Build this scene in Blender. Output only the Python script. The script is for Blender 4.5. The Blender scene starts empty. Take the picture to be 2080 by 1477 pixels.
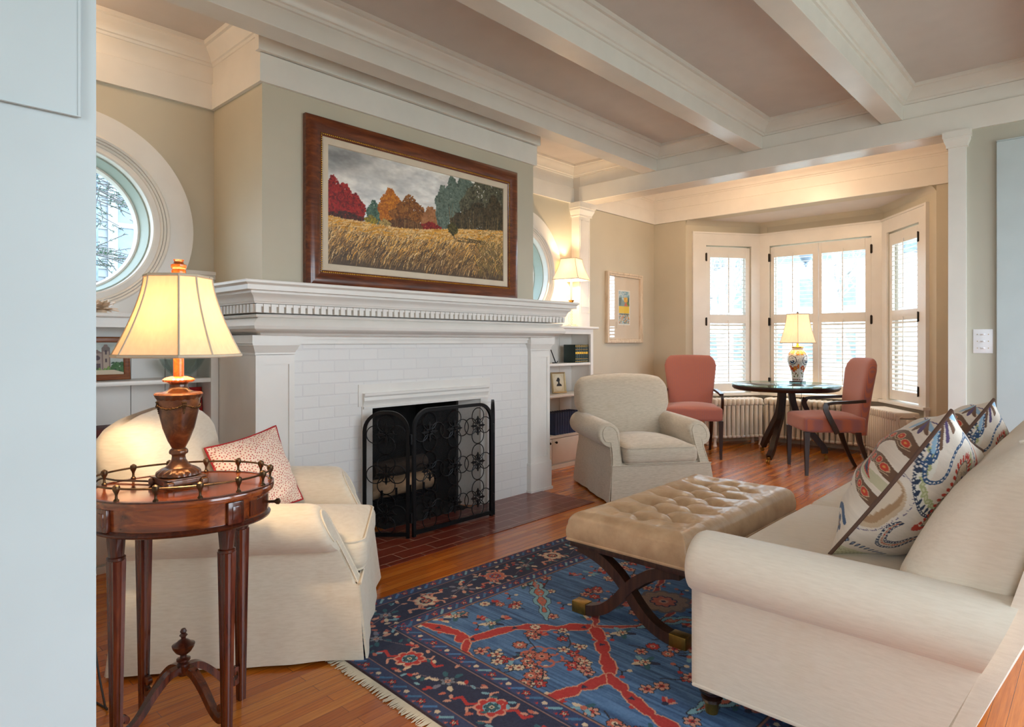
import bpy, bmesh, math, random
import numpy as np
from mathutils import Vector, Matrix

random.seed(7)
RNG = np.random.default_rng(11)
scene = bpy.context.scene
COL = scene.collection
PI = math.pi
rad = math.radians


# ------------------------------------------------------------------ colour and materials
def lin(c):
    c = np.asarray(c, dtype=float) / 255.0
    return np.where(c <= 0.04045, c / 12.92, ((c + 0.055) / 1.055) ** 2.4)


def rgba(c):
    v = lin(c)
    return (float(v[0]), float(v[1]), float(v[2]), 1.0)


def new_mat(name):
    m = bpy.data.materials.new(name)
    m.use_nodes = True
    nt = m.node_tree
    for n in list(nt.nodes):
        nt.nodes.remove(n)
    out = nt.nodes.new('ShaderNodeOutputMaterial')
    b = nt.nodes.new('ShaderNodeBsdfPrincipled')
    nt.links.new(b.outputs[0], out.inputs[0])
    return m, nt, b, out


def setin(n, **k):
    for a, v in k.items():
        n.inputs[a.replace('_', ' ')].default_value = v


def ramp(nt, fac, stops):
    r = nt.nodes.new('ShaderNodeValToRGB')
    e = r.color_ramp.elements
    while len(e) < len(stops):
        e.new(0.5)
    for i, (p, c) in enumerate(stops):
        e[i].position = p
        e[i].color = rgba(c) if len(c) == 3 else c
    nt.links.new(fac, r.inputs[0])
    return r.outputs[0]


def coords(nt, scale=(1, 1, 1), rot=(0, 0, 0), src='Object'):
    tc = nt.nodes.new('ShaderNodeTexCoord')
    mp = nt.nodes.new('ShaderNodeMapping')
    mp.inputs['Scale'].default_value = scale
    mp.inputs['Rotation'].default_value = rot
    nt.links.new(tc.outputs[src], mp.inputs[0])
    return mp.outputs[0]


def noise(nt, vec, scale, detail=3.0, rough=0.5, dist=0.0):
    n = nt.nodes.new('ShaderNodeTexNoise')
    n.inputs['Scale'].default_value = scale
    n.inputs['Detail'].default_value = detail
    n.inputs['Roughness'].default_value = rough
    n.inputs['Distortion'].default_value = dist
    nt.links.new(vec, n.inputs['Vector'])
    return n.outputs[0]


def bump(nt, b, h, strength=0.2, dist=0.01):
    n = nt.nodes.new('ShaderNodeBump')
    n.inputs['Strength'].default_value = strength
    n.inputs['Distance'].default_value = dist
    nt.links.new(h, n.inputs['Height'])
    nt.links.new(n.outputs[0], b.inputs['Normal'])
    return n


def plain(name, c, rough=0.5, metal=0.0, var=0.06, vscale=6.0, bmp=0.0, bscale=60.0, coat=0.0, stretch=(1, 1, 1)):
    """One colour with a little noise in it."""
    m, nt, b, out = new_mat(name)
    v = coords(nt, stretch)
    c = np.array(c, float)
    col = ramp(nt, noise(nt, v, vscale), [(0.3, np.clip(c * (1 - var), 0, 255)), (0.7, np.clip(c * (1 + var), 0, 255))])
    nt.links.new(col, b.inputs['Base Color'])
    b.inputs['Roughness'].default_value = rough
    b.inputs['Metallic'].default_value = metal
    if coat:
        b.inputs['Coat Weight'].default_value = coat
        b.inputs['Coat Roughness'].default_value = 0.12
    if bmp:
        bump(nt, b, noise(nt, v, bscale, 4), bmp, 0.004)
    return m


def fabric(name, c, c2, thread=420.0, stain=None, sheen=0.35, bmp=0.25, streak=(1, 1, 7)):
    m, nt, b, out = new_mat(name)
    v = coords(nt, streak)
    v1 = coords(nt)
    n1 = noise(nt, v, 26, 5, 0.6)
    col = ramp(nt, n1, [(0.3, c2), (0.62, c)])
    if stain:
        mix = nt.nodes.new('ShaderNodeMixRGB')
        s = ramp(nt, noise(nt, v1, 3.2, 4, 0.65, 0.4), [(0.56, (0, 0, 0)), (0.74, (150, 150, 150))])
        nt.links.new(s, mix.inputs[0])
        nt.links.new(col, mix.inputs[1])
        mix.inputs[2].default_value = rgba(stain)
        col = mix.outputs[0]
    nt.links.new(col, b.inputs['Base Color'])
    b.inputs['Roughness'].default_value = 0.9
    b.inputs['Sheen Weight'].default_value = sheen
    b.inputs['Sheen Roughness'].default_value = 0.5
    bump(nt, b, noise(nt, v, thread, 2), bmp, 0.003)
    return m


def wood(name, dark, mid, light, scale=1.0, rough=0.3, axis=0, coat=0.3, fine=1.0):
    m, nt, b, out = new_mat(name)
    st = [9.0, 9.0, 9.0]
    st[axis] = 0.9
    v = coords(nt, tuple(s * scale for s in st))
    n = noise(nt, v, 3.0, 8, 0.62, 0.6)
    col = ramp(nt, n, [(0.28, dark), (0.5, mid), (0.72, light)])
    nt.links.new(col, b.inputs['Base Color'])
    b.inputs['Roughness'].default_value = rough
    b.inputs['Coat Weight'].default_value = coat
    b.inputs['Coat Roughness'].default_value = 0.1
    bump(nt, b, n, 0.06 * fine, 0.004)
    return m


def vcol(name, rough=0.8, sheen=0.0, bmp=0.0, bscale=300.0, coat=0.0, stretch=(1, 1, 1)):
    m, nt, b, out = new_mat(name)
    a = nt.nodes.new('ShaderNodeAttribute')
    a.attribute_name = 'Col'
    nt.links.new(a.outputs['Color'], b.inputs['Base Color'])
    b.inputs['Roughness'].default_value = rough
    b.inputs['Sheen Weight'].default_value = sheen
    if coat:
        b.inputs['Coat Weight'].default_value = coat
        b.inputs['Coat Roughness'].default_value = 0.08
    if bmp:
        bump(nt, b, noise(nt, coords(nt, stretch), bscale, 3), bmp, 0.003)
    return m


M = {}
M['trim'] = plain('white_trim_paint', (233, 228, 221), 0.32, var=0.012)
M['jamb'] = plain('dimmed_white_paint', (190, 201, 204), 0.4, var=0.012)  # white paint greyed and blued to tone down the daylight on the jamb
M['ceil'] = plain('ceiling_paint', (208, 200, 195), 0.6, var=0.012, bmp=0.05, bscale=40)
M['beam'] = plain('beam_paint', (224, 217, 209), 0.26, var=0.012)
M['sage'] = plain('sage_wall_paint', (200, 191, 171), 0.62, var=0.02, vscale=2.0, bmp=0.04, bscale=90)
M['grey'] = plain('grey_sage_wall_paint', (188, 184, 170), 0.62, var=0.02, vscale=2.0, bmp=0.04, bscale=90)
M['black'] = plain('black_iron', (20, 20, 22), 0.42, 0.6, var=0.2)
M['soot'] = plain('sooty_firebrick', (30, 28, 27), 0.95, var=0.4, vscale=9)
M['brass'] = plain('aged_brass', (150, 118, 58), 0.35, 0.9, var=0.2, vscale=20)
M['gold'] = plain('polished_gilt', (206, 158, 66), 0.25, 1.0, var=0.1)
M['hinge'] = plain('dark_bronze', (44, 34, 26), 0.4, 0.7)
M['bronze'] = plain('antique_bronze', (78, 60, 42), 0.38, 0.85, var=0.3, vscale=30)
M['cable'] = plain('brown_cable', (46, 36, 28), 0.5)
M['plate'] = plain('white_plastic', (236, 236, 240), 0.3, var=0.005)
M['radiator'] = plain('cream_radiator_enamel', (226, 217, 203), 0.35, var=0.03, bmp=0.08, bscale=50)
M['cream'] = fabric('cream_chenille', (228, 215, 194), (218, 203, 180), stain=(196, 166, 128))
M['sofacream'] = fabric('ivory_chenille', (232, 219, 200), (224, 210, 190), stain=(212, 186, 150), streak=(6, 0.8, 6))
M['taupe'] = fabric('greige_chenille', (203, 189, 168), (184, 169, 147), stain=(190, 166, 134))
M['darkwood'] = wood('espresso_wood', (24, 12, 8), (40, 19, 12), (56, 28, 18), 2.0, 0.34, 2, 0.05)
M['benchwood'] = wood('walnut_bench_wood', (34, 20, 14), (56, 34, 24), (76, 48, 34), 2.0, 0.36, 2)
M['mahog'] = wood('mahogany', (38, 13, 7), (86, 34, 16), (122, 56, 26), 1.6, 0.22, 2, 0.6)
M['mahogx'] = wood('figured_mahogany', (66, 25, 11), (132, 60, 24), (176, 94, 40), 1.2, 0.16, 0, 0.9)
M['mahogdark'] = wood('carved_dark_mahogany', (34, 12, 8), (70, 28, 16), (98, 44, 24), 2.2, 0.28, 2, 0.4)
M['framewood'] = wood('burl_frame_wood', (62, 22, 8), (104, 46, 18), (136, 70, 30), 1.5, 0.28, 0, 0.5)
M['photowood'] = wood('oak_photo_frame', (90, 44, 20), (128, 70, 36), (150, 92, 52), 2.0, 0.4, 0, 0.1)
M['pale_frame'] = wood('limed_frame_wood', (186, 160, 130), (216, 196, 170), (228, 212, 190), 2.0, 0.5, 2, 0.0)
M['linen'] = plain('linen_liner', (222, 205, 182), 0.9, var=0.03, bmp=0.1, bscale=200)
M['mat'] = plain('cream_mat_board', (222, 206, 184), 0.8, var=0.01)
M['leather'] = None
M['urn'] = None


def m_leather():
    m, nt, b, out = new_mat('tan_leather')
    v = coords(nt)
    n = noise(nt, v, 9, 5, 0.6)
    nt.links.new(ramp(nt, n, [(0.3, (170, 136, 102)), (0.6, (194, 160, 124)), (0.8, (206, 174, 138))]), b.inputs['Base Color'])
    b.inputs['Roughness'].default_value = 0.32
    b.inputs['Coat Weight'].default_value = 0.25
    b.inputs['Coat Roughness'].default_value = 0.2
    bump(nt, b, noise(nt, v, 160, 3), 0.12, 0.003)
    return m


def m_urn():
    m, nt, b, out = new_mat('mottled_bronze_resin')
    v = coords(nt)
    n = noise(nt, v, 22, 6, 0.65, 0.8)
    nt.links.new(ramp(nt, n, [(0.25, (40, 20, 12)), (0.5, (92, 52, 28)), (0.68, (126, 80, 46)), (0.85, (140, 110, 76))]), b.inputs['Base Color'])
    b.inputs['Roughness'].default_value = 0.3
    b.inputs['Metallic'].default_value = 0.25
    b.inputs['Coat Weight'].default_value = 0.4
    bump(nt, b, n, 0.15, 0.004)
    return m


def m_marble(name='amber_marbled_resin', a=(96, 34, 8), c=(176, 84, 24), d=(214, 138, 60)):
    m, nt, b, out = new_mat(name)
    v = coords(nt)
    n = noise(nt, v, 28, 6, 0.7, 1.6)
    nt.links.new(ramp(nt, n, [(0.3, a), (0.52, c), (0.7, d)]), b.inputs['Base Color'])
    b.inputs['Roughness'].default_value = 0.22
    b.inputs['Coat Weight'].default_value = 0.5
    return m


def m_floor():
    m, nt, b, out = new_mat('strip_oak_floor')
    v = coords(nt)
    br = nt.nodes.new('ShaderNodeTexBrick')
    br.offset = 0.37
    br.offset_frequency = 2
    br.squash = 1.0
    setin(br, Scale=1.0, Mortar_Size=0.0008, Mortar_Smooth=0.2, Bias=0.0, Brick_Width=1.15, Row_Height=0.046)
    br.inputs['Color1'].default_value = (0.02, 0.02, 0.02, 1)
    br.inputs['Color2'].default_value = (0.98, 0.98, 0.98, 1)
    br.inputs['Mortar'].default_value = (0.0, 0.0, 0.0, 1)
    nt.links.new(v, br.inputs['Vector'])
    base = ramp(nt, br.outputs['Color'], [(0.0, (178, 90, 24)), (0.4, (200, 108, 32)), (0.75, (212, 122, 40)), (1.0, (222, 140, 56))])
    g = noise(nt, coords(nt, (1.6, 42, 1)), 3.0, 8, 0.65, 0.3)
    gr = ramp(nt, g, [(0.3, (190, 170, 150)), (0.65, (255, 255, 255))])
    mx = nt.nodes.new('ShaderNodeMixRGB')
    mx.blend_type = 'MULTIPLY'
    mx.inputs[0].default_value = 0.75
    nt.links.new(base, mx.inputs[1])
    nt.links.new(gr, mx.inputs[2])
    m2 = nt.nodes.new('ShaderNodeMixRGB')
    nt.links.new(br.outputs['Fac'], m2.inputs[0])
    nt.links.new(mx.outputs[0], m2.inputs[1])
    m2.inputs[2].default_value = rgba((96, 44, 14))
    nt.links.new(m2.outputs[0], b.inputs['Base Color'])
    rr = ramp(nt, noise(nt, v, 4, 4), [(0.3, (70, 70, 70)), (0.7, (96, 96, 96))])
    b.inputs['Roughness'].default_value = 0.26
    b.inputs['Coat Weight'].default_value = 0.35
    b.inputs['Coat Roughness'].default_value = 0.14
    bump(nt, b, g, 0.03, 0.003)
    return m


def m_brick(name, c1, c2, mortar, w, h, ms, rough=0.5, bstr=0.5, rot=(0, 0, 0), dist=0.006, off=0.5, coat=0.0, tint=0.5):
    m, nt, b, out = new_mat(name)
    v = coords(nt, (1, 1, 1), rot)
    br = nt.nodes.new('ShaderNodeTexBrick')
    br.offset = off
    setin(br, Scale=1.0, Mortar_Size=ms, Mortar_Smooth=0.35, Bias=0.0, Brick_Width=w, Row_Height=h)
    br.inputs['Color1'].default_value = rgba(c1)
    br.inputs['Color2'].default_value = rgba(c2)
    br.inputs['Mortar'].default_value = rgba(mortar)
    nt.links.new(v, br.inputs['Vector'])
    nt.links.new(br.outputs['Color'], b.inputs['Base Color'])
    b.inputs['Roughness'].default_value = rough
    b.inputs['Coat Weight'].default_value = coat
    inv = nt.nodes.new('ShaderNodeMath')
    inv.operation = 'MULTIPLY_ADD'
    inv.inputs[1].default_value = -1.0
    inv.inputs[2].default_value = 1.0
    nt.links.new(br.outputs['Fac'], inv.inputs[0])
    ad = nt.nodes.new('ShaderNodeMath')
    ad.operation = 'MULTIPLY_ADD'
    ad.inputs[1].default_value = 0.35
    nt.links.new(noise(nt, v, 30, 4), ad.inputs[0])
    nt.links.new(inv.outputs[0], ad.inputs[2])
    bump(nt, b, ad.outputs[0], bstr, dist)
    return m


def m_glass_pane(name, tint=(250, 253, 255), gloss=0.08):
    m, nt, b, out = new_mat(name)
    nt.nodes.remove(b)
    t = nt.nodes.new('ShaderNodeBsdfTransparent')
    t.inputs[0].default_value = rgba(tint)
    g = nt.nodes.new('ShaderNodeBsdfGlossy')
    g.inputs['Roughness'].default_value = 0.02
    lw = nt.nodes.new('ShaderNodeLayerWeight')
    lw.inputs[0].default_value = 0.25
    mu = nt.nodes.new('ShaderNodeMath')
    mu.operation = 'MULTIPLY'
    mu.inputs[1].default_value = gloss * 4
    nt.links.new(lw.outputs['Fresnel'], mu.inputs[0])
    mx = nt.nodes.new('ShaderNodeMixShader')
    nt.links.new(mu.outputs[0], mx.inputs[0])
    nt.links.new(t.outputs[0], mx.inputs[1])
    nt.links.new(g.outputs[0], mx.inputs[2])
    nt.links.new(mx.outputs[0], out.inputs[0])
    return m


def m_shade(name, c, glow, strength, trans=0.05):
    """Lit silk shade: lets the bulb through and gives off light itself."""
    m, nt, b, out = new_mat(name)
    nt.nodes.remove(b)
    v = coords(nt, (1, 1, 0.15))
    col = ramp(nt, noise(nt, v, 90, 4), [(0.3, np.array(c) * 0.95), (0.7, c)])
    d = nt.nodes.new('ShaderNodeBsdfDiffuse')
    t = nt.nodes.new('ShaderNodeBsdfTranslucent')
    nt.links.new(col, d.inputs[0])
    t.inputs[0].default_value = rgba(np.array(glow) * np.array([1.0, 0.92, 0.82]))
    mx = nt.nodes.new('ShaderNodeMixShader')
    mx.inputs[0].default_value = trans
    nt.links.new(d.outputs[0], mx.inputs[1])
    nt.links.new(t.outputs[0], mx.inputs[2])
    e = nt.nodes.new('ShaderNodeEmission')
    e.inputs[0].default_value = rgba(glow)
    e.inputs[1].default_value = strength
    ad = nt.nodes.new('ShaderNodeAddShader')
    nt.links.new(mx.outputs[0], ad.inputs[0])
    nt.links.new(e.outputs[0], ad.inputs[1])
    nt.links.new(ad.outputs[0], out.inputs[0])
    return m


def m_mesh_screen():
    m, nt, b, out = new_mat('woven_spark_mesh')
    t = nt.nodes.new('ShaderNodeBsdfTransparent')
    mx = nt.nodes.new('ShaderNodeMixShader')
    ck = nt.nodes.new('ShaderNodeTexNoise')
    ck.inputs['Scale'].default_value = 60
    b.inputs['Base Color'].default_value = rgba((24, 24, 26))
    b.inputs['Roughness'].default_value = 0.5
    r = ramp(nt, ck.outputs[0], [(0.0, (96, 96, 96)), (1.0, (124, 124, 124))])
    nt.links.new(r, mx.inputs[0])
    nt.links.new(t.outputs[0], mx.inputs[1])
    nt.links.new(b.outputs[0], mx.inputs[2])
    nt.links.new(mx.outputs[0], out.inputs[0])
    return m


def m_herringbone():
    m, nt, b, out = new_mat('coral_herringbone_weave')
    v = coords(nt)
    w = nt.nodes.new('ShaderNodeTexWave')
    w.wave_type = 'BANDS'
    w.bands_direction = 'X'
    setin(w, Scale=30.0, Distortion=2.0, Detail=2.0, Detail_Scale=6.0)
    nt.links.new(v, w.inputs['Vector'])
    ck = nt.nodes.new('ShaderNodeTexChecker')
    ck.inputs['Scale'].default_value = 170
    nt.links.new(v, ck.inputs['Vector'])
    ck.inputs['Color1'].default_value = rgba((180, 114, 98))
    ck.inputs['Color2'].default_value = rgba((134, 82, 78))
    c1 = ramp(nt, w.outputs[0], [(0.25, (190, 108, 76)), (0.75, (148, 100, 104))])
    mx = nt.nodes.new('ShaderNodeMixRGB')
    mx.inputs[0].default_value = 0.35
    nt.links.new(c1, mx.inputs[1])
    nt.links.new(ck.outputs[0], mx.inputs[2])
    nt.links.new(mx.outputs[0], b.inputs['Base Color'])
    b.inputs['Roughness'].default_value = 0.85
    b.inputs['Sheen Weight'].default_value = 0.3
    bump(nt, b, w.outputs[0], 0.12, 0.003)
    return m


M['leather'] = m_leather()
M['urn'] = m_urn()
M['amber'] = m_marble()
M['floor'] = m_floor()
M['brick'] = m_brick('white_painted_brick', (232, 229, 225), (228, 225, 221), (224, 221, 218), 0.205, 0.068, 0.005, 0.38, 0.35, (rad(-90), 0, 0), 0.004)
M['tile'] = m_brick('red_quarry_tile', (120, 44, 26), (104, 38, 24), (168, 128, 108), 0.24, 0.105, 0.0036, 0.3, 0.3, (0, 0, 0), 0.003, 0.5, 0.2)
M['pane'] = m_glass_pane('window_glass')
M['tableglass'] = m_glass_pane('table_glass', (226, 246, 240), 0.22)
M['picglass'] = m_glass_pane('picture_glass', (255, 255, 255), 0.045)
M['crystal'] = m_glass_pane('clear_crystal', (240, 245, 243), 0.11)
M['screenmesh'] = m_mesh_screen()
M['coral'] = m_herringbone()
M['vcol'] = vcol('painted_surface', 0.6)
M['oil'] = vcol('oil_paint', 0.5, 0.0, 0.25, 120.0)
M['rug'] = vcol('knotted_wool', 0.95, 0.05, 0.5, 330.0)
M['crewel'] = vcol('embroidered_linen', 0.85, 0.2, 0.25, 260.0)
M['glaze'] = vcol('glazed_porcelain', 0.12, 0.0, 0.0, 1, 0.5)


# ------------------------------------------------------------------ mesh builder
class MB:
    def __init__(s):
        s.v, s.f = [], []

    def add(s, vs, fs):
        n = len(s.v)
        s.v += [tuple(map(float, p)) for p in vs]
        s.f += [tuple(i + n for i in f) for f in fs]
        return s

    def box(s, x0, x1, y0, y1, z0, z1):
        vs = [(x, y, z) for z in (z0, z1) for y in (y0, y1) for x in (x0, x1)]
        fs = [(0, 2, 3, 1), (4, 5, 7, 6), (0, 1, 5, 4), (2, 6, 7, 3), (0, 4, 6, 2), (1, 3, 7, 5)]
        return s.add(vs, fs)

    def obox(s, mat, sx, sy, sz, r=0.0, seg=2):
        """Box of size sx,sy,sz placed by a 4x4 matrix, its edges rounded by r."""
        bm = bmesh.new()
        bmesh.ops.create_cube(bm, size=1.0)
        for v in bm.verts:
            v.co = Vector((v.co.x * sx, v.co.y * sy, v.co.z * sz))
        if r > 0:
            bmesh.ops.bevel(bm, geom=list(bm.edges), offset=r, segments=seg, profile=0.5, affect='EDGES')
        bm.verts.index_update()
        vs = [mat @ v.co for v in bm.verts]
        fs = [tuple(v.index for v in f.verts) for f in bm.faces]
        bm.free()
        return s.add(vs, fs)

    def rbox(s, x0, x1, y0, y1, z0, z1, r=0.004, seg=2):
        r = min(r, 0.49 * min(x1 - x0, y1 - y0, z1 - z0))
        return s.obox(Matrix.Translation(((x0 + x1) / 2, (y0 + y1) / 2, (z0 + z1) / 2)), x1 - x0, y1 - y0, z1 - z0, r, seg)

    def loft(s, secs, cap=True, closed=True):
        n = len(secs[0])
        vs = [p for q in secs for p in q]
        fs = []
        for i in range(len(secs) - 1):
            for j in range(n if closed else n - 1):
                k = (j + 1) % n
                fs.append((i * n + j, i * n + k, (i + 1) * n + k, (i + 1) * n + j))
        if cap and closed:
            fs.append(tuple(range(n - 1, -1, -1)))
            fs.append(tuple((len(secs) - 1) * n + j for j in range(n)))
        return s.add(vs, fs)

    def lathe(s, prof, c=(0, 0, 0), n=32, mod=None):
        """prof: (radius, z) from bottom to top around the z axis at c."""
        secs = []
        for r, z in prof:
            secs.append([(c[0] + (r * (mod(j / n * 2 * PI, z) if mod else 1)) * math.cos(2 * PI * j / n),
                          c[1] + (r * (mod(j / n * 2 * PI, z) if mod else 1)) * math.sin(2 * PI * j / n), c[2] + z) for j in range(n)])
        return s.loft(secs)

    def tube(s, path, r, n=8, closed=False, flat=None, up=None):
        """Tube along path; r may be a list. flat=(a,b) makes a rectangular bar with half sizes a (sideways), b (up)."""
        P = [Vector(p) for p in path]
        m = len(P)
        T = []
        for i in range(m):
            if closed:
                d = P[(i + 1) % m] - P[i - 1]
            else:
                d = P[min(i + 1, m - 1)] - P[max(i - 1, 0)]
            T.append(d.normalized() if d.length > 1e-9 else Vector((0, 0, 1)))
        u = Vector(up) if up else (Vector((0, 0, 1)) if abs(T[0].z) < 0.9 else Vector((1, 0, 0)))
        N = (u - T[0] * u.dot(T[0])).normalized()
        secs = []
        for i in range(m):
            if i and not up:
                N = (N - T[i] * N.dot(T[i]))
                N = N.normalized() if N.length > 1e-6 else Vector((1, 0, 0))
            elif up:
                N = (u - T[i] * u.dot(T[i]))
                N = N.normalized() if N.length > 1e-6 else Vector((1, 0, 0))
            B = T[i].cross(N)
            rr = r[i] if isinstance(r, (list, tuple)) else r
            if flat:
                a, b = flat
                k = rr
                secs.append([tuple(P[i] + B * (a * sx * k) + N * (b * sy * k)) for sx, sy in ((-1, -1), (1, -1), (1, 1), (-1, 1))])
            else:
                secs.append([tuple(P[i] + (N * math.cos(2 * PI * j / n) + B * math.sin(2 * PI * j / n)) * rr) for j in range(n)])
        if closed:
            secs.append(secs[0])
            return s.loft(secs, cap=False)
        return s.loft(secs)

    def sphere(s, c, r, n=12, m=8, sc=(1, 1, 1)):
        secs = []
        for i in range(m + 1):
            a = -PI / 2 + PI * i / m
            rr = max(math.cos(a), 0.02)
            secs.append([(c[0] + r * sc[0] * rr * math.cos(2 * PI * j / n), c[1] + r * sc[1] * rr * math.sin(2 * PI * j / n), c[2] + r * sc[2] * math.sin(a)) for j in range(n)])
        return s.loft(secs)

    def prism(s, pts, axis, a, b):
        """Polygon pts (2D) extruded along axis from a to b; x:(y,z) y:(x,z) z:(x,y)."""
        def mk(p, h):
            return {'x': (h, p[0], p[1]), 'y': (p[0], h, p[1]), 'z': (p[0], p[1], h)}[axis]
        return s.loft([[mk(p, a) for p in pts], [mk(p, b) for p in pts]])

    def mitre(s, path, prof, closed=False):
        """Moulding: prof of (offset to the left of the path, z), swept along a horizontal polyline with mitred corners."""
        m = len(path)
        offs = []
        for i in range(m):
            p = Vector(path[i])
            dirs = []
            if i > 0 or closed:
                dirs.append((p - Vector(path[i - 1])).normalized())
            if i < m - 1 or closed:
                dirs.append((Vector(path[(i + 1) % m]) - p).normalized())
            ns = [Vector((-d.y, d.x)) for d in dirs]
            if len(ns) == 1:
                offs.append(ns[0])
            else:
                b = ns[0] + ns[1]
                offs.append(b / max(b.dot(ns[0]), 0.2))
        secs = [[(path[i][0] + offs[i].x * o, path[i][1] + offs[i].y * o, z) for o, z in prof] for i in range(m)]
        if closed:
            secs.append(secs[0])
            return s.loft(secs, cap=False)
        return s.loft(secs)

    def soft(s, sx, sy, sz, r, n=10, puff=0.0, puffb=0.0, mat=None, shape=None):
        """Upholstered block: rounded box centred at the origin with crowned top (puff) and sides."""
        idx = {}
        vs, fs = [], []
        hx, hy, hz = sx / 2, sy / 2, sz / 2

        def vert(p):
            k = tuple(round(c, 5) for c in p)
            if k in idx:
                return idx[k]
            q = [p[0] * hx, p[1] * hy, p[2] * hz]
            c = [max(-(h - r), min(h - r, a)) for a, h in zip(q, (hx, hy, hz))]
            d = Vector([a - b for a, b in zip(q, c)])
            if d.length > 1e-9:
                # direction follows the overshoot so corners are round
                d = d.normalized() * r
            o = Vector(c) + d
            g = (1 - p[0] ** 2) * (1 - p[1] ** 2)
            o.z += (puff if p[2] > 0 else -puffb) * g * abs(p[2])
            if shape:
                o = shape(o)
            if mat is not None:
                o = mat @ o
            idx[k] = len(vs)
            vs.append(o)
            return idx[k]

        def warp(t):
            return math.copysign(abs(t) ** 0.75, t)

        for ax in range(3):
            for sg in (-1, 1):
                for i in range(n):
                    for j in range(n):
                        q = []
                        for a, b in ((i, j), (i + 1, j), (i + 1, j + 1), (i, j + 1)):
                            u, w = warp(-1 + 2 * a / n), warp(-1 + 2 * b / n)
                            p = [0, 0, 0]
                            p[ax] = sg
                            p[(ax + 1) % 3] = u
                            p[(ax + 2) % 3] = w
                            q.append(vert(p))
                        fs.append(tuple(q if sg > 0 else q[::-1]))
        return s.add(vs, fs)

    def build(s, name, mat, parent=None, loc=(0, 0, 0), rot=None, angle=40, world=False, sub=0, bevel=0.0):
        me = bpy.data.meshes.new(name)
        vs = s.v
        if world and parent is not None:
            inv = parent.matrix_basis.inverted()
            vs = [tuple(inv @ Vector(p)) for p in vs]
        me.from_pydata(vs, [], s.f)
        bm = bmesh.new()
        bm.from_mesh(me)
        bmesh.ops.recalc_face_normals(bm, faces=bm.faces)
        bm.to_mesh(me)
        bm.free()
        if angle > 0:
            me.polygons.foreach_set('use_smooth', [True] * len(me.polygons))
            me.set_sharp_from_angle(angle=rad(angle))
        me.materials.append(M[mat] if isinstance(mat, str) else mat)
        o = bpy.data.objects.new(name, me)
        COL.objects.link(o)
        o.location = loc
        if rot:
            o.rotation_euler = rot
        if parent is not None:
            o.parent = parent
        if bevel:
            b = o.modifiers.new('edge', 'BEVEL')
            b.width = bevel
            b.segments = 2
            b.limit_method = 'ANGLE'
        if sub:
            b = o.modifiers.new('smooth', 'SUBSURF')
            b.levels = sub
            b.render_levels = sub
        return o


def tag(o, label=None, cat=None, group=None, kind=None):
    if label:
        o['label'] = label
    if cat:
        o['category'] = cat
    if group:
        o['group'] = group
    if kind:
        o['kind'] = kind
    return o


def thing(name, label, cat, loc=(0, 0, 0), rz=0.0, group=None):
    o = bpy.data.objects.new(name, None)
    COL.objects.link(o)
    o.location = loc
    o.rotation_euler = (0, 0, rz)
    o.empty_display_size = 0.1
    bpy.context.view_layer.update()
    o.matrix_basis = Matrix.Translation(loc) @ Matrix.Rotation(rz, 4, 'Z')
    return tag(o, label, cat, group)


def struct(o):
    o['kind'] = 'structure'
    return o


def copy_tree(o, parent=None):
    c = o.copy()
    COL.objects.link(c)
    c.parent = parent
    for ch in list(o.children):
        copy_tree(ch, c)
    return c


def arc(cx, cy, r, a0, a1, n):
    return [(cx + r * math.cos(rad(a0 + (a1 - a0) * i / n)), cy + r * math.sin(rad(a0 + (a1 - a0) * i / n))) for i in range(n + 1)]


def spline(pts, n=8):
    """Catmull-Rom through pts."""
    P = [np.array(p, float) for p in pts]
    P = [2 * P[0] - P[1]] + P + [2 * P[-1] - P[-2]]
    out = []
    for i in range(1, len(P) - 2):
        for k in range(n):
            t = k / n
            a, b, c, d = P[i - 1], P[i], P[i + 1], P[i + 2]
            out.append(tuple(0.5 * (2 * b + (c - a) * t + (2 * a - 5 * b + 4 * c - d) * t * t + (3 * b - a - 3 * c + d) * t ** 3)))
    out.append(tuple(P[-2]))
    return out


# ------------------------------------------------------------------ painted patterns (point colours on fine grids)
def vnoise(h, w, cell, seed):
    g = np.random.default_rng(seed)
    ch, cw = (cell, cell) if np.isscalar(cell) else cell
    gh, gw = int(h / ch) + 3, int(w / cw) + 3
    a = g.random((gh, gw))
    y = np.arange(h) / ch
    x = np.arange(w) / cw
    y0, x0 = y.astype(int), x.astype(int)
    fy, fx = y - y0, x - x0
    fy, fx = fy * fy * (3 - 2 * fy), fx * fx * (3 - 2 * fx)
    A = a[np.ix_(y0, x0)] * (1 - fx) + a[np.ix_(y0, x0 + 1)] * fx
    B = a[np.ix_(y0 + 1, x0)] * (1 - fx) + a[np.ix_(y0 + 1, x0 + 1)] * fx
    return A * (1 - fy)[:, None] + B * fy[:, None]


def fbm(h, w, cell, seed, oct=4):
    o, amp, tot = 0, 1.0, 0
    c = np.array((cell, cell) if np.isscalar(cell) else cell, float)
    for i in range(oct):
        o = o + amp * vnoise(h, w, tuple(np.maximum(c, 1.0)), seed + i)
        tot += amp
        amp *= 0.5
        c = c / 2
    return o / tot


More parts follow.
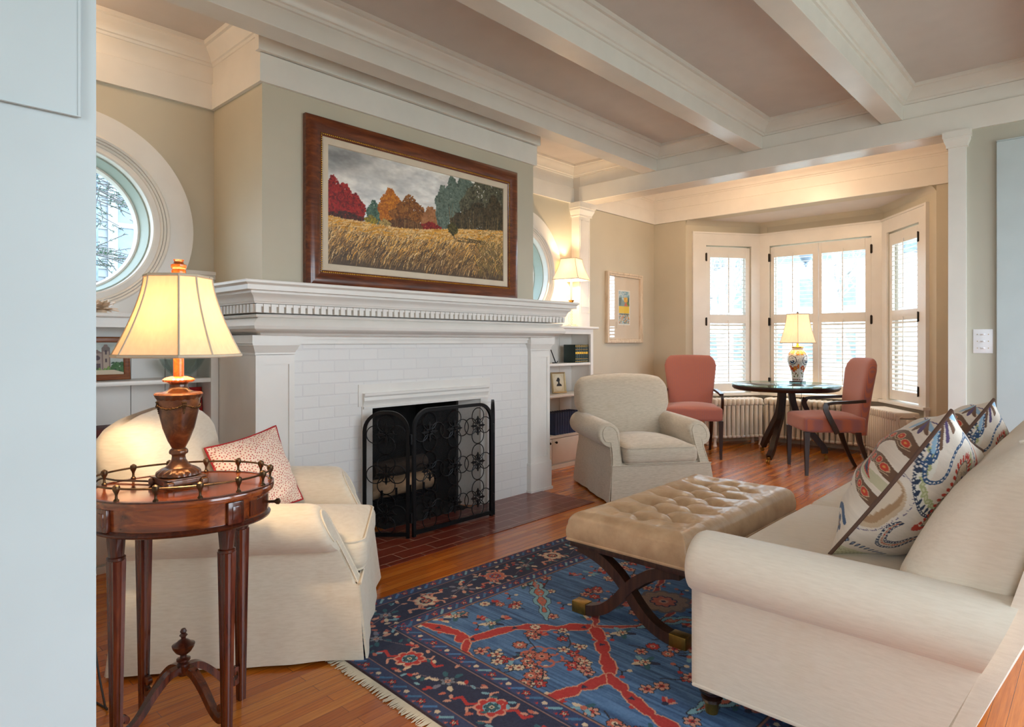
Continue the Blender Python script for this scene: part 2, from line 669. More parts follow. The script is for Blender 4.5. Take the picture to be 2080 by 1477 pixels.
class Canvas:
    """Colours laid out over a w x h metre rectangle, u to the right and v upward."""
    def __init__(s, w, h, step, base):
        s.w, s.h, s.step = w, h, step
        s.W, s.H = int(round(w / step)) + 1, int(round(h / step)) + 1
        s.a = np.empty((s.H, s.W, 3))
        s.a[:] = np.array(base, float)
        s.U, s.V = np.meshgrid(np.arange(s.W) * step, np.arange(s.H) * step)

    def win(s, u0, u1, v0, v1):
        i0, i1 = max(0, int(v0 / s.step) - 1), min(s.H, int(v1 / s.step) + 3)
        j0, j1 = max(0, int(u0 / s.step) - 1), min(s.W, int(u1 / s.step) + 3)
        if i1 <= i0 or j1 <= j0:
            return None
        return slice(i0, i1), slice(j0, j1)

    def put(s, w, mask, col):
        s.a[w][mask] = np.array(col, float)

    def disc(s, u, v, r, col, sq=1.0):
        w = s.win(u - r, u + r, v - r * sq, v + r * sq)
        if w:
            s.put(w, (s.U[w] - u) ** 2 + ((s.V[w] - v) / sq) ** 2 < r * r, col)

    def ell(s, u, v, a, b, ang, col):
        r = max(a, b)
        w = s.win(u - r, u + r, v - r, v + r)
        if w:
            c, n = math.cos(ang), math.sin(ang)
            x, y = s.U[w] - u, s.V[w] - v
            s.put(w, ((x * c + y * n) / a) ** 2 + ((-x * n + y * c) / b) ** 2 < 1, col)

    def poly(s, pts, col):
        P = np.array(pts, float)
        w = s.win(P[:, 0].min(), P[:, 0].max(), P[:, 1].min(), P[:, 1].max())
        if not w:
            return
        x, y = s.U[w], s.V[w]
        ins = np.zeros(x.shape, bool)
        for i in range(len(P)):
            a, b = P[i - 1], P[i]
            if a[1] == b[1]:
                continue
            cond = ((a[1] > y) != (b[1] > y)) & (x < (b[0] - a[0]) * (y - a[1]) / (b[1] - a[1]) + a[0])
            ins ^= cond
        s.put(w, ins, col)

    def line(s, pts, wd, col):
        """Stroke; wd a width or a list of widths."""
        for i in range(len(pts) - 1):
            a, b = np.array(pts[i][:2], float), np.array(pts[i + 1][:2], float)
            w0 = (wd[i] if isinstance(wd, (list, tuple)) else wd) / 2
            w1 = (wd[i + 1] if isinstance(wd, (list, tuple)) else wd) / 2
            m = max(w0, w1)
            w = s.win(min(a[0], b[0]) - m, max(a[0], b[0]) + m, min(a[1], b[1]) - m, max(a[1], b[1]) + m)
            if not w:
                continue
            d = b - a
            L = max(d @ d, 1e-12)
            x, y = s.U[w] - a[0], s.V[w] - a[1]
            t = np.clip((x * d[0] + y * d[1]) / L, 0, 1)
            s.put(w, (x - t * d[0]) ** 2 + (y - t * d[1]) ** 2 < (w0 + (w1 - w0) * t) ** 2, col)

    def rect(s, u0, u1, v0, v1, col):
        w = s.win(u0, u1, v0, v1)
        if w:
            s.put(w, (s.U[w] >= u0) & (s.U[w] <= u1) & (s.V[w] >= v0) & (s.V[w] <= v1), col)

    def flower(s, u, v, r, petals, colp, colo, colc, k=6, ang=0.0):
        for i in range(k):
            a = ang + 2 * PI * i / k
            s.ell(u + 0.62 * r * math.cos(a), v + 0.62 * r * math.sin(a), r * 0.46, r * 0.36, a, colo)
        for i in range(k):
            a = ang + 2 * PI * i / k
            s.ell(u + 0.62 * r * math.cos(a), v + 0.62 * r * math.sin(a), r * 0.33, r * 0.25, a, colp)
        s.disc(u, v, r * 0.36, colc)
        s.disc(u, v, r * 0.17, colo)


def colour_grid(name, cv, pos, mat, parent=None, kindflip=False):
    """Mesh with one vertex per canvas sample; pos(U,V)->(x,y,z) arrays."""
    x, y, z = pos(cv.U, cv.V)
    co = np.stack([np.broadcast_to(x, cv.U.shape), np.broadcast_to(y, cv.U.shape), np.broadcast_to(z, cv.U.shape)], -1).reshape(-1, 3)
    H, W = cv.H, cv.W
    i = np.arange(H * W).reshape(H, W)
    q = np.stack([i[:-1, :-1], i[:-1, 1:], i[1:, 1:], i[1:, :-1]], -1).reshape(-1, 4)
    if kindflip:
        q = q[:, ::-1]
    me = bpy.data.meshes.new(name)
    me.vertices.add(len(co))
    me.vertices.foreach_set('co', co.ravel().astype(np.float32))
    me.loops.add(q.size)
    me.loops.foreach_set('vertex_index', q.ravel().astype(np.int32))
    me.polygons.add(len(q))
    me.polygons.foreach_set('loop_start', (np.arange(len(q)) * 4).astype(np.int32))
    me.update(calc_edges=True)
    me.polygons.foreach_set('use_smooth', [True] * len(q))
    at = me.color_attributes.new('Col', 'FLOAT_COLOR', 'POINT')
    c = np.ones((H * W, 4), np.float32)
    c[:, :3] = lin(np.clip(cv.a.reshape(-1, 3), 0, 255))
    at.data.foreach_set('color', c.ravel())
    me.materials.append(M[mat])
    o = bpy.data.objects.new(name, me)
    COL.objects.link(o)
    if parent is not None:
        o.parent = parent
    return o

SKY, EXPO, SHADE, LAMPW = 7.0, 0.42, (0.16, 0.36), (18, 9, 18, 26, 6)

# ================================================================== the room
XW, YN, XB, XD = 0.2465, 4.08, 5.30, 6.937      # west wall face, north wall face, crossbeam face, bay wall face
CZ = 3.02                                       # ceiling
FZ = 2.64                                       # underside of the frieze


def ring(mb, cx, y0, cz, prof, n=72, closed=True):
    secs = []
    for i in range(n + 1):
        a = 2 * PI * i / n
        secs.append([(cx + r * math.cos(a), y0 - d, cz + r * math.sin(a)) for r, d in prof])
    return mb.loft(secs, cap=False, closed=closed)


def holed_plate(mb, x0, x1, z0, z1, cx, cz, R, y0, y1, n=72):
    """Wall panel between y0 (room) and y1 with a round hole."""
    angs = sorted(set([2 * PI * i / n for i in range(n)] + [math.atan2(z - cz, x - cx) % (2 * PI) for x in (x0, x1) for z in (z0, z1)]))
    secs = []
    for a in angs + [angs[0]]:
        c, s = math.cos(a), math.sin(a)
        t = min(((x1 if c > 0 else x0) - cx) / c if abs(c) > 1e-9 else 1e9, ((z1 if s > 0 else z0) - cz) / s if abs(s) > 1e-9 else 1e9)
        p, q = (cx + R * c, cz + R * s), (cx + t * c, cz + t * s)
        secs.append([(p[0], y0, p[1]), (q[0], y0, q[1]), (q[0], y1, q[1]), (p[0], y1, p[1])])
    return mb.loft(secs, cap=False)


# floor, hearth, ground
struct(MB().box(-2.4, 8.2, -1.8, 4.3, -0.12, 0.0).build('floor', 'floor', angle=0))
struct(MB().box(1.62, 3.90, 2.795, 3.36, -0.02, 0.004).build('floor_hearth', 'tile', angle=0))

# north wall with its two round windows
RW = [(0.887, 1.855), (4.462, 1.855)]
w = MB()
holed_plate(w, 0.05, 1.70, 0, CZ, RW[0][0], RW[0][1], 0.402, YN, YN + 0.22)
w.box(1.70, 3.86, YN, YN + 0.22, 0, CZ)
holed_plate(w, 3.86, 5.30, 0, CZ, RW[1][0], RW[1][1], 0.402, YN, YN + 0.22)
w.box(5.30, 7.12, YN, YN + 0.22, 0, CZ)
struct(w.build('wall_north', 'sage', angle=0))
# chimney breast above the mantel, painted brick below
struct(MB().box(1.641, 3.93, 3.43, YN, 1.235, CZ).build('wall_chimney', 'sage', angle=0))
w = MB().box(1.779, 2.315, 3.36, YN, 0, 1.235).box(3.255, 3.784, 3.36, YN, 0, 1.235).box(2.315, 3.255, 3.36, 3.62, 0.785, 1.235)
struct(w.build('wall_fireplace', 'brick', angle=0))
w = MB().box(2.315, 3.255, 3.98, YN, 0, 1.0).box(2.315, 3.255, 3.62, YN, 0.9, 1.0)
w.box(2.315, 2.42, 3.50, 3.98, 0, 0.9).box(3.15, 3.255, 3.50, 3.98, 0, 0.9).box(2.42, 3.15, 3.36, 3.98, -0.02, 0.006)
struct(w.build('wall_firebox', 'soot', angle=0))
w = MB().prism([(2.315, 3.36), (2.315, 3.50), (2.40, 3.50)], 'z', 0.0, 0.785).prism([(3.255, 3.36), (3.17, 3.50), (3.255, 3.50)], 'z', 0.0, 0.785)
w.prism([(3.33, 0.88), (3.33, 0.865), (3.338, 0.855), (3.335, 0.835), (3.345, 0.815), (3.35, 0.80), (3.34, 0.797), (3.34, 0.785), (3.36, 0.785), (3.36, 0.88)], 'x', 2.245, 3.325)
w.box(2.24, 2.315, 3.352, 3.36, 0, 0.80).box(3.255, 3.33, 3.352, 3.36, 0, 0.80)
w.box(2.215, 3.355, 3.354, 3.36, 0.80, 0.935)
struct(w.build('trim_1', 'trim', angle=30))

# west wall and the hall the photograph is taken from
w = MB().box(0.05, XW, 1.15, YN, 0, CZ).box(-2.4, XW, 1.0, 1.15, 0, CZ)
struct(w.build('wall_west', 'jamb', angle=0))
w = MB()                                                             # recessed panel of the pilaster beside the camera
w.box(-0.30, 0.2255, 0.994, 1.0, 1.498, 2.9)
w.tube([(-0.30, 0.995, 1.498), (0.2255, 0.995, 1.498), (0.2255, 0.995, 2.9)], 0.003, 6)
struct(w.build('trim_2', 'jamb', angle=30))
w = MB().box(-2.6, -2.4, -1.8, -1.5, 0, CZ).box(-2.6, -2.4, -0.1, 1.15, 0, CZ).box(-2.6, -2.4, -1.5, -0.1, 0, 0.3).box(-2.6, -2.4, -1.5, -0.1, 2.6, CZ)
struct(w.build('wall_hall', 'trim', angle=0))
w = MB()
xs = [-2.4, 0.8, 2.4, 2.8, 4.9, 5.45]
for i in range(0, 6, 2):
    w.box(xs[i], xs[i + 1], -1.8, -1.6, 0, CZ)
for i in (1, 3):
    w.box(xs[i], xs[i + 1], -1.8, -1.6, 0, 0.5).box(xs[i], xs[i + 1], -1.8, -1.6, 2.55, CZ)
struct(w.build('wall_south', 'sage', angle=0))
struct(MB().box(XB, 5.45, -1.6, 0.75, 0, CZ).build('wall_east', 'grey', angle=0))
struct(MB().box(5.45, 7.12, 0.55, 0.75, 0, CZ).build('wall_dining', 'sage', angle=0))
struct(MB().box(XD, 7.12, 3.652, YN, 0, CZ).box(XD, 7.12, 0.75, 1.142, 0, CZ).box(XD, 7.12, 1.142, 3.652, FZ, CZ).build('wall_bay', 'sage', angle=0))

# ceiling, beams
struct(MB().box(-2.4, 7.12, -1.8, 4.3, CZ, CZ + 0.15).build('ceiling', 'ceil', angle=0))
struct(MB().prism([(7.12, 0.9), (7.12, 3.9), (8.05, 3.25), (8.05, 1.6)], 'z', FZ, FZ + 0.12).build('ceiling_bay', 'ceil', angle=0))
BY = [(3.083, 3.233), (2.09, 2.232), (1.077, 1.212), (0.06, 0.2), (-0.95, -0.81)]
CROWN = [(0, 2.905), (0.012, 2.908), (0.016, 2.922), (0.026, 2.926), (0.032, 2.945), (0.05, 2.966), (0.07, 2.982), (0.076, 2.994), (0.092, 2.998), (0.096, 3.02), (0, 3.02)]
bm_ = MB()
for a, b in BY:
    bm_.box(XW, XB, a, b, 2.80, CZ)
bm_.box(XB, 5.50, 0.75, YN, FZ, CZ)
struct(bm_.build('ceiling_beams', 'beam', angle=0, bevel=0.003))
w = MB()
ys = [3.083, 2.232, 2.09, 1.212, 1.077, 0.2, 0.06, -0.81]
for i in range(0, 8, 2):
    w.mitre([(XW, ys[i + 1]), (XB, ys[i + 1]), (XB, ys[i]), (XW, ys[i])], CROWN, closed=True)
w.mitre([(XW, 3.233), (XB, 3.233)], CROWN)
w.mitre([(XB, 3.233), (XB, YN)], CROWN)
w.mitre([(5.50, YN), (5.50, 0.75)], CROWN)
struct(w.build('trim_3', 'beam', angle=30))
FRIEZE = [(0, FZ), (0.022, FZ), (0.022, 2.796), (0.018, 2.80), (0.010, 2.803), (0.010, 2.905), (0.016, 2.908), (0.02, 2.922), (0.03, 2.926), (0.036, 2.945), (0.054, 2.966), (0.072, 2.982), (0.078, 2.994), (0.094, 2.998), (0.098, 3.02), (0, 3.02)]
w = MB().mitre([(XB, YN), (3.93, YN), (3.93, 3.43), (1.641, 3.43), (1.641, YN), (XW, YN)], FRIEZE)
w.box(1.60, 3.97, 3.385, 3.43, 2.803, 2.905)
w.mitre([(XD, 0.75), (XD, YN), (5.50, YN)], FRIEZE)
w.mitre([(XB, -1.6), (XB, 3.98)], [(0, FZ), (0.022, FZ), (0.022, 2.796), (0.016, 2.80), (0.006, 2.80), (0.006, 2.905), (0, 2.905)])
struct(w.build('trim_4', 'trim', angle=30))


def capital(mb, x0, x1, y0, y1, z0, z1, o):
    """Flared square capital around a shaft."""
    for f0, f1, a, b in ((0.35, 0.35, 0.0, 0.12), (0.35, 0.8, 0.12, 0.45), (0.8, 0.8, 0.45, 0.6), (1.0, 1.0, 0.6, 1.0)):
        za, zb = z0 + (z1 - z0) * a, z0 + (z1 - z0) * b
        mb.loft([[(x0 - o * f, y0 - o * f, z), (x1 + o * f, y0 - o * f, z), (x1 + o * f, y1 + o * f, z), (x0 - o * f, y1 + o * f, z)] for f, z in ((f0, za), (f1, zb))])


w = MB().box(5.284, 5.469, 3.98, YN, 0, 2.52)
capital(w, 5.284, 5.469, 3.98, YN, 2.50, FZ, 0.045)
w.tube([(5.30, 3.979, 1.5), (5.453, 3.979, 1.5), (5.453, 3.979, 2.46), (5.30, 3.979, 2.46)], 0.004, 6, closed=True)
w.box(5.31, 5.443, 3.974, 3.98, 1.56, 1.585)
struct(w.build('column_north', 'trim', angle=30))
w = MB().box(5.262, 5.47, 0.697, 0.798, 0, 2.55)
capital(w, 5.262, 5.47, 0.697, 0.798, 2.53, FZ, 0.03)
struct(w.build('column_east', 'trim', angle=30))

# door in the east wall
w = MB()
for a, b in ((0.024, 0.0), (0.018, 0.016), (0.010, 0.034)):
    w.box(XB - a, XB, -0.60, 0.533 - b, 0, 2.524 - b)
w.box(XB - 0.006, XB, -0.5, 0.46, 0, 2.45)
w.box(XB - 0.03, XB, -0.60, 0.533, 2.524, 2.532)
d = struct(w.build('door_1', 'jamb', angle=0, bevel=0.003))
w = MB().rbox(XB - 0.034, XB - 0.024, -0.40, 0.36, 1.35, 2.33, 0.008).rbox(XB - 0.034, XB - 0.024, -0.40, 0.36, 0.2, 1.2, 0.008)
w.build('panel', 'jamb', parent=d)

# baseboards
struct(MB().mitre([(XD, 3.70), (XD, YN), (5.50, YN)], [(0, 0), (0.03, 0), (0.03, 0.012), (0.018, 0.02), (0.018, 0.2), (0.008, 0.22), (0, 0.22)]).build('baseboard_north', 'trim', angle=30))
struct(MB().mitre([(XB, 0.54), (XB, 0.69)], [(0, 0), (0.018, 0), (0.018, 0.2), (0.008, 0.22), (0, 0.22)]).build('baseboard_east', 'trim', angle=30))

# alcove backsplash boards under the round windows
w = MB()
for a, b in ((RW[0][0] + 0.45, 1.641), (XW, RW[0][0] - 0.45), (RW[1][0] + 0.45, 5.284), (3.93, RW[1][0] - 0.45)):
    if b - a < 0.01:
        continue
    w.box(a - 0.09 if a > 1.0 and a != 3.93 else a, b + 0.09 if b < 1.0 or b == RW[1][0] - 0.45 else b, YN - 0.012, YN, 1.35, 1.42)
    w.box(a, b, YN - 0.012, YN, 1.42, 1.60).box(a, b, YN - 0.022, YN, 1.585, 1.612).box(a, b, YN - 0.03, YN, 1.612, 1.634)
struct(w.build('trim_5', 'trim', angle=0))

# round windows
for k, (cx, cz) in enumerate(RW):
    w = MB()
    ring(w, cx, YN, cz, [(0.618, 0.0), (0.618, 0.036), (0.486, 0.034), (0.486, 0.052), (0.476, 0.060), (0.466, 0.052), (0.466, 0.044), (0.460, 0.052), (0.452, 0.044), (0.452, 0.036), (0.446, 0.044), (0.438, 0.036), (0.436, 0.028),
                         (0.408, 0.034), (0.400, 0.028), (0.400, -0.03), (0.41, -0.03), (0.41, 0.0)], 96)
    struct(w.build('trim_%d' % (6 + k), 'trim', angle=18))
    w = MB()
    ring(w, cx, YN, cz, [(0.402, -0.03), (0.392, -0.03), (0.372, -0.135), (0.402, -0.135)], 72)
    o = struct(w.build('window_%d' % (k + 1), plain('sage_reveal_paint_%d' % k, (168, 180, 170), 0.5, var=0.01), angle=30))
    w = MB()
    ring(w, cx, YN, cz, [(0.40, -0.135), (0.372, -0.125), (0.362, -0.125), (0.358, -0.14), (0.354, -0.165), (0.40, -0.165)], 72)
    w.build('sash', 'trim', parent=o)
    w = MB()
    ring(w, cx, YN, cz, [(0.362, -0.150), (0.0005, -0.150), (0.0005, -0.155), (0.362, -0.155)], 72)
    w.build('pane', 'pane', parent=o)

# ------------------------------------------------------------------ the bay: walls, windows, sills
BAY = [((6.937, 3.652), (7.745, 3.095)), ((7.745, 3.095), (7.745, 1.757)), ((7.745, 1.757), (6.937, 1.142))]
OPEN = [(0.255, 0.858), (0.126, 1.228), (0.115, 0.749)]
CASE = [(0.09, None), (0.0, None), (0.0, 0.878)]
OZ0, OZ1 = 0.594, 2.352
bay_roots = []
wb, cb, sb = MB(), MB(), MB()


def xf(A, rz):
    return Matrix.Translation((A[0], A[1], 0)) @ Matrix.Rotation(rz, 4, 'Z')


def addx(dst, src, m):
    dst.add([tuple(m @ Vector(p)) for p in src.v], src.f)


for k, (A, B) in enumerate(BAY):
    L = math.hypot(B[0] - A[0], B[1] - A[1])
    rz = math.atan2(B[1] - A[1], B[0] - A[0])
    m = xf(A, rz)
    u0, u1 = OPEN[k]
    t = MB().box(-0.0, u0, 0, 0.13, 0, FZ).box(u1, L, 0, 0.13, 0, FZ).box(u0, u1, 0, 0.13, 0, OZ0 - 0.03).box(u0, u1, 0, 0.13, OZ1, FZ)
    addx(wb, t, m)
    c0 = CASE[k][0]
    c1 = CASE[k][1] or L
    t = MB().box(c0, u0, -0.02, 0, 0.56, 2.49).box(u1, c1, -0.02, 0, 0.56, 2.49).box(u0, u1, -0.02, 0, OZ1, 2.49).box(c0, c1, -0.032, 0, 2.49, 2.51)
    if k == 0:
        t.box(c0 - 0.01, c0 + 0.012, -0.032, 0, 0.56, 2.51)
    if k == 2:
        t.box(c1 - 0.012, c1 + 0.02, -0.032, 0, 0.0, 2.51)
    addx(cb, t, m)
    t = MB().box(0.0 if k else 0.05, L if k < 2 else 0.92, -0.065, 0.10, 0.556, 0.584)
    addx(sb, t, m)
    # sash and pane outside the shutters
    root = struct(MB().box(u0, u0 + 0.05, 0.075, 0.11, OZ0, OZ1).box(u1 - 0.05, u1, 0.075, 0.11, OZ0, OZ1).box(u0 + 0.05, u1 - 0.05, 0.075, 0.11, OZ1 - 0.05, OZ1)
                  .box(u0 + 0.05, u1 - 0.05, 0.075, 0.11, OZ0, OZ0 + 0.06).box(u0 + 0.05, u1 - 0.05, 0.075, 0.11, 1.455, 1.495)
                  .build('window_%d' % (k + 3), 'trim', loc=(A[0], A[1], 0), rot=(0, 0, rz), angle=0))
    MB().box(u0 + 0.05, u1 - 0.05, 0.09, 0.094, OZ0 + 0.06, OZ1 - 0.05).build('pane', 'pane', parent=root)
    bay_roots.append((A, rz))
wb.box(7.74, 7.88, 3.0, 3.24, 0, FZ).box(7.74, 7.88, 1.60, 1.83, 0, FZ)
struct(wb.build('wall_bay_windows', 'sage', angle=0))
struct(cb.build('trim_8', 'trim', angle=0))
struct(sb.build('trim_9', 'trim', angle=0))
w = MB().mitre([(6.937, 1.142), (7.745, 1.757), (7.745, 3.095), (6.937, 3.652)], [(0, FZ - 0.055), (0.012, FZ - 0.035), (0.035, FZ - 0.01), (0.06, FZ), (0, FZ)])
struct(w.build('trim_10', 'sage', angle=30))


# shutters
def shutter(k, ua, ub, la, lb, hinge_side, label):
    A, rz = bay_roots[k]
    t = thing('plantation_shutter', label, 'shutter', (A[0], A[1], 0), rz, 'louvred shutters in the bay')
    y0, y1 = 0.004, 0.032
    zs = [0.600, 0.697, 1.421, 1.526, 2.213, 2.336]
    f = MB().box(ua, la, y0, y1, zs[0], zs[5]).box(lb, ub, y0, y1, zs[0], zs[5])
    for a, b in ((zs[0], zs[1]), (zs[2], zs[3]), (zs[4], zs[5])):
        f.box(la, lb, y0, y1, a, b)
    f.build('frame', 'trim', parent=t, angle=0, bevel=0.002)
    um = (la + lb) / 2
    for z0, z1, tilt, nn in ((zs[1], zs[2], 27, 15), (zs[3], zs[4], 3, 14)):
        lo = MB()
        for i in range(nn):
            z = z0 + (z1 - z0) * (i + 0.55) / nn
            a = rad(tilt)
            prof = [(-0.024, 0), (-0.012, 0.0032), (0.012, 0.0032), (0.024, 0), (0.012, -0.0032), (-0.012, -0.0032)]
            q = [((y0 + y1) / 2 + p * math.cos(a) - s_ * math.sin(a), z + p * math.sin(a) + s_ * math.cos(a)) for p, s_ in prof]
            lo.prism(q, 'x', la + 0.002, lb - 0.002)
        lo.build('louvres', 'trim', parent=t, angle=30)
        MB().box(um - 0.005, um + 0.005, y0 - 0.016, y0 - 0.008, z0 + 0.02, z1 + 0.035).build('tilt_rod', 'trim', parent=t, angle=0)
    for z in (2.21, 1.44, 0.72):
        h = MB()
        hu = ua - 0.006 if hinge_side < 0 else ub + 0.006
        h.box(hu - 0.011, hu + 0.011, -0.026, 0.002, z - 0.045, z + 0.045)
        h.tube([(hu, -0.027, z - 0.05), (hu, -0.027, z + 0.05)], 0.006, 8)
        h.build('hinge', 'hinge', parent=t)


shutter(0, 0.262, 0.852, 0.322, 0.795, -1, 'white louvred shutter in the angled window above the left radiator')
shutter(1, 0.131, 0.675, 0.175, 0.613, -1, 'left leaf of the white shutter pair in the middle window')
shutter(1, 0.679, 1.222, 0.712, 1.161, 1, 'right leaf of the white shutter pair in the middle window')
shutter(2, 0.120, 0.743, 0.181, 0.676, 1, 'white louvred shutter in the angled window beside the grey wall')

# ------------------------------------------------------------------ fireplace mantel
t = thing('fireplace_mantel', 'white painted mantel with dentil moulding around the brick fireplace', 'mantel', (2.785, 3.6, 0))
prof = [(0.0, 1.235), (0.052, 1.235), (0.058, 1.244), (0.066, 1.250), (0.10, 1.256), (0.117, 1.268), (0.122, 1.284), (0.115, 1.300), (0.099, 1.316), (0.084, 1.328),
        (0.10, 1.330), (0.106, 1.338), (0.1, 1.345), (0.0, 1.345)]
pth = [(3.96, 4.04), (3.96, 3.33), (1.615, 3.33), (1.615, 4.04)]
pth2 = [(3.96, 3.755), (3.96, 3.33), (1.615, 3.33), (1.615, 3.755)]
MB().mitre(pth2, prof).build('frieze', 'trim', parent=t, world=True, angle=28)
MB().mitre(pth, [(0, 1.352), (0.095, 1.352), (0.095, 1.400), (0, 1.400)]).build('dentil_backing', 'trim', parent=t, world=True)
dn = MB()
n = 62
xa, xb = 1.615 - 0.118, 3.96 + 0.118
for i in range(n):
    x = xa + (xb - xa) * (i + 0.5) / n
    dn.box(x - 0.0135, x + 0.0135, 3.33 - 0.118, 3.33 - 0.09, 1.353, 1.397)
    if i < n - 1:
        xn = x + (xb - xa) / n
        dn.box(x + 0.0135, xn - 0.0135, 3.33 - 0.112, 3.33 - 0.09, 1.384, 1.397)
for xx, s in ((xa, 1), (xb, -1)):
    for i in range(19):
        y = 3.25 + i * 0.0415
        dn.box(min(xx, xx + s * 0.028), max(xx, xx + s * 0.028), y - 0.0135, y + 0.0135, 1.353, 1.397)
dn.build('dentil_band', 'trim', parent=t, world=True, angle=0)
prof = [(0, 1.400), (0.12, 1.400), (0.122, 1.408), (0.126, 1.411), (0.128, 1.424), (0.136, 1.438), (0.148, 1.448), (0.152, 1.452), (0.152, 1.464), (0.184, 1.466), (0.184, 1.490), (0.188, 1.494),
        (0.193, 1.497), (0.2, 1.501), (0.2, 1.513), (0.197, 1.516), (0, 1.516)]
c = MB().mitre(pth, prof)
c.box(1.615, 3.96, 3.33, 3.43, 1.345, 1.516).box(1.615, 1.641, 3.43, 4.04, 1.235, 1.516).box(3.93, 3.96, 3.43, 4.04, 1.235, 1.516)
c.build('shelf', 'trim', parent=t, world=True, angle=28)
a = MB().box(1.779, 3.784, 3.335, 3.36, 1.187, 1.235).box(1.779, 3.784, 3.325, 3.36, 1.213, 1.235)
a.build('architrave', 'trim', parent=t, world=True, angle=0)
for x0, x1 in ((1.556, 1.779), (3.784, 4.019)):
    p = MB().box(x0, x1, 3.335, 4.04, 0, 1.235)
    for b in ((x0 + 0.0, x0 + 0.032), (x1 - 0.032, x1)):
        p.box(b[0], b[1], 3.327, 3.336, 0.22, 1.13)
    p.box(x0 + 0.032, x1 - 0.032, 3.327, 3.336, 1.075, 1.13).box(x0 + 0.032, x1 - 0.032, 3.327, 3.336, 0.22, 0.275)
    p.build('pilaster', 'trim', parent=t, world=True, angle=0)
    b = MB().box(x0 - 0.01, x1 + 0.012, 3.318, 3.76, 0, 0.228).box(x0 - 0.016, x1 + 0.018, 3.308, 3.76, 0, 0.022).box(x0 - 0.006, x1 + 0.008, 3.322, 3.76, 0.228, 0.236)
    b.build('plinth', 'trim', parent=t, world=True, angle=0)
    cpt = MB()
    for f0, f1, za, zb in ((0.1, 0.1, 1.128, 1.14), (0.1, 0.75, 1.14, 1.18), (0.85, 0.85, 1.18, 1.19), (1, 1, 1.19, 1.235)):
        o = 0.03
        cpt.loft([[(x0 - o * f, 3.33 - 0.03 * f, z), (x1 + o * f, 3.33 - 0.03 * f, z), (x1 + o * f, 3.76, z), (x0 - o * f, 3.76, z)] for f, z in ((f0, za), (f1, zb))])
    cpt.build('capital', 'trim', parent=t, world=True, angle=25)


# ------------------------------------------------------------------ built-in bookcases
def bookcase(x0, x1, label, shelves, side):
    t = thing('bookcase', label, 'bookcase', ((x0 + x1) / 2, 3.94, 0), 0, 'built-in bookcases beside the chimney')
    y0, y1 = 3.80, 4.076
    e = 0.035
    c = MB().rbox(x0 - (0.0 if side < 0 else -0.0), x1 + (0.055 if side > 0 else 0.0), y0 - 0.035, y1 - 0.012, 1.328, 1.350, 0.005)
    c.build('top', 'trim', parent=t, world=True)
    f = MB().box(x0, x1, y0, y0 + 0.022, 1.275, 1.328).box(x0, x0 + 0.042, y0, y0 + 0.022, 0.31, 1.275).box(x1 - 0.042, x1, y0, y0 + 0.022, 0.31, 1.275)
    f.build('face_frame', 'trim', parent=t, world=True, angle=0, bevel=0.001)
    for a in (x0, x1 - 0.022):
        p = MB().box(a, a + 0.022, y0 + 0.022, y1, 0, 1.328)
        p.build('side_panel', 'trim', parent=t, world=True, angle=0)
    b = MB()
    n = max(2, round((x1 - x0) / 0.2))
    for i in range(n):
        wd = (x1 - x0 - 0.044) / n
        b.box(x0 + 0.022 + i * wd + 0.002, x0 + 0.022 + (i + 1) * wd - 0.002, y1 - 0.016, y1 - 0.004, 0.02, 1.328)
    b.build('back_panel', 'trim', parent=t, world=True, angle=0)
    for z in shelves:
        MB().rbox(x0 + 0.024, x1 - 0.024, y0 + 0.004, y1 - 0.018, z - 0.024, z, 0.003).build('shelf', 'trim', parent=t, world=True)
    MB().box(x0, x1, y0 - 0.012, y1 - 0.018, 0.292, 0.312).build('ledge', 'trim', parent=t, world=True, angle=0)
    MB().box(x0, x1, y0 + 0.012, y0 + 0.03, 0.0, 0.292).box(x0, x1, y0 - 0.008, y0 + 0.012, 0.0, 0.035).build('base_frame', 'trim', parent=t, world=True, angle=0)
    xm = (x0 + x1) / 2 - 0.04
    for a, b_, kx in ((x0 + 0.03, xm - 0.003, xm - 0.05), (xm + 0.003, x1 - 0.03, xm + 0.045)):
        d = MB().rbox(a, b_, y0 - 0.006, y0 + 0.012, 0.05, 0.285, 0.003).build('door', 'trim', parent=t, world=True)
        kn = MB().sphere((0, 0, 0), 0.012, 12, 8).tube([(0, 0, 0), (0, 0.02, 0)], 0.006, 8)
        kn.v = [(p[0] + kx - t.location.x, p[1] + y0 - 0.024 - t.location.y, p[2] + 0.252) for p in kn.v]
        kn.build('knob', 'hinge', parent=d)
    return t


bookcase(XW, 1.554, 'white built-in bookcase beneath the round window behind the armchair', (0.99, 0.70), -1)
bookcase(4.037, 5.278, 'white built-in bookcase right of the fireplace with leather books', (0.992, 0.692), 1)

# ================================================================== camera, sky, daylight
F_PX, HORIZON, YAW = 1294.0, 694.2, 43.017
cam = bpy.data.cameras.new('camera')
cam.sensor_width = 36.0
cam.lens = F_PX / 2080.0 * 36.0
cam.shift_y = -(1477 / 2 - HORIZON) / 2080.0
cam.clip_start = 0.02
co = bpy.data.objects.new('camera', cam)
COL.objects.link(co)
co.location = (0, 0, 1.2)
co.rotation_euler = (rad(90), 0, rad(YAW - 90))
scene.camera = co

wd = bpy.data.worlds.new('sky')
scene.world = wd
wd.use_nodes = True
nt = wd.node_tree
bg = nt.nodes['Background']
g = nt.nodes.new('ShaderNodeTexCoord')
sx = nt.nodes.new('ShaderNodeSeparateXYZ')
nt.links.new(g.outputs['Generated'], sx.inputs[0])
r_ = ramp(nt, sx.outputs['Z'], [(0.0, (216, 228, 238)), (0.25, (216, 232, 244)), (1.0, (190, 216, 240))])
nt.links.new(r_, bg.inputs[0])
bg.inputs[1].default_value = SKY


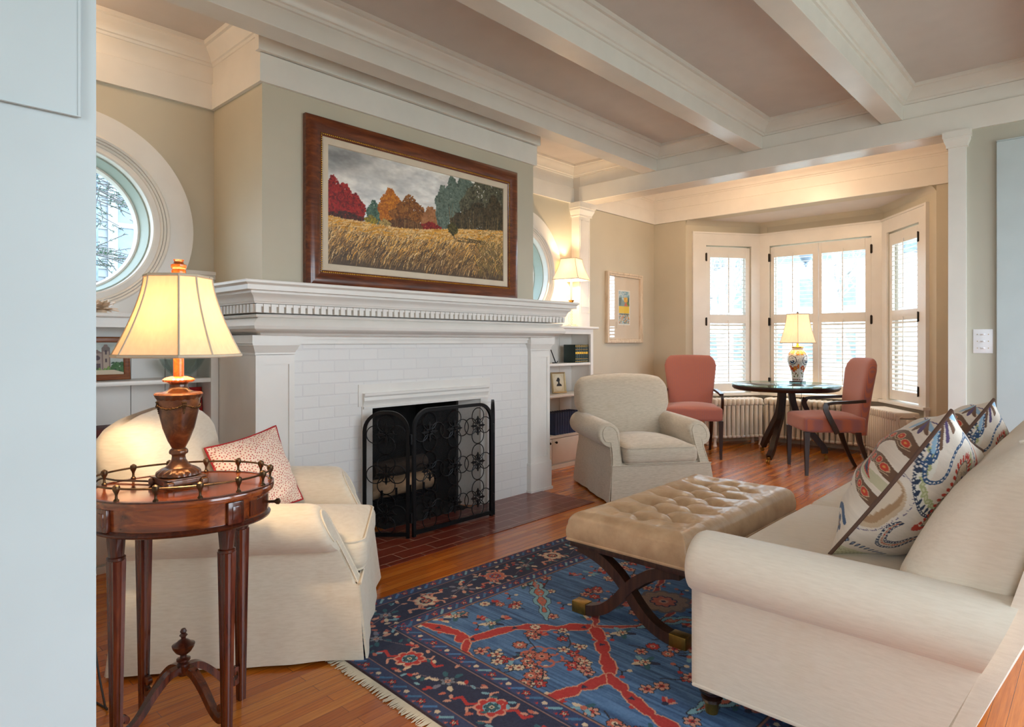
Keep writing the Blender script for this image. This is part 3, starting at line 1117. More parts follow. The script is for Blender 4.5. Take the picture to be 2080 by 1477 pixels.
def portal(loc, d, w, h):
    L = bpy.data.lights.new('daylight_portal', 'AREA')
    L.shape = 'RECTANGLE'
    L.size, L.size_y = w, h
    L.cycles.is_portal = True
    o = bpy.data.objects.new('daylight_portal', L)
    COL.objects.link(o)
    o.location = loc
    o.rotation_euler = Vector(d).to_track_quat('-Z', 'Y').to_euler()


portal((1.6, -1.85, 1.525), (0, 1, 0), 1.6, 2.05)
portal((3.85, -1.85, 1.525), (0, 1, 0), 2.1, 2.05)
portal((-2.65, -0.8, 1.45), (1, 0, 0), 1.4, 2.3)
for k, (A, B) in enumerate(BAY):
    L = math.hypot(B[0] - A[0], B[1] - A[1])
    ux, uy = (B[0] - A[0]) / L, (B[1] - A[1]) / L
    um = sum(OPEN[k]) / 2
    portal((A[0] + ux * um - uy * 0.16, A[1] + uy * um + ux * 0.16, 1.47), (uy, -ux, 0), OPEN[k][1] - OPEN[k][0], 1.76)
for cx, cz in RW:
    portal((cx, YN + 0.24, cz), (0, -1, 0), 0.8, 0.8)


def bulb(name, loc, watts, colour, radius=0.03):
    L = bpy.data.lights.new(name, 'POINT')
    L.energy = watts
    L.color = colour
    L.shadow_soft_size = radius
    o = bpy.data.objects.new(name, L)
    COL.objects.link(o)
    o.location = loc
    return o


scene.view_settings.view_transform = 'Standard'
scene.view_settings.look = 'None'
scene.view_settings.exposure = EXPO
scene.view_settings.gamma = 1.0
scene.view_settings.use_curve_mapping = False
try:
    scene.cycles.use_denoising = True
    scene.cycles.max_bounces = 9
    scene.cycles.diffuse_bounces = 5
    scene.cycles.glossy_bounces = 4
    scene.cycles.transmission_bounces = 8
    scene.cycles.transparent_max_bounces = 12
    scene.cycles.sample_clamp_indirect = 6.0
    scene.cycles.caustics_refractive = False
    scene.cycles.caustics_reflective = False
except Exception:
    pass

# ================================================================== outdoors
M['snowlawn'] = plain('pale_winter_lawn', (176, 176, 160), 0.95, var=0.1, vscale=2)
M['siding'] = plain('dimmed_white_siding', (158, 162, 166), 0.7, var=0.02)  # white siding coloured grey so the daylight does not burn it out
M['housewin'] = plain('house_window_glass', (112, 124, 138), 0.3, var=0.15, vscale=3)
M['bark'] = plain('grey_bark', (104, 98, 96), 0.9, var=0.2)
M['palebark'] = plain('washed_out_bark', (166, 160, 158), 0.9, var=0.1)  # bark colour lightened to look overexposed beyond the bay
M['paleside'] = plain('washed_out_siding', (206, 208, 212), 0.8, var=0.02)  # street house lightened likewise, as if washed out by daylight
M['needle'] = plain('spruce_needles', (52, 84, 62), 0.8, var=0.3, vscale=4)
M['roof'] = plain('slate_roof', (116, 130, 146), 0.8, var=0.1)
o = MB().box(-40, 80, -40, 60, -0.75, -0.6).build('ground_lawn', 'snowlawn', angle=0)
struct(o)


def siding_wall(mb, x0, x1, y, z0, z1):
    z = z0
    while z < z1:
        mb.prism([(y, z), (y - 0.02, z), (y, z + 0.13)], 'x', x0, x1)
        z += 0.13
    mb.box(x0, x1, y, y + 0.3, z0, z1)


# the neighbour's house behind the round windows
hs = thing('neighbour_house', 'white clapboard house with sash windows seen through the round window', 'house', (2.5, 12.0, -0.6))
w = MB()
siding_wall(w, -3, 12, 12.0, -0.6, 7.0)
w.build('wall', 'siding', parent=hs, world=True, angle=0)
for x0 in (-0.3, 3.25, 7.0, 10.2):
    for z0 in (2.25, ):
        f = MB().box(x0 - 0.14, x0, 11.93, 12.0, z0 - 0.12, z0 + 1.9).box(x0 + 0.95, x0 + 1.09, 11.93, 12.0, z0 - 0.12, z0 + 1.9).box(x0, x0 + 0.95, 11.93, 12.0, z0 + 1.76, z0 + 1.9)
        f.box(x0 - 0.18, x0 + 1.13, 11.9, 12.0, z0 - 0.16, z0).box(x0, x0 + 0.95, 11.94, 12.0, z0 + 0.84, z0 + 0.92)
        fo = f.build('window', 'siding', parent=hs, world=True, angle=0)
        p = MB().box(x0, x0 + 0.95, 11.96, 11.985, z0, z0 + 1.8)
        p.v = [(a - 2.5, b - 12.0, c_ + 0.6) for a, b, c_ in p.v]
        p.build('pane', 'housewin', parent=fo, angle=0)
MB().box(2.75, 2.95, 11.85, 12.0, -0.6, 7.0).build('corner_board', 'roof', parent=hs, world=True, angle=0)
MB().box(-3, 12, 11.93, 12.0, 1.70, 1.86).build('belt_course', 'roof', parent=hs, world=True, angle=0)

# the white house across the street behind the bay
hs = thing('street_house', 'pale house with rows of dark windows across the street beyond the bay', 'house', (34, 8, -0.6))
MB().box(34, 40, 4.5, 18, -0.6, 5.4).build('wall', 'paleside', parent=hs, world=True, angle=0)
MB().prism([(4.0, 5.3), (18.5, 5.3), (16.5, 8.0), (6.0, 8.0)], 'x', 33.6, 40.4).build('roof', 'roof', parent=hs, world=True, angle=0)
for i in range(7):
    for z0 in (0.2, 3.0):
        y0 = 5.4 + i * 1.75
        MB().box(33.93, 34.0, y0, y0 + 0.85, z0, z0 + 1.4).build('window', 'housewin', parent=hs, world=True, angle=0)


def twigs(mb, p, d, L, r, depth, rnd):
    q = [p]
    n = 4
    dd = d.normalized()
    for i in range(n):
        dd = (dd + Vector((rnd.uniform(-.18, .18), rnd.uniform(-.18, .18), rnd.uniform(-.1, .2)))).normalized()
        q.append(q[-1] + dd * (L / n))
    mb.tube(q, [r * (1 - 0.45 * i / n) for i in range(n + 1)], 5)
    if depth == 0:
        return
    for i in range(4 if depth > 1 else 5):
        k = rnd.randint(2, n)
        nd = (dd + Vector((rnd.uniform(-1, 1), rnd.uniform(-1, 1), rnd.uniform(-.2, .8))) * 0.9).normalized()
        twigs(mb, q[k], nd, L * rnd.uniform(.5, .72), r * 0.5, depth - 1, rnd)


rn = random.Random(5)
for i, (x, y, h, lab) in enumerate([(16.0, 7.3, 3.0, 'bare grey tree behind the left angled window'), (21.0, 5.6, 3.4, 'bare winter tree seen between the shutter leaves of the middle window')]):
    tr = thing('bare_tree', lab, 'tree', (x, y, -0.6), 0)
    mb = MB()
    twigs(mb, Vector((0, 0, 0)), Vector((0, 0, 1)), h, 0.17, 4, rn)
    mb.build('branches', 'palebark', parent=tr)

# spruce boughs close to the left round window
sp = thing('spruce_tree', 'green spruce boughs hanging outside the round window by the lamp', 'tree', (1.0, 6.9, -0.6))
MB().tube([(-0.7, 0.5, 0), (-0.68, 0.5, 3.0), (-0.6, 0.5, 6.5)], [0.16, 0.12, 0.05], 8).build('trunk', 'bark', parent=sp)
nd, br = MB(), MB()
rn = random.Random(21)
for z, n, L in ((2.05, 6, 2.1), (2.3, 6, 2.2), (2.55, 6, 2.2), (2.75, 5, 2.0), (3.55, 5, 2.1), (3.8, 5, 2.0), (4.2, 5, 1.9), (5.0, 6, 1.5)):
    for i in range(n):
        a = rn.uniform(-0.75, 0.5)
        p0 = Vector((-0.66, 0.5, z))
        d = Vector((math.cos(a), math.sin(a) * 0.8, rn.uniform(-0.12, 0.1)))
        pts = [p0 + d * (L * t / 6) + Vector((0, 0, -0.28 * (t / 6) ** 2)) for t in range(7)]
        br.tube(pts, [0.014 * (1 - t / 8) for t in range(7)], 5)
        for t in range(1, 7):
            for s_ in range(3):
                sd = (d + Vector((rn.uniform(-1, 1), rn.uniform(-1, 1), rn.uniform(-0.5, 0.3)))).normalized()
                q0 = pts[t] * 1.0 - d * rn.uniform(0, L / 6)
                ln = rn.uniform(0.18, 0.4)
                br.tube([q0, q0 + sd * ln], 0.004, 4)
                for k in range(16):
                    c = q0 + sd * (ln * (k + rn.random()) / 16)
                    dv = (sd * 0.6 + Vector((rn.uniform(-1, 1), rn.uniform(-1, 1), rn.uniform(-1, 1)))).normalized() * rn.uniform(0.03, 0.055)
                    sdv = dv.cross(Vector((rn.random(), rn.random(), rn.random()))).normalized() * 0.004
                    nd.add([c - sdv, c + sdv, c + dv], [(0, 1, 2)])
br.build('branch', 'bark', parent=sp)
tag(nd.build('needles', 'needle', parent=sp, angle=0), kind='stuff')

# lantern hanging on the porch outside the bay
ln = thing('porch_lantern', 'small hanging porch lantern seen through the top of the right middle shutter', 'lantern', (9.2, 3.035, 2.29))
MB().lathe([(0.004, -0.06), (0.03, -0.02), (0.012, 0.0), (0.05, 0.02), (0.085, 0.09), (0.09, 0.20), (0.10, 0.21), (0.03, 0.27), (0.008, 0.30)], (0, 0, 0), 16).build('body', 'roof', ln)
MB().tube([(0, 0, 0.29), (0, 0, 0.75)], 0.008, 6).build('chain', 'roof', ln)

# ================================================================== upholstery
def armchair(name, label, loc, rz, mat):
    """Skirted roll-arm chair, facing local -Y, origin on the floor at its middle."""
    t = thing(name, label, 'armchair', loc, rz, None)
    # body under the cushion
    MB().rbox(-0.385, 0.385, -0.40, 0.42, 0.20, 0.30, 0.012).build('seat_frame', mat, t)
    # skirt with kick pleats at the corners
    for side in range(4):
        mb = MB()
        w0 = (0.392, 0.405)
        hw, hd = 0.392, 0.425
        cs = [(-hw, -hd), (hw, -hd), (hw, hd), (-hw, hd)]
        a, b = Vector(cs[side]), Vector(cs[(side + 1) % 4])
        d = (b - a).normalized()
        nrm = Vector((d.y, -d.x))
        n = 40
        secs = []
        for i in range(n + 1):
            p = a + (b - a) * (0.004 + 0.992 * i / n)
            wav = 0.005 * math.sin(i * 0.33 + side * 2) + 0.003 * math.sin(i * 0.71)
            e = max(0, 1 - min(i, n - i) / 3) * 0.006
            sec = []
            zt = 0.27 + max(0.0, (p.y + 0.425) / 0.5) + 0.005
            for z, fl in (((0.29, 0.0), (0.27, 0.004), (0.18, 0.012), (0.09, 0.02), (0.014, 0.028)) if side % 2 == 0 else ((0.43, -0.012), (0.36, -0.008), (0.29, 0.002), (0.18, 0.012), (0.014, 0.026))):
                z = min(z, zt) if side % 2 else z
                q = p + nrm * (fl + wav * max(0, 0.29 - z) / 0.28 + e * max(0, 0.29 - z) / 0.28)
                q = q + d * ((fl * 0.9) * (2 * i / n - 1))
                sec.append((q.x, q.y, z))
            back = [(x - nrm.x * 0.008, y - nrm.y * 0.008, z) for x, y, z in sec[::-1]]
            secs.append(sec + back)
        mb.loft(secs)
        mb.build('skirt', mat, t)
    # welt above the skirt
    MB().tube([(-0.395, -0.430, 0.288), (0.395, -0.430, 0.288)], 0.0055, 6).build('welt', mat, t)
    # arms: panel below, roll above, flared towards the bottom in front
    for s in (-1, 1):
        mb = MB()
        secs = []
        ys = [-0.425, -0.420, -0.405, -0.38, -0.2, 0.05, 0.25, 0.42]
        for i, y in enumerate(ys):
            ins = [0.022, 0.010, 0.003, 0, 0, 0, 0, 0][i]
            up = [0, 0, 0, 0, 0.004, 0.008, 0.012, 0.014][i]
            cx, cz, r = 0.368, 0.497 + up, 0.092 - ins
            prof = [(0.298 + ins, 0.27), (0.296 + ins, 0.36), (0.290 + ins, 0.44)]
            prof += [(cx + r * math.cos(rad(a)), cz + r * math.sin(rad(a))) for a in range(168, -72, -12)]
            prof += [(0.374 - ins, 0.405), (0.380 - ins, 0.34), (0.394 - ins, 0.27)]
            wt = max(0.0, min(1.0, (0.05 - y) / 0.43))
            secs.append([(s * p[0], y + wt * 0.50 * max(0, p[1] - 0.27), p[1]) for p in prof])
        mb.loft(secs)
        arm = mb.build('arm', mat, t, angle=50)
        # facing with its welt
        ft = MB()
        fp = [(0.312, 0.292), (0.309, 0.38), (0.305, 0.44)]
        fp += [(0.362 + 0.058 * math.cos(rad(a)), 0.497 + 0.064 * math.sin(rad(a))) for a in range(165, -40, -12)]
        fp += [(0.368, 0.45), (0.366, 0.40), (0.372, 0.34), (0.384, 0.292)]
        ft.prism([(s * x, z) for x, z in fp], 'y', -0.4285, -0.418)
        ft.tube([(s * x, -0.4285, z) for x, z in fp], 0.004, 6, closed=True)
        ft.v = [(x, y + 0.50 * max(0, z - 0.27), z) for x, y, z in ft.v]
        ft.build('arm_front', mat, arm)
    # back: leaning, arched top, rounded corners
    secs = []
    lean = math.tan(rad(14))
    zs = [0.26, 0.34, 0.45, 0.56, 0.66, 0.74, 0.80, 0.84, 0.868, 0.886, 0.896]
    for z in zs:
        k = (z - 0.26) / (0.896 - 0.26)
        hw = 0.335 + 0.078 * min(1, max(0, (z - 0.5) / 0.14))
        top = max(0, (z - 0.76) / 0.136)
        th = 0.115 * math.sqrt(max(0.02, 1 - top ** 2.6)) if z > 0.76 else 0.115
        yc = 0.315 + (z - 0.26) * lean * 0.75
        hw2 = hw - 0.055 * top ** 3
        sec = []
        n = 44
        for j in range(n):
            a = 2 * PI * j / n
            c, s_ = math.cos(a), math.sin(a)
            x = hw2 * math.copysign(abs(c) ** 0.28, c)
            y = th * math.copysign(abs(s_) ** 0.55, s_)
            arch = 0.030 * (1 - (x / 0.413) ** 2) * min(1, k * 1.2) - 0.024 * (abs(x) / 0.413) ** 4 * top
            puff = -0.022 * (1 - (x / 0.39) ** 2) * math.sin(PI * k) if s_ < 0 else 0
            sec.append((x, yc + y + puff, z + arch))
        secs.append(sec)
    mb = MB().loft(secs)
    bk = mb.build('backrest', mat, t, angle=60)
    # seat cushion with welts
    def crown(o):
        return o
    sx, sy, sz = 0.584, 0.74, 0.135
    mt = Matrix.Translation((0, -0.075, 0.355))
    c = MB().soft(sx, sy, sz, 0.048, 18, 0.05, 0.0, mt).build('seat_cushion', mat, t, angle=60)
    w = MB()
    for z in (0.355 + sz / 2 - 0.011, 0.355 - sz / 2 + 0.011):
        cr, hx, y0_, y1_ = 0.05, sx / 2 - 0.011, -0.075 - sy / 2 + 0.011, -0.075 + sy / 2 - 0.1
        p_ = [(x, y, z) for x, y in arc(-hx + cr, y0_ + cr, cr, 180, 270, 6) + arc(hx - cr, y0_ + cr, cr, 270, 360, 6)] + [(hx, y1_, z), (-hx, y1_, z)]
        w.tube(p_, 0.0050, 6, closed=True)
    w.build('cushion_welt', mat, c)
    return t


def face(dx, dy):
    """Rotation that turns local -Y towards (dx, dy)."""
    return math.atan2(dy, dx) + PI / 2


# the near chair: front right skirt corner at (1.373, 2.025), facing (0.78, -0.62)
fx, fy = 0.782, -0.623
sxv = (-fy, fx)                                    # towards the sitter's left
c0 = (1.373 + sxv[0] * 0.415 - fx * 0.455, 2.025 + sxv[1] * 0.415 - fy * 0.455)
armchair('armchair', 'cream skirted armchair behind the oval lamp table with a dotted cushion', (c0[0], c0[1], 0), face(fx, fy), 'cream')
CH = (c0, face(fx, fy))
fx, fy = -0.58, -0.815
sxv = (-fy, fx)
c1 = (3.869 - sxv[0] * -0.415 - fx * 0.455, 2.632 - sxv[1] * -0.415 - fy * 0.455)
armchair('armchair', 'greige skirted armchair standing empty between fireplace and tufted bench', (c1[0], c1[1], 0), face(fx, fy), 'taupe')


# ------------------------------------------------------------------ scatter cushions
def pillow_pos(w, h, th, side, slump=0.0):
    """Map canvas (U,V) over w x h to one face of a plump cushion lying in its own XZ plane, bulging to side*Y."""
    def f(U, V):
        a, b = 2 * U / w - 1, 2 * V / h - 1
        # edges pull in between the corners
        ax = a * (1 - 0.07 * (1 - b ** 2) * np.abs(a) ** 3)
        bz = b * (1 - 0.07 * (1 - a ** 2) * np.abs(b) ** 3)
        g = np.clip((1 - np.abs(a) ** 2.4) * (1 - np.abs(b) ** 2.4), 0, 1) ** 0.62
        wr = 0.006 * np.sin(a * 9 + b * 4) * (1 - g) * (np.abs(b) > 0) + 0.004 * np.sin(b * 13 - a * 5)
        y = side * (th * g + wr * np.minimum(g * 4, 1))
        return ax * w / 2, y, (bz + 1) * h / 2 * (1 - slump * (1 - ax) / 2) - h / 2
    return f


def cushion(name, label, mtx, w, h, th, front, back, mat, pipe, piper, group=None, slump=0.0):
    t = thing(name, label, 'cushion', mtx.to_translation(), 0, group)
    t.rotation_euler = mtx.to_euler()
    for cv, s in ((front, -1), (back, 1)):
        g_ = pillow_pos(w, h, th, s, slump)
        o = colour_grid('front_cover' if s < 0 else 'back_cover', cv, lambda U, V, g_=g_: g_(U * w / U.max(), V * h / V.max()), mat, t, s > 0)
    f = pillow_pos(w, h, th, 1, slump)
    U = np.concatenate([np.linspace(0, w, 24)[:-1], np.full(23, w), np.linspace(w, 0, 24)[:-1], np.zeros(23)])
    V = np.concatenate([np.zeros(23), np.linspace(0, h, 24)[:-1], np.full(23, h), np.linspace(h, 0, 24)[:-1]])
    x, y, z = f(U, V)
    MB().tube([(float(a), 0.0, float(c)) for a, c in zip(x, z)], piper, 8, closed=True).build('piping', pipe, t)
    return t


# dotted red and white cushion on the near chair
M['redpipe'] = plain('red_piping', (164, 30, 34), 0.8)
cv = Canvas(0.44, 0.44, 0.002, (236, 214, 196))
rn = random.Random(3)
pts = []
for _ in range(9000):
    u, v = rn.random() * 0.44, rn.random() * 0.44
    if all((u - a) ** 2 + (v - b) ** 2 > 0.0112 ** 2 for a, b in pts):
        pts.append((u, v))
for u, v in pts:
    cv.ell(u, v, rn.uniform(0.003, 0.0052), rn.uniform(0.0022, 0.0036), rn.uniform(0, 3), (178 + rn.randint(-12, 14), 52 + rn.randint(-10, 20), 52))
m = Matrix.Translation((CH[0][0], CH[0][1], 0)) @ Matrix.Rotation(CH[1], 4, 'Z') @ Matrix.Translation((0.150, 0.075, 0.600)) @ Matrix.Rotation(rad(-42), 4, 'Z') @ Matrix.Rotation(rad(-20), 4, 'X') @ Matrix.Rotation(rad(-9), 4, 'Y')
cushion('throw_cushion', 'small white cushion with red dots and red piping on the near armchair', m, 0.37, 0.37, 0.075, cv, cv, 'crewel', 'redpipe', 0.005)

# ------------------------------------------------------------------ sofa
SO = (3.0, 0.55, 0)
t = thing('sofa', 'ivory roll-arm sofa with two embroidered cushions at the right edge', 'sofa', SO, 0)
XL, XR = 1.885, 4.20
YB = lambda z: 0.385 - 0.41 * z                     # raked outer back plane
f = MB()
secs = []
for x in (XL + 0.01, XR - 0.01):
    secs.append([(x, 0.95, 0.105), (x, 0.958, 0.115), (x, 0.958, 0.30), (x, YB(0.30), 0.30), (x, YB(0.105), 0.105)])
f.loft(secs).build('seat_frame', 'sofacream', t, world=True)
MB().tube([(XR, 0.965, 0.105), (XL, 0.965, 0.105), (XL, YB(0.105), 0.105), (XR, YB(0.105), 0.105)], 0.006, 8, closed=True).build('welt', 'sofacream', t, world=True)


def sofa_arm(s, x_out):
    mb = MB()
    secs = []
    for i, y in enumerate((0.978, 0.976, 0.968, 0.955, 0.93, 0.8, 0.6, 0.4, 0.28, None)):
        ins = [0.04, 0.022, 0.008, 0.002, 0, 0, 0, 0, 0, 0][i]
        ccx, ccz, r = 0.048, 0.487, 0.102 - ins
        prof = [(0.165 - ins, 0.105), (0.163 - ins, 0.40)]
        prof += [(ccx + r * math.cos(rad(a)) * 1.08, ccz + r * math.sin(rad(a))) for a in range(-10, 232, 11)]
        prof += [(0.0 + ins * 0.4, 0.405), (0.0 + ins * 0.4, 0.30), (0.0 + ins * 0.4, 0.105)]
        if y is None:
            secs.append([(x_out + s * p[0], YB(p[1]) + 0.002, p[1] * 0.995 + 0.0005) for p in prof])
        else:
            secs.append([(x_out + s * p[0], max(y, YB(p[1]) + 0.004), p[1]) for p in prof])
    mb.loft(secs)
    return mb.build('arm', 'sofacream', t, angle=60, world=True)


arm = sofa_arm(1, XL)
sofa_arm(-1, XR)
pb = [(YB(0.105) + 0.004, 0.105), (YB(0.105) - 0.035, 0.105), (YB(0.11) - 0.044, 0.125), (YB(0.5) - 0.048, 0.5), (YB(0.88) - 0.044, 0.88), (YB(0.93) - 0.025, 0.945), (YB(0.93) + 0.02, 0.96), (YB(0.9) + 0.05, 0.9), (YB(0.5) + 0.004, 0.5)]
MB().loft([[(x, 0.2 + (y - 0.2) * k, 0.5 + (z - 0.5) * k2) for y, z in pb] for x, k, k2 in ((XL + 0.004, 0.90, 0.985), (XL + 0.010, 0.97, 0.995), (XL + 0.03, 1, 1), (XR - 0.03, 1, 1), (XR - 0.004, 0.93, 0.99))]).build('outside_back', 'sofacream', t, angle=50, world=True)
# the back: thick, raked, its end bulging past the arm
prof = [(YB(0.30) + 0.0, 0.30), (YB(0.45), 0.45), (YB(0.6), 0.60), (YB(0.75), 0.75), (YB(0.86), 0.86), (0.018, 0.900), (0.032, 0.936), (0.064, 0.957), (0.105, 0.958), (0.150, 0.944), (0.20, 0.910),
        (0.25, 0.865), (0.30, 0.81), (0.345, 0.735), (0.385, 0.655), (0.42, 0.575), (0.44, 0.50), (0.445, 0.43), (0.42, 0.36), (0.36, 0.31)]
cy_, cz_ = 0.20, 0.62
secs = []
for x, k in ((1.94, 0.05), (1.942, 0.45), (1.952, 0.72), (1.97, 0.88), (2.0, 0.965), (2.05, 1.0), (2.4, 1.012), (3.0, 1.015), (3.6, 1.012), (4.05, 1.0), (4.12, 0.94), (4.15, 0.7), (4.155, 0.05)):
    secs.append([(x, cy_ + (y - cy_) * k, cz_ + (z - cz_) * k) for y, z in prof])
bk = MB().loft(secs).build('backrest', 'sofacream', t, angle=70, world=True)
w = MB()
w.tube([(x, y, z) for x, y, z in spline([(2.06, YB(0.6) + 0.001, 0.6), (2.055, YB(0.8), 0.80), (2.05, 0.03, 0.938), (2.05, 0.09, 0.962), (2.06, 0.16, 0.945)], 6)] , 0.005, 6)
w.tube([(2.05, 0.09, 0.962), (3.0, 0.09, 0.968), (4.05, 0.09, 0.962)], 0.005, 6)
w.v = [(a - SO[0], b - SO[1], c) for a, b, c in w.v]
w.build('back_welt', 'sofacream', bk)
for i, (a, b) in enumerate(((2.056, 3.04), (3.046, 4.03))):
    m = Matrix.Translation(((a + b) / 2, 0.69, 0.39))
    c = MB().soft(b - a, 0.62, 0.17, 0.045, 14, 0.03, 0.0, m).build('seat_cushion', 'sofacream', t, angle=70, world=True)
for x, y in ((1.930, 0.925), (4.155, 0.925), (1.930, 0.40), (4.155, 0.40)):
    lg = MB().lathe([(0.030, 0.052), (0.026, 0.058), (0.034, 0.064), (0.022, 0.070), (0.04, 0.082), (0.044, 0.092), (0.036, 0.105), (0.03, 0.125)], (x - SO[0], y - SO[1], 0), 20)
    lg = lg.build('leg', 'darkwood', t)
    MB().lathe([(0.019, 0.013), (0.0205, 0.02), (0.022, 0.045), (0.026, 0.053)], (x - SO[0], y - SO[1], 0), 20).build('ferrule', 'brass', lg)

# ------------------------------------------------------------------ embroidered cushions
NAVY, BLUE, REDC, BRN, TAN, GRN, VIO, SKYB = (44, 58, 84), (48, 84, 124), (196, 62, 42), (112, 82, 62), (176, 140, 106), (176, 182, 132), (88, 72, 116), (150, 186, 212)
LIN = (228, 216, 202)


def chain(cv, pts, col=BLUE, wd=0.016, dot=(232, 228, 222)):
    cv.line(pts, wd, col)
    L = 0
    for i in range(1, len(pts)):
        L += math.hypot(pts[i][0] - pts[i - 1][0], pts[i][1] - pts[i - 1][1])
        if L > 0.0135:
            L = 0
            a = math.atan2(pts[i][1] - pts[i - 1][1], pts[i][0] - pts[i - 1][0])
            cv.ell(pts[i][0], pts[i][1], 0.0042, 0.003, a, dot)


def stitch(cv, pts, col=VIO, ln=0.008):
    cv.line(pts, 0.0022, col)
    for i in range(1, len(pts), 2):
        dx, dy = pts[i][0] - pts[i - 1][0], pts[i][1] - pts[i - 1][1]
        n = math.hypot(dx, dy) or 1
        cv.line([pts[i], (pts[i][0] - dy / n * ln, pts[i][1] + dx / n * ln)], 0.002, col)


def linen_base(w, h, seed):
    cv = Canvas(w, h, 0.002, LIN)
    n = fbm(cv.H, cv.W, (4, 30), seed, 3)
    cv.a = cv.a + (n[..., None] - 0.5) * 16
    return cv


def band_leaf(cv, pts, wd, flip=1):
    """Brown appliqué leaf with red rosettes."""
    cv.line(pts, wd, BRN)
    for i in range(3, len(pts) - 2, 5):
        u, v = pts[i][0], pts[i][1]
        cv.disc(u, v, 0.0135, (206, 176, 140))
        cv.disc(u, v, 0.0115, REDC)
        cv.disc(u, v, 0.004, (214, 150, 70))
        cv.line(spline([(u - 0.02, v - 0.012), (u - 0.004, v - 0.02), (u + 0.016, v - 0.012)], 4), 0.002, (206, 180, 148))


def crewel_back(seed):
    """Face turned towards the camera: u runs from the near seam, v upward."""
    W = 0.62
    cv = linen_base(W, W, seed)
    # tan leaf beside the seam
    for d, c in ((0.0, (206, 180, 150)), (0.022, TAN), (0.044, (222, 204, 182))):
        cv.line(spline([(0.01, 0.36 - d), (0.07 - d * .3, 0.33), (0.10 - d, 0.26), (0.085 - d, 0.20), (0.03, 0.15 + d)], 8), [0.028] * 40, c)
    stitch(cv, spline([(0.03, 0.39), (0.105, 0.36), (0.135, 0.28), (0.115, 0.20), (0.05, 0.135), (0.005, 0.12)], 8), VIO, -0.008)
    # green vine and border of the large teardrop
    cv.line(spline([(0.09, 0.47), (0.12, 0.38), (0.19, 0.33), (0.26, 0.33)], 8), 0.05, (232, 228, 216))
    for i, (u, v) in enumerate(spline([(0.075, 0.49), (0.10, 0.42), (0.15, 0.365), (0.23, 0.345), (0.30, 0.36), (0.36, 0.42), (0.37, 0.49), (0.33, 0.55)], 4)):
        cv.ell(u, v, 0.017, 0.010, i * 1.3, GRN)
        cv.ell(u, v, 0.009, 0.004, i * 1.3, (206, 208, 170))
    chain(cv, spline([(0.055, 0.50), (0.065, 0.43), (0.11, 0.35), (0.18, 0.31), (0.24, 0.305)], 14), NAVY, 0.012)
    chain(cv, spline([(0.29, 0.30), (0.37, 0.345), (0.415, 0.43), (0.42, 0.52)], 14), NAVY, 0.012)
    for i in range(7):
        u, v = spline([(0.08, 0.42), (0.12, 0.355), (0.18, 0.325), (0.24, 0.325)], 2)[i]
        cv.ell(u, v, 0.013, 0.008, 1.2, NAVY)
    for i in range(5):
        u, v = spline([(0.31, 0.32), (0.36, 0.36), (0.39, 0.41)], 2)[i]
        cv.ell(u, v, 0.014, 0.009, 1.0, BLUE)
    # the red-toothed teardrop
    tear = spline([(0.235, 0.255), (0.25, 0.33), (0.235, 0.42), (0.245, 0.50), (0.295, 0.545), (0.345, 0.51), (0.345, 0.44), (0.30, 0.36), (0.285, 0.28), (0.26, 0.245), (0.235, 0.255)], 8)
    cx, cyy = 0.285, 0.42
    for i, (u, v) in enumerate(tear):
        j = tear[(i + 1) % len(tear)]
        a = math.atan2(j[1] - v, j[0] - u) + PI / 2
        if i % 2 == 0:
            cv.ell(u, v, 0.0135, 0.0062, a, REDC)
    cv.poly([(cx + (u - cx) * 0.82, cyy + (v - cyy) * 0.90) for u, v in tear], (206, 186, 160))
    cv.line([(cx + (u - cx) * 0.76, cyy + (v - cyy) * 0.87) for u, v in tear], 0.006, (110, 104, 92))
    rn = random.Random(seed)
    for _ in range(260):
        u, v = rn.uniform(0.24, 0.34), rn.uniform(0.26, 0.53)
        if ((u - 0.294) / 0.042) ** 2 + ((v - 0.475) / 0.05) ** 2 < 1 or (abs(u - 0.262) < 0.014 and v < 0.44):
            cv.line([(u, v), (u + rn.uniform(-.012, .012), v + rn.uniform(-.012, .012))], 0.0018, rn.choice([(170, 140, 104), (120, 112, 100), (226, 210, 188)]))
    cv.disc(0.30, 0.475, 0.007, (70, 60, 96))
    # blue chain scroll and hook
    chain(cv, spline([(0.015, 0.515), (0.055, 0.545), (0.09, 0.52), (0.095, 0.475), (0.075, 0.445)], 14), BLUE, 0.017)
    chain(cv, spline([(0.075, 0.49), (0.085, 0.44), (0.12, 0.405), (0.165, 0.425), (0.185, 0.48), (0.20, 0.545)], 14), BLUE, 0.015)
    chain(cv, spline([(0.20, 0.545), (0.25, 0.59), (0.33, 0.595), (0.385, 0.55)], 14), BLUE, 0.014)
    # hanging curl with a long tail along the sofa side
    for off, c in ((0.0, NAVY), (0.016, (196, 172, 150)), (0.03, NAVY)):
        chain(cv, spline([(0.155 + off * .6, 0.24), (0.125 + off, 0.20), (0.135 + off, 0.15 + off * .4), (0.19 + off * .3, 0.125 + off), (0.28, 0.15 + off), (0.38, 0.24 + off), (0.45, 0.36), (0.49, 0.50)], 14), c, 0.012, (222, 216, 208) if c == NAVY else REDC)
    # orange stem
    cv.line(spline([(0.42, 0.38), (0.43, 0.46), (0.42, 0.53), (0.44, 0.58)], 8), 0.05, (228, 208, 188))
    for i, (u, v) in enumerate(spline([(0.42, 0.38), (0.43, 0.46), (0.42, 0.54)], 3)):
        cv.ell(u, v, 0.02, 0.008, 0.3, REDC if i % 2 == 0 else (214, 120, 92))
    cv.flower(0.435, 0.57, 0.028, 5, REDC, (220, 120, 80), (232, 216, 196), 5)
    # bottom border
    cv.line([(0.03, 0.035), (0.35, 0.03)], 0.05, (206, 204, 172))
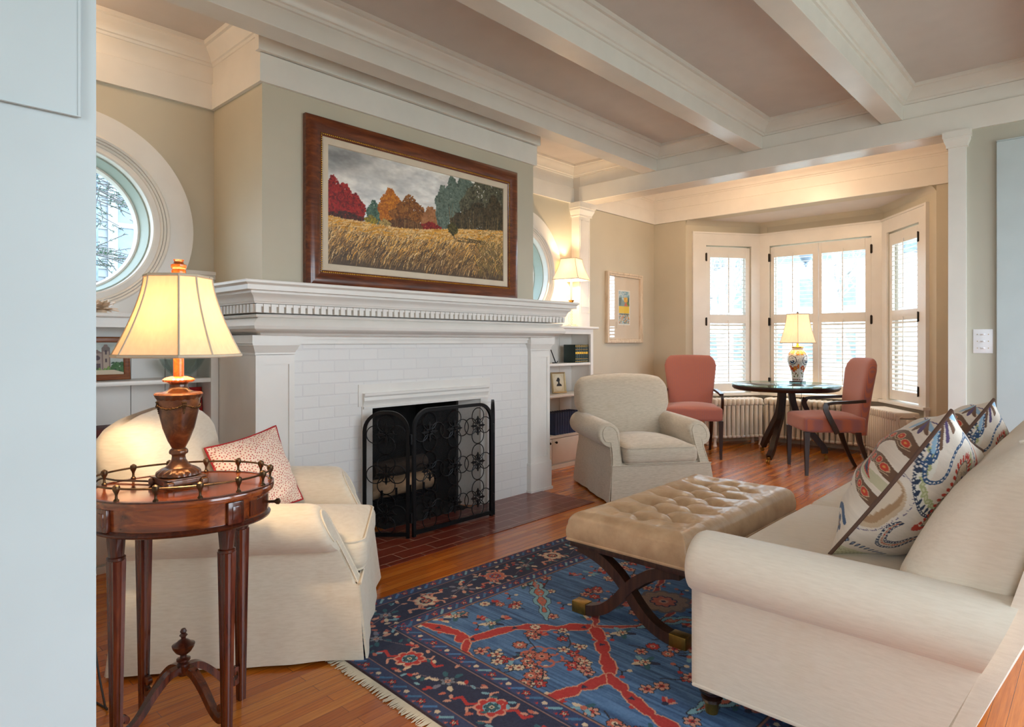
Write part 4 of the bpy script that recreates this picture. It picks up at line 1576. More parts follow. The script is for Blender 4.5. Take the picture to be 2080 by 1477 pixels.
    for i in range(40):
        cv.line([(0.04 + i * 0.008, 0.015), (0.05 + i * 0.008, 0.05)], 0.002, (160, 160, 116))
    for i in range(9):
        cv.ell(0.055 + i * 0.032, 0.085, 0.011, 0.0085, 0.6, NAVY)
        cv.ell(0.055 + i * 0.032, 0.085, 0.005, 0.004, 0.6, (150, 166, 190))
    return cv


def crewel_front(seed):
    """Face turned to the room: u runs from the far seam, so the near seam is at u = w."""
    W = 0.62
    cv = linen_base(W, W, seed)
    q = lambda pts: [(W - a, b) for a, b in pts]
    band_leaf(cv, spline(q([(0.005, 0.45), (0.05, 0.47), (0.10, 0.44), (0.13, 0.40), (0.12, 0.375)]), 8), [0.02, 0.05] + [0.055] * 20 + [0.03] * 20)
    band_leaf(cv, spline(q([(0.005, 0.35), (0.05, 0.36), (0.11, 0.35), (0.18, 0.37)]), 8), 0.042)
    cv.line(spline(q([(0.0, 0.305), (0.06, 0.30), (0.13, 0.315)]), 8), 0.034, (198, 192, 160))
    cv.poly(q([(0.02, 0.29), (0.07, 0.33), (0.13, 0.335), (0.08, 0.30)]), REDC)
    cv.poly(q([(0.03, 0.295), (0.07, 0.32), (0.115, 0.327), (0.08, 0.305)]), NAVY)
    band_leaf(cv, spline(q([(0.005, 0.245), (0.05, 0.25), (0.11, 0.27), (0.16, 0.31)]), 8), 0.045)
    stitch(cv, spline(q([(0.15, 0.50), (0.19, 0.47), (0.2, 0.40)]), 8), VIO)
    chain(cv, spline(q([(0.20, 0.52), (0.22, 0.44), (0.20, 0.36)]), 12), BLUE, 0.012)
    cv.line(spline(q([(0.0, 0.565), (0.06, 0.56), (0.12, 0.57)]), 8), 0.004, VIO)
    stitch(cv, spline(q([(0.03, 0.54), (0.08, 0.57), (0.14, 0.56)]), 8), VIO)
    # winged flower near the top corner
    for i, c in enumerate((SKYB, BRN, VIO, BRN, SKYB)):
        a = rad(200 + i * 22)
        cv.ell(W - 0.055 - 0.035 * math.cos(a), 0.585 + 0.018 * math.sin(a) - 0.03, 0.035, 0.009, -a, c)
    cv.line(spline(q([(0.02, 0.12), (0.06, 0.14), (0.11, 0.11), (0.12, 0.06)]), 8), 0.02, BLUE)
    cv.flower(W - 0.06, 0.085, 0.03, 5, NAVY, BLUE, (196, 150, 90), 5)
    stitch(cv, spline(q([(0.10, 0.21), (0.17, 0.20), (0.23, 0.24)]), 8), VIO)
    return cv


cf, cb_ = crewel_front(5), crewel_back(6)
# wings on the back face near the top seam corner
for i, c in enumerate((SKYB, BRN, VIO, BRN, SKYB, BRN)):
    a = rad(-60 + i * 20)
    cb_.line([(0.03, 0.60), (0.03 + 0.10 * math.cos(a), 0.60 + 0.10 * math.sin(a) - 0.02)], [0.006, 0.018], c)


def sofa_cushion(px, py, pz, lean, yaw, roll, w, label, cf, cb):
    """Stands on its lower edge on the seat; near seam towards the camera (-X)."""
    m = Matrix.Translation((px, py, pz)) @ Matrix.Rotation(yaw, 4, 'Z') @ Matrix.Rotation(lean, 4, 'X') @ Matrix.Rotation(roll, 4, 'Y')
    # front face is -Y locally, so turn it round to face +Y
    m = m @ Matrix.Rotation(PI, 4, 'Z')
    return cushion('embroidered_cushion', label, m, w, w, 0.165, cf, cb, 'crewel', M['brownpipe'], 0.006, 'embroidered cushions on the sofa', 0.38)


M['brownpipe'] = plain('brown_cord', (104, 78, 66), 0.8)
# the embroidery crowds towards the near seam
jj = np.clip((np.arange(cb_.W) / 0.44 + 0.055 / cb_.step).astype(int), 0, cb_.W - 1)
cb_.a = cb_.a[:, jj][:, ::-1].copy()
sofa_cushion(2.23 + 0.308, 0.435, 0.745, rad(35), rad(-12), rad(0), 0.63, 'larger embroidered paisley cushion nearest the rolled arm of the ivory sofa', cf, cb_)
sofa_cushion(3.15 + 0.294, 0.440, 0.728, rad(35), rad(-10), rad(0), 0.60, 'embroidered paisley cushion half hidden behind the other on the sofa', cf, cb_)

# ------------------------------------------------------------------ tufted bench
BX0, BX1, BY0, BY1 = 2.215, 3.375, 1.165, 1.735
t = thing('tufted_bench', 'tan leather button-tufted bench on dark crossed legs and brass feet', 'bench', ((BX0 + BX1) / 2, (BY0 + BY1) / 2, 0.012))
NX, NY = 300, 150
W_, D_ = BX1 - BX0, BY1 - BY0
pu, pv = 0.089, 0.118
gx, gy = np.meshgrid(np.linspace(-W_ / 2, W_ / 2, NX), np.linspace(-D_ / 2, D_ / 2, NY))
# diamond tufting: creases run between buttons, straight pleats from the outer buttons to the rim
qx = np.clip(gx, -5 * pu, 5 * pu)
qy = np.clip(gy, -pv, pv)
A1 = np.abs(np.cos(PI / 2 * (qx / pu + qy / pv)))
B1 = np.abs(np.cos(PI / 2 * (qx / pu - qy / pv)))
pil = np.sqrt(np.clip(A1 * B1, 0, 1))
endw = np.clip((np.abs(gx) - 4.3 * pu) / (1.2 * pu), 0, 1)
pil = pil * (1 - endw) + np.abs(np.cos(PI / 2 * gy / pv)) * endw
edge = np.minimum(np.minimum(gx + W_ / 2, W_ / 2 - gx), np.minimum(gy + D_ / 2, D_ / 2 - gy))
rim = np.clip(edge / 0.06, 0, 1)
rimf = np.sqrt(np.clip(1 - (1 - rim) ** 2, 0, 1))
inner = np.clip((edge - 0.03) / 0.12, 0.10, 1)
inner = inner * inner * (3 - 2 * inner)
dep = 0.022 * (1 - pil ** 0.55) * np.maximum(inner, 0.12)
near = 0
for i in range(-5, 6):
    for j in (-1, 0, 1):
        if (i + j) % 2:
            near = near + np.exp(-((gx - i * pu) ** 2 + (gy - j * pv) ** 2) / 0.0011)
dep = dep + 0.022 * np.minimum(near, 1)
wr = 0.006 * (fbm(NY, NX, (10, 14), 4, 4) - 0.5)
hz = 0.396 + 0.060 * rimf - dep + wr * np.clip(edge / 0.05, 0, 1)
mb = MB()
vs = [(float(gx[j, i]), float(gy[j, i]), float(hz[j, i])) for j in range(NY) for i in range(NX)]
fs = [(j * NX + i, j * NX + i + 1, (j + 1) * NX + i + 1, (j + 1) * NX + i) for j in range(NY - 1) for i in range(NX - 1)]
loop = [i for i in range(NX)] + [j * NX + NX - 1 for j in range(1, NY)] + [(NY - 1) * NX + i for i in range(NX - 2, -1, -1)] + [j * NX for j in range(NY - 2, 0, -1)]
base = len(vs)
for lvl, (z, o) in enumerate(((0.375, 0.004), (0.352, 0.003), (0.337, 0.0))):
    for k in loop:
        x, y, _ = vs[k]
        r = math.hypot(x / (W_ / 2), y / (D_ / 2))
        ox = o * (1 if x >= W_ / 2 - 1e-6 else -1 if x <= -W_ / 2 + 1e-6 else 0)
        oy = o * (1 if y >= D_ / 2 - 1e-6 else -1 if y <= -D_ / 2 + 1e-6 else 0)
        vs.append((x + ox, y + oy, z))
n = len(loop)
prev = loop
for lvl in range(3):
    cur = [base + lvl * n + k for k in range(n)]
    for k in range(n):
        fs.append((prev[k], prev[(k + 1) % n], cur[(k + 1) % n], cur[k]))
    prev = cur
fs.append(tuple(prev))
mb.add(vs, fs)
top = mb.build('leather_top', 'leather', t, loc=(0, 0, -0.012), angle=75)
MB().tube([(-W_ / 2, -D_ / 2, 0.334), (W_ / 2, -D_ / 2, 0.334), (W_ / 2, D_ / 2, 0.334), (-W_ / 2, D_ / 2, 0.334)], 0.006, 8, closed=True).build('welt', 'leather', top)
for i in range(-8, 9):
    for j in range(-4, 5):
        if (i + j) % 2 and abs(i) < 6 and abs(j) < 2:
            MB().sphere((0, 0, 0), 0.010, 10, 6, (1, 1, 0.5)).build('button', 'leather', top, loc=(i * pu, j * pv, 0.412))
MB().rbox(-W_ / 2 + 0.008, W_ / 2 - 0.008, -D_ / 2 + 0.008, D_ / 2 - 0.008, 0.29, 0.32, 0.004).build('rail', 'benchwood', t)
yc = 0.0
cl = [(0.245, 0.288), (0.20, 0.282), (0.12, 0.255), (0.05, 0.21), (0.0, 0.162), (-0.05, 0.105), (-0.11, 0.055), (-0.18, 0.028), (-0.245, 0.024)]
cl = spline(cl, 6)
for x in (-W_ / 2 + 0.045, W_ / 2 - 0.045):
    for s in (1, -1):
        xx = x + 0.002 * s
        lg = MB().tube([(xx, s * a, b) for a, b in cl], 1.0, flat=(0.024, 0.022), up=(0, s * 0.3, 1))
        lg = lg.build('leg', 'benchwood', t, angle=30)
        MB().rbox(xx - 0.027, xx + 0.027, min(-s * 0.20, -s * 0.272), max(-s * 0.20, -s * 0.272), 0.001, 0.05, 0.003).build('ferrule', 'brass', lg)
MB().rbox(-W_ / 2 + 0.06, W_ / 2 - 0.06, -0.015, 0.015, 0.145, 0.178, 0.004).build('stretcher', 'benchwood', t)

# ------------------------------------------------------------------ oval lamp table
TX, TY, TRZ = 0.752, 2.100, rad(-33)
t = thing('oval_side_table', 'oval mahogany side table with brass gallery and fluted legs, under the bell-shaded lamp', 'table', (TX, TY, 0), TRZ)
EA, EB = 0.265, 0.218


def oval(a, b, z, n=72):
    return [(a * math.cos(2 * PI * i / n), b * math.sin(2 * PI * i / n), z) for i in range(n)]


MB().loft([oval(EA - 0.012, EB - 0.012, 0.728), oval(EA - 0.002, EB - 0.002, 0.731), oval(EA, EB, 0.736), oval(EA, EB, 0.748), oval(EA - 0.003, EB - 0.003, 0.752)]).build('table_top', 'mahogx', t)
r_ = MB()
for a in (0.0, ):
    r_.loft([oval(EA, EB, 0.7495), oval(EA, EB, 0.754), oval(EA - 0.012, EB - 0.012, 0.754), oval(EA - 0.012, EB - 0.012, 0.7495)])
r_.build('top_border', 'mahogdark', t)
MB().loft([oval(EA - 0.022, EB - 0.022, 0.66), oval(EA - 0.020, EB - 0.020, 0.73)]).build('apron', 'mahogx', t)
MB().loft([oval(EA - 0.018, EB - 0.018, 0.646), oval(EA - 0.012, EB - 0.012, 0.650), oval(EA - 0.010, EB - 0.010, 0.656), oval(EA - 0.018, EB - 0.018, 0.663)]).build('apron_moulding', 'mahogdark', t)
# drawer in the right-hand end, with its knob
secs = []
for i in range(9):
    a = rad(-32 + i * 8)
    c, s_ = math.cos(a), math.sin(a)
    secs.append([((EA - 0.021) * c, (EB - 0.021) * s_, 0.67), ((EA - 0.016) * c, (EB - 0.016) * s_, 0.67), ((EA - 0.016) * c, (EB - 0.016) * s_, 0.716), ((EA - 0.021) * c, (EB - 0.021) * s_, 0.716)])
dw = MB().loft(secs).build('drawer', 'mahog', t)
k = MB().tube([(EA - 0.018, -0.012, 0.69), (EA + 0.004, -0.013, 0.69), (EA + 0.010, -0.0132, 0.69), (EA + 0.018, -0.0135, 0.69), (EA + 0.022, -0.0137, 0.69)], [0.004, 0.0045, 0.0095, 0.010, 0.003], 12)
k.build('knob', 'bronze', dw)
for sx_ in (-1, 1):
    for sy_ in (-1, 1):
        x, y = sx_ * 0.147, sy_ * 0.124
        ang = math.atan2(y * 1.2, x)
        # corner block set in the apron
        ea = math.atan2(y / EB, x / EA)
        bm = Matrix.Translation(((EA - 0.016) * math.cos(ea), (EB - 0.016) * math.sin(ea), 0.695)) @ Matrix.Rotation(math.atan2(math.sin(ea) * EA, math.cos(ea) * EB), 4, 'Z')
        kb = MB().obox(bm, 0.014, 0.050, 0.066, 0.003)
        kb.obox(bm @ Matrix.Translation((0.006, 0, 0)), 0.008, 0.026, 0.042, 0.004)
        lg = MB()
        secs = []
        for z, hw in ((0.0, 0.0095), (0.02, 0.010), (0.3, 0.0130), (0.576, 0.0165)):
            sec = []
            for q in range(16):
                th = 2 * PI * q / 16
                rr = hw * 1.18 / max(abs(math.cos(th)), abs(math.sin(th))) ** 0.85
                rr *= 0.88 if q % 2 else 1.0
                sec.append((x + rr * math.cos(th + ang), y + rr * math.sin(th + ang), z))
            secs.append(sec)
        lg.loft(secs)
        lg = lg.build('leg', 'mahog', t, angle=25)
        cp = MB().lathe([(0.019, 0.572), (0.0245, 0.576), (0.0245, 0.583), (0.020, 0.586), (0.021, 0.616), (0.0245, 0.644), (0.026, 0.648)], (x, y, 0), 28, lambda a, z: 1 + (0.10 * math.sin(a * 8 + z * 90) if 0.588 < z < 0.646 else 0))
        kb.build('corner_block', 'mahog', lg, angle=30)
        cp.build('leg_capital', 'mahogdark', lg, angle=30)
        # curved stretcher arm ending in a scroll at the leg
        L = math.hypot(x, y)
        ux, uy = x / L, y / L
        pr = [(0.012, 0.185), (0.045, 0.178), (0.085, 0.14), (0.125, 0.088), (0.155, 0.068), (0.172, 0.080), (0.174, 0.102), (0.163, 0.112), (0.155, 0.104), (0.159, 0.094)]
        pr = spline(pr, 5)
        MB().tube([(ux * a * L / 0.181, uy * a * L / 0.181, b) for a, b in pr], [1 - 0.45 * i / len(pr) for i in range(len(pr))], flat=(0.0125, 0.011), up=(0.01, 0.0, 1) if False else None).build('stretcher', 'mahog', t, angle=40)
fi = MB().lathe([(0.016, 0.165), (0.018, 0.172), (0.018, 0.20), (0.012, 0.205), (0.020, 0.210), (0.020, 0.215), (0.010, 0.219), (0.009, 0.226), (0.022, 0.236), (0.031, 0.250), (0.033, 0.258), (0.024, 0.262), (0.016, 0.270),
                 (0.007, 0.276), (0.007, 0.281), (0.012, 0.287), (0.007, 0.293), (0.010, 0.299), (0.006, 0.307), (0.001, 0.309)], (0, 0, 0), 24)
fi.build('stretcher_finial', 'mahogdark', t)
gl = MB()
gl.tube(oval(EA - 0.012, EB - 0.012, 0.789), 0.0032, 6, closed=True)
gl = gl.build('gallery_rail', 'bronze', t)
for i in range(14):
    a = 2 * PI * (i + 0.3) / 14
    MB().lathe([(0.0075, 0.754), (0.0075, 0.757), (0.004, 0.761), (0.0035, 0.770), (0.005, 0.776), (0.0085, 0.783), (0.0105, 0.790), (0.0085, 0.797), (0.002, 0.801)],
               ((EA - 0.012) * math.cos(a), (EB - 0.012) * math.sin(a), 0), 14).build('gallery_post', 'bronze', t)

# ------------------------------------------------------------------ urn lamp on the oval table
def shade_mesh(angs, r0, r1, z0, z1, power, n=14):
    """Bell shade: flat panels between the given corner angles; r0 at the bottom, r1 at the top."""
    secs = []
    for i in range(n + 1):
        k = i / n
        r = r1 + (r0 - r1) * (1 - k) ** power
        secs.append([(r * math.cos(a), r * math.sin(a), z0 + (z1 - z0) * k) for a in angs])
    return secs


def lamp_shade(parent, mat, trimmat, angs, r0, r1, z0, z1, power, rib):
    secs = shade_mesh(angs, r0, r1, z0, z1, power)
    ins = [[(x * 0.985, y * 0.985, z) for x, y, z in s_] for s_ in secs]
    sh = MB().loft(secs, cap=False).build('lamp_shade', mat, parent, angle=20)
    for s_ in (secs[0], secs[-1]):
        MB().tube(s_, rib * 1.6, 6, closed=True).build('trim', trimmat, sh)
    for j in range(len(angs)):
        MB().tube([s_[j] for s_ in secs], rib, 5).build('rib', trimmat, sh)
    return sh


M['shade_a'] = m_shade('lit_cream_silk_shade', (242, 222, 190), (255, 203, 146), SHADE[0])
M['shade_b'] = m_shade('lit_ivory_silk_shade', (245, 230, 208), (255, 214, 166), SHADE[1])
M['shadetrim'] = plain('cream_braid', (214, 200, 176), 0.85)
LX, LY, LZ = 0.745, 2.120, 0.752
t = thing('table_lamp', 'bronze urn lamp with large cream bell shade on the oval side table', 'lamp', (LX, LY, LZ), TRZ, 'lit table lamps')
zz = lambda yz: 1.4683 - yz * 0.000511 - LZ
b = MB()
bm = Matrix.Rotation(rad(38), 4, 'Z')
b.obox(bm @ Matrix.Translation((0, 0, 0.017)), 0.112, 0.112, 0.018, 0.003)
b.obox(bm @ Matrix.Translation((0, 0, 0.0285)), 0.122, 0.122, 0.006, 0.002)
for sx_ in (-1, 1):
    for sy_ in (-1, 1):
        b.obox(bm @ Matrix.Translation((sx_ * 0.052, sy_ * 0.052, 0.0125)), 0.026, 0.026, 0.024, 0.007, 3)
b.build('base', 'urn', t)
gad = lambda a, z: 1 + 0.05 * abs(math.sin(a * 10))
MB().lathe([(0.056, 0.031), (0.062, 0.036), (0.060, 0.045), (0.048, 0.054), (0.038, 0.058)], (0, 0, 0), 80, gad).build('gadroon_foot', 'urn', t)
pr = [(0.040, zz(1290)), (0.029, zz(1270)), (0.0205, zz(1242)), (0.019, zz(1222)), (0.021, zz(1212)), (0.0265, zz(1206)), (0.0275, zz(1195)), (0.0255, zz(1184)), (0.0195, zz(1174)), (0.0215, zz(1164)), (0.031, zz(1128)), (0.0455, zz(1050)), (0.0555, zz(960)), (0.060, zz(890)), (0.0605, zz(872))]
MB().lathe(pr, (0, 0, 0), 48).build('urn_body', 'urn', t)
MB().lathe([(0.058, zz(876)), (0.062, zz(866)), (0.0665, zz(845)), (0.064, zz(836)), (0.05, zz(832))], (0, 0, 0), 96, lambda a, z: 1 + 0.045 * abs(math.sin(a * 9))).build('urn_rim', 'urn', t)
MB().lathe([(0.058, zz(838)), (0.044, zz(830)), (0.031, zz(818)), (0.026, zz(800)), (0.026, zz(785)), (0.031, zz(775)), (0.031, zz(771))], (0, 0, 0), 40).build('urn_neck', 'urn', t)
MB().lathe([(0.034, zz(776)), (0.0435, zz(766)), (0.044, zz(756)), (0.038, zz(746)), (0.026, zz(738)), (0.02, zz(735))], (0, 0, 0), 80, lambda a, z: 1 + 0.05 * abs(math.sin(a * 8))).build('collar', 'amber', t)
MB().lathe([(0.0153, zz(736)), (0.0153, zz(600))], (0, 0, 0), 28).build('stem', 'amber', t)
sw = MB()
rn = random.Random(9)
for q in range(4):
    a0 = q * PI / 2 + 0.5
    for i in range(24):
        a = a0 + (PI / 2) * i / 24
        sag = -0.011 * math.sin(PI * i / 24)
        z = zz(905) + sag
        rr = 0.0605
        sw.sphere((rr * math.cos(a), rr * math.sin(a), z + rn.uniform(-.001, .001)), rn.uniform(0.0026, 0.004), 7, 5)
    for i in range(7):
        z = zz(890) - i * 0.0055
        for s_ in (-1, 0, 1):
            a = a0 + s_ * 0.07 * (1 - i / 8)
            rr = 0.0608 - i * 0.0007
            sw.sphere((rr * math.cos(a), rr * math.sin(a), z), 0.0038 - 0.0003 * i, 7, 5)
sw.build('garland', 'bronze', t)
ca = rad(-109.2 + 15) - TRZ
angs = []
for k in range(4):
    for s_ in (-1, 1):
        angs.append(ca + k * PI / 2 + s_ * rad(15))
sh = lamp_shade(t, 'shade_a', 'shadetrim', angs, 0.180, 0.094, 1.157 - LZ, 1.402 - LZ, 1.45, 0.0032)
MB().lathe([(0.017, 0.650), (0.020, 0.655), (0.021, 0.668), (0.019, 0.674), (0.0225, 0.680), (0.022, 0.688), (0.015, 0.692), (0.013, 0.698), (0.016, 0.704), (0.001, 0.705)], (0, 0, 0), 24).build('finial', 'amber', t)
MB().tube([(-0.09, -0.0, 0.650), (0.09, 0.0, 0.650)], 0.0015, 5).build('harp', 'bronze', t)
cb3 = spline([(-0.05, 0.03, 0.006), (-0.12, 0.06, 0.006), (-0.2, 0.09, 0.006), (-0.262, 0.12, 0.006), (-0.282, 0.13, -0.05), (-0.285, 0.125, -0.3), (-0.275, 0.13, -0.55), (-0.25, 0.13, -0.72), (-0.26, 0.16, -0.747), (-0.4, 0.3, -0.747)], 8)
MB().tube(cb3, 0.0032, 6).build('cord', 'cable', t)
bulb('bulb_urn_lamp', (LX, LY, 1.27), LAMPW[0], (1.0, 0.74, 0.46), 0.03)

# ------------------------------------------------------------------ rug
RA = rad(-2.0)
RW_, RD_ = 2.62, 2.02
NV, FB, RR, PK, SAL, CRM, TEAL, LT, DK, GN = (26, 34, 66), (74, 112, 156), (176, 44, 40), (206, 150, 130), (190, 104, 84), (216, 196, 170), (40, 92, 104), (128, 172, 186), (22, 20, 32), (70, 104, 86)
cv = Canvas(RW_, RD_, 0.0040, FB)
# abrash: streaks of lighter and darker blue running with the weft
n1 = vnoise(cv.H, cv.W, (60, 1.6), 3)
n2 = vnoise(cv.H, cv.W, (14, 5), 8)
n3 = vnoise(cv.H, cv.W, (400, 45), 5)
ab = (n1 - 0.5) * 60 + (n2 - 0.5) * 26 + (n3 - 0.5) * 30
cv.a = cv.a + ab[..., None] * np.array([0.8, 0.9, 1.0])
U0, U1, V0, V1 = 0.27, RW_ - 0.27, 0.30, RD_ - 0.30      # inner field
# V measured from the near edge; the far (fireplace) edge is v = RD_
rn = random.Random(12)
X = lambda d: d                                          # u from the fringed end
Y = lambda d: RD_ - d                                    # distance from the fireplace edge


def branch(pts, col=DK, w=0.006, fl=None, step=3, r=0.022, cols=((PK, DK, RR),)):
    q = spline(pts, 5)
    cv.line(q, w, col)
    for i in range(2, len(q), step):
        a = rn.uniform(0, 6.3)
        L = rn.uniform(0.02, 0.05)
        e = (q[i][0] + L * math.cos(a), q[i][1] + L * math.sin(a))
        cv.line([q[i], e], w * 0.7, col)
        c = rn.choice(cols)
        cv.flower(e[0], e[1], r * rn.uniform(.8, 1.15), 6, c[0], c[1], c[2], rn.choice((5, 6, 6, 8)), a)


def arabesque(pts, w, col=RR):
    q = spline(pts, 7)
    ws = [w * (0.45 + 0.75 * abs(math.sin(i * 0.45)) + rn.uniform(0, 0.35)) for i in range(len(q))]
    q = [(a + rn.uniform(-.004, .004), b + rn.uniform(-.004, .004)) for a, b in q]
    cv.line(q, [x + 0.010 for x in ws], (214, 160, 130))
    cv.line(q, ws, col)
    for i in range(3, len(q) - 2, 6):
        a = rn.uniform(0, 6.3)
        cv.poly([(q[i][0] + 0.016 * math.cos(a + k), q[i][1] + 0.016 * math.sin(a + k)) for k in (0, 2.1, 4.2)], rn.choice((NV, col, col)))


def leaf(p, q_, w):
    q = spline([p, ((p[0] + q_[0]) / 2 + 0.03, (p[1] + q_[1]) / 2 + 0.02), q_], 14)
    n = len(q)
    pr = [max(0.0, math.sin(PI * (i + 0.4) / n)) * (0.75 + 0.35 * math.sin(i * 1.1)) for i in range(n)]
    cv.line(q, [w * k + 0.016 for k in pr], DK)
    cv.line(q, [w * k + 0.009 for k in pr], LT)
    cv.line(q[3:-4], [w * 0.62 * k for k in pr[3:-4]], DK)
    cv.line(q[3:-4], [max(w * 0.62 * k - 0.006, 0.003) for k in pr[3:-4]], SAL)
    for i in range(4, n - 5, 2):
        cv.disc(q[i][0] + rn.uniform(-.012, .012), q[i][1] + rn.uniform(-.012, .012), 0.007, rn.choice([(150, 108, 92), LT, (196, 150, 120)]))


def scatter_ornament(u, v):
    k = rn.randint(0, 3)
    if k == 0:
        cv.flower(u, v, 0.03, 6, PK, DK, RR, 6, rn.random())
    elif k == 1:
        for i in range(4):
            a = rn.uniform(0, 6.3)
            cv.ell(u + 0.02 * math.cos(a), v + 0.02 * math.sin(a), 0.026, 0.009, a, rn.choice((TEAL, LT, CRM, NV)))
        cv.disc(u, v, 0.012, SAL)
    elif k == 2:
        for i in range(5):
            a = -0.8 + i * 0.4 + rn.uniform(-.1, .1)
            cv.ell(u + 0.022 * math.cos(a), v + 0.022 * math.sin(a), 0.02, 0.007, a, rn.choice((RR, SAL, PK)))
        cv.disc(u, v, 0.012, NV)
    else:
        cv.line([(u - 0.03, v - 0.02), (u, v), (u + 0.025, v - 0.015), (u, v), (u + 0.005, v + 0.03)], 0.006, DK)
        cv.disc(u - 0.03, v - 0.02, 0.010, RR)
        cv.disc(u + 0.025, v - 0.015, 0.010, CRM)
        cv.disc(u + 0.005, v + 0.03, 0.010, SAL)


for _ in range(210):
    scatter_ornament(rn.uniform(U0 + 0.03, U1 - 0.03), rn.uniform(V0, V1))
cols1 = ((PK, DK, RR), (CRM, DK, SAL), (SAL, DK, CRM), (RR, DK, PK))
for mu in (0, 1):
    f = (lambda u: u) if mu == 0 else (lambda u: RW_ - u)
    # points are (u, distance from the fireplace edge)
    q = lambda pts: [(f(a), Y(b)) for a, b in pts]
    arabesque(q([(0.39, 0.36), (0.44, 0.53), (0.43, 0.60), (0.64, 0.66), (0.76, 0.78), (0.885, 0.885)]), 0.040)
    arabesque(q([(0.43, 0.60), (0.36, 0.67), (0.33, 0.76)]), 0.022)
    arabesque(q([(0.885, 0.885), (0.80, 0.98), (0.72, 1.055), (0.61, 1.16), (0.47, 1.14), (0.33, 1.10)]), 0.038)
    arabesque(q([(0.61, 1.16), (0.56, 1.26), (0.51, 1.40), (0.48, 1.52), (0.40, 1.62)]), 0.036)
    arabesque(q([(0.885, 0.885), (1.02, 0.80), (1.16, 0.83), (1.31, 0.90)]), 0.018, (164, 56, 54))
    arabesque(q([(0.885, 0.885), (1.00, 1.0), (1.15, 1.05), (1.31, 1.02)]), 0.016, (164, 56, 54))
    # salmon medallion of stepped scrolls
    for i in range(6):
        a = i * PI / 3
        c0 = q([(0.54 + 0.05 * math.cos(a), 0.90 + 0.05 * math.sin(a))])[0]
        cv.line([(c0[0] + 0.03 * math.cos(a + k), c0[1] + 0.03 * math.sin(a + k)) for k in np.linspace(0, 5, 12)], 0.010, SAL)
    cv.flower(*q([(0.54, 0.90)])[0], 0.035, 6, SAL, DK, PK, 8)
    for pts in ([(0.50, 0.86), (0.44, 0.80), (0.39, 0.78)], [(0.57, 0.84), (0.62, 0.75), (0.70, 0.74)], [(0.60, 0.92), (0.68, 0.92), (0.74, 0.86)], [(0.56, 0.97), (0.60, 1.04), (0.56, 1.08)], [(0.48, 0.96), (0.42, 1.01), (0.37, 1.02)], [(0.47, 0.88), (0.41, 0.90), (0.35, 0.88)]):
        branch(q(pts), DK, 0.006, None, 2, 0.026, cols1)
    for pts in ([(0.70, 0.40), (0.78, 0.48), (0.80, 0.56)], [(1.18, 0.38), (1.05, 0.45), (0.98, 0.52)], [(1.05, 0.62), (1.14, 0.66), (1.22, 0.62)], [(0.85, 1.08), (0.90, 1.22), (0.98, 1.30)], [(0.95, 1.12), (1.05, 1.20), (1.15, 1.22)], [(0.72, 1.30), (0.80, 1.40), (0.92, 1.46)], [(0.42, 1.28), (0.38, 1.36), (0.36, 1.46)], [(1.2, 1.4), (1.1, 1.5), (1.0, 1.6)]):
        branch(q(pts), DK, 0.006, None, 2, 0.028, cols1)
    leaf(q([(1.10, 0.32)])[0], q([(0.79, 0.70)])[0], 0.075)
    leaf(q([(1.00, 1.02)])[0], q([(1.28, 1.20)])[0], 0.06)
    leaf(q([(0.60, 1.48)])[0], q([(0.85, 1.62)])[0], 0.06)
    for p in ((0.54, 0.40), (1.0, 0.36), (0.60, 0.56), (0.92, 1.0), (0.78, 1.2)):
        u, v = q([p])[0]
        for i, c in enumerate((TEAL, LT, CRM, TEAL, NV)):
            a = i * 1.3
            cv.ell(u + 0.022 * math.cos(a), v + 0.022 * math.sin(a), 0.034, 0.012, a, c)
        cv.flower(u, v, 0.022, 5, CRM, DK, SAL, 5)
cv.flower(RW_ / 2, Y(0.95), 0.12, 6, (150, 120, 104), (110, 96, 96), FB, 10)
cv.flower(RW_ / 2, Y(0.95), 0.06, 6, SAL, NV, PK, 8)


def border(inset, wd, ground, fn, step):
    """Frame of the given ground; fn(s,t,put) draws repeats along it."""
    a, b = inset, inset + wd
    s0 = 0.10 if True else 0
    for (u0, u1, v0, v1) in ((a, RW_ - a, a, b), (a, RW_ - a, RD_ - b, RD_ - a), (a, b, a, RD_ - a), (RW_ - b, RW_ - a, a, RD_ - a)):
        cv.rect(u0, u1, v0, v1, ground)


def along(inset, wd):
    """Centre lines of the four sides as functions s -> (u, v, direction)."""
    c = inset + wd / 2
    return [((lambda s: (s, RD_ - c)), RW_, 0.0), ((lambda s: (s, c)), RW_, 0.0), ((lambda s: (c, s)), RD_, PI / 2), ((lambda s: (RW_ - c, s)), RD_, PI / 2)]


def loc(fn, s, d, du, dv):
    u, v = fn(s)
    return (u + du * math.cos(d) - dv * math.sin(d), v + du * math.sin(d) + dv * math.cos(d))


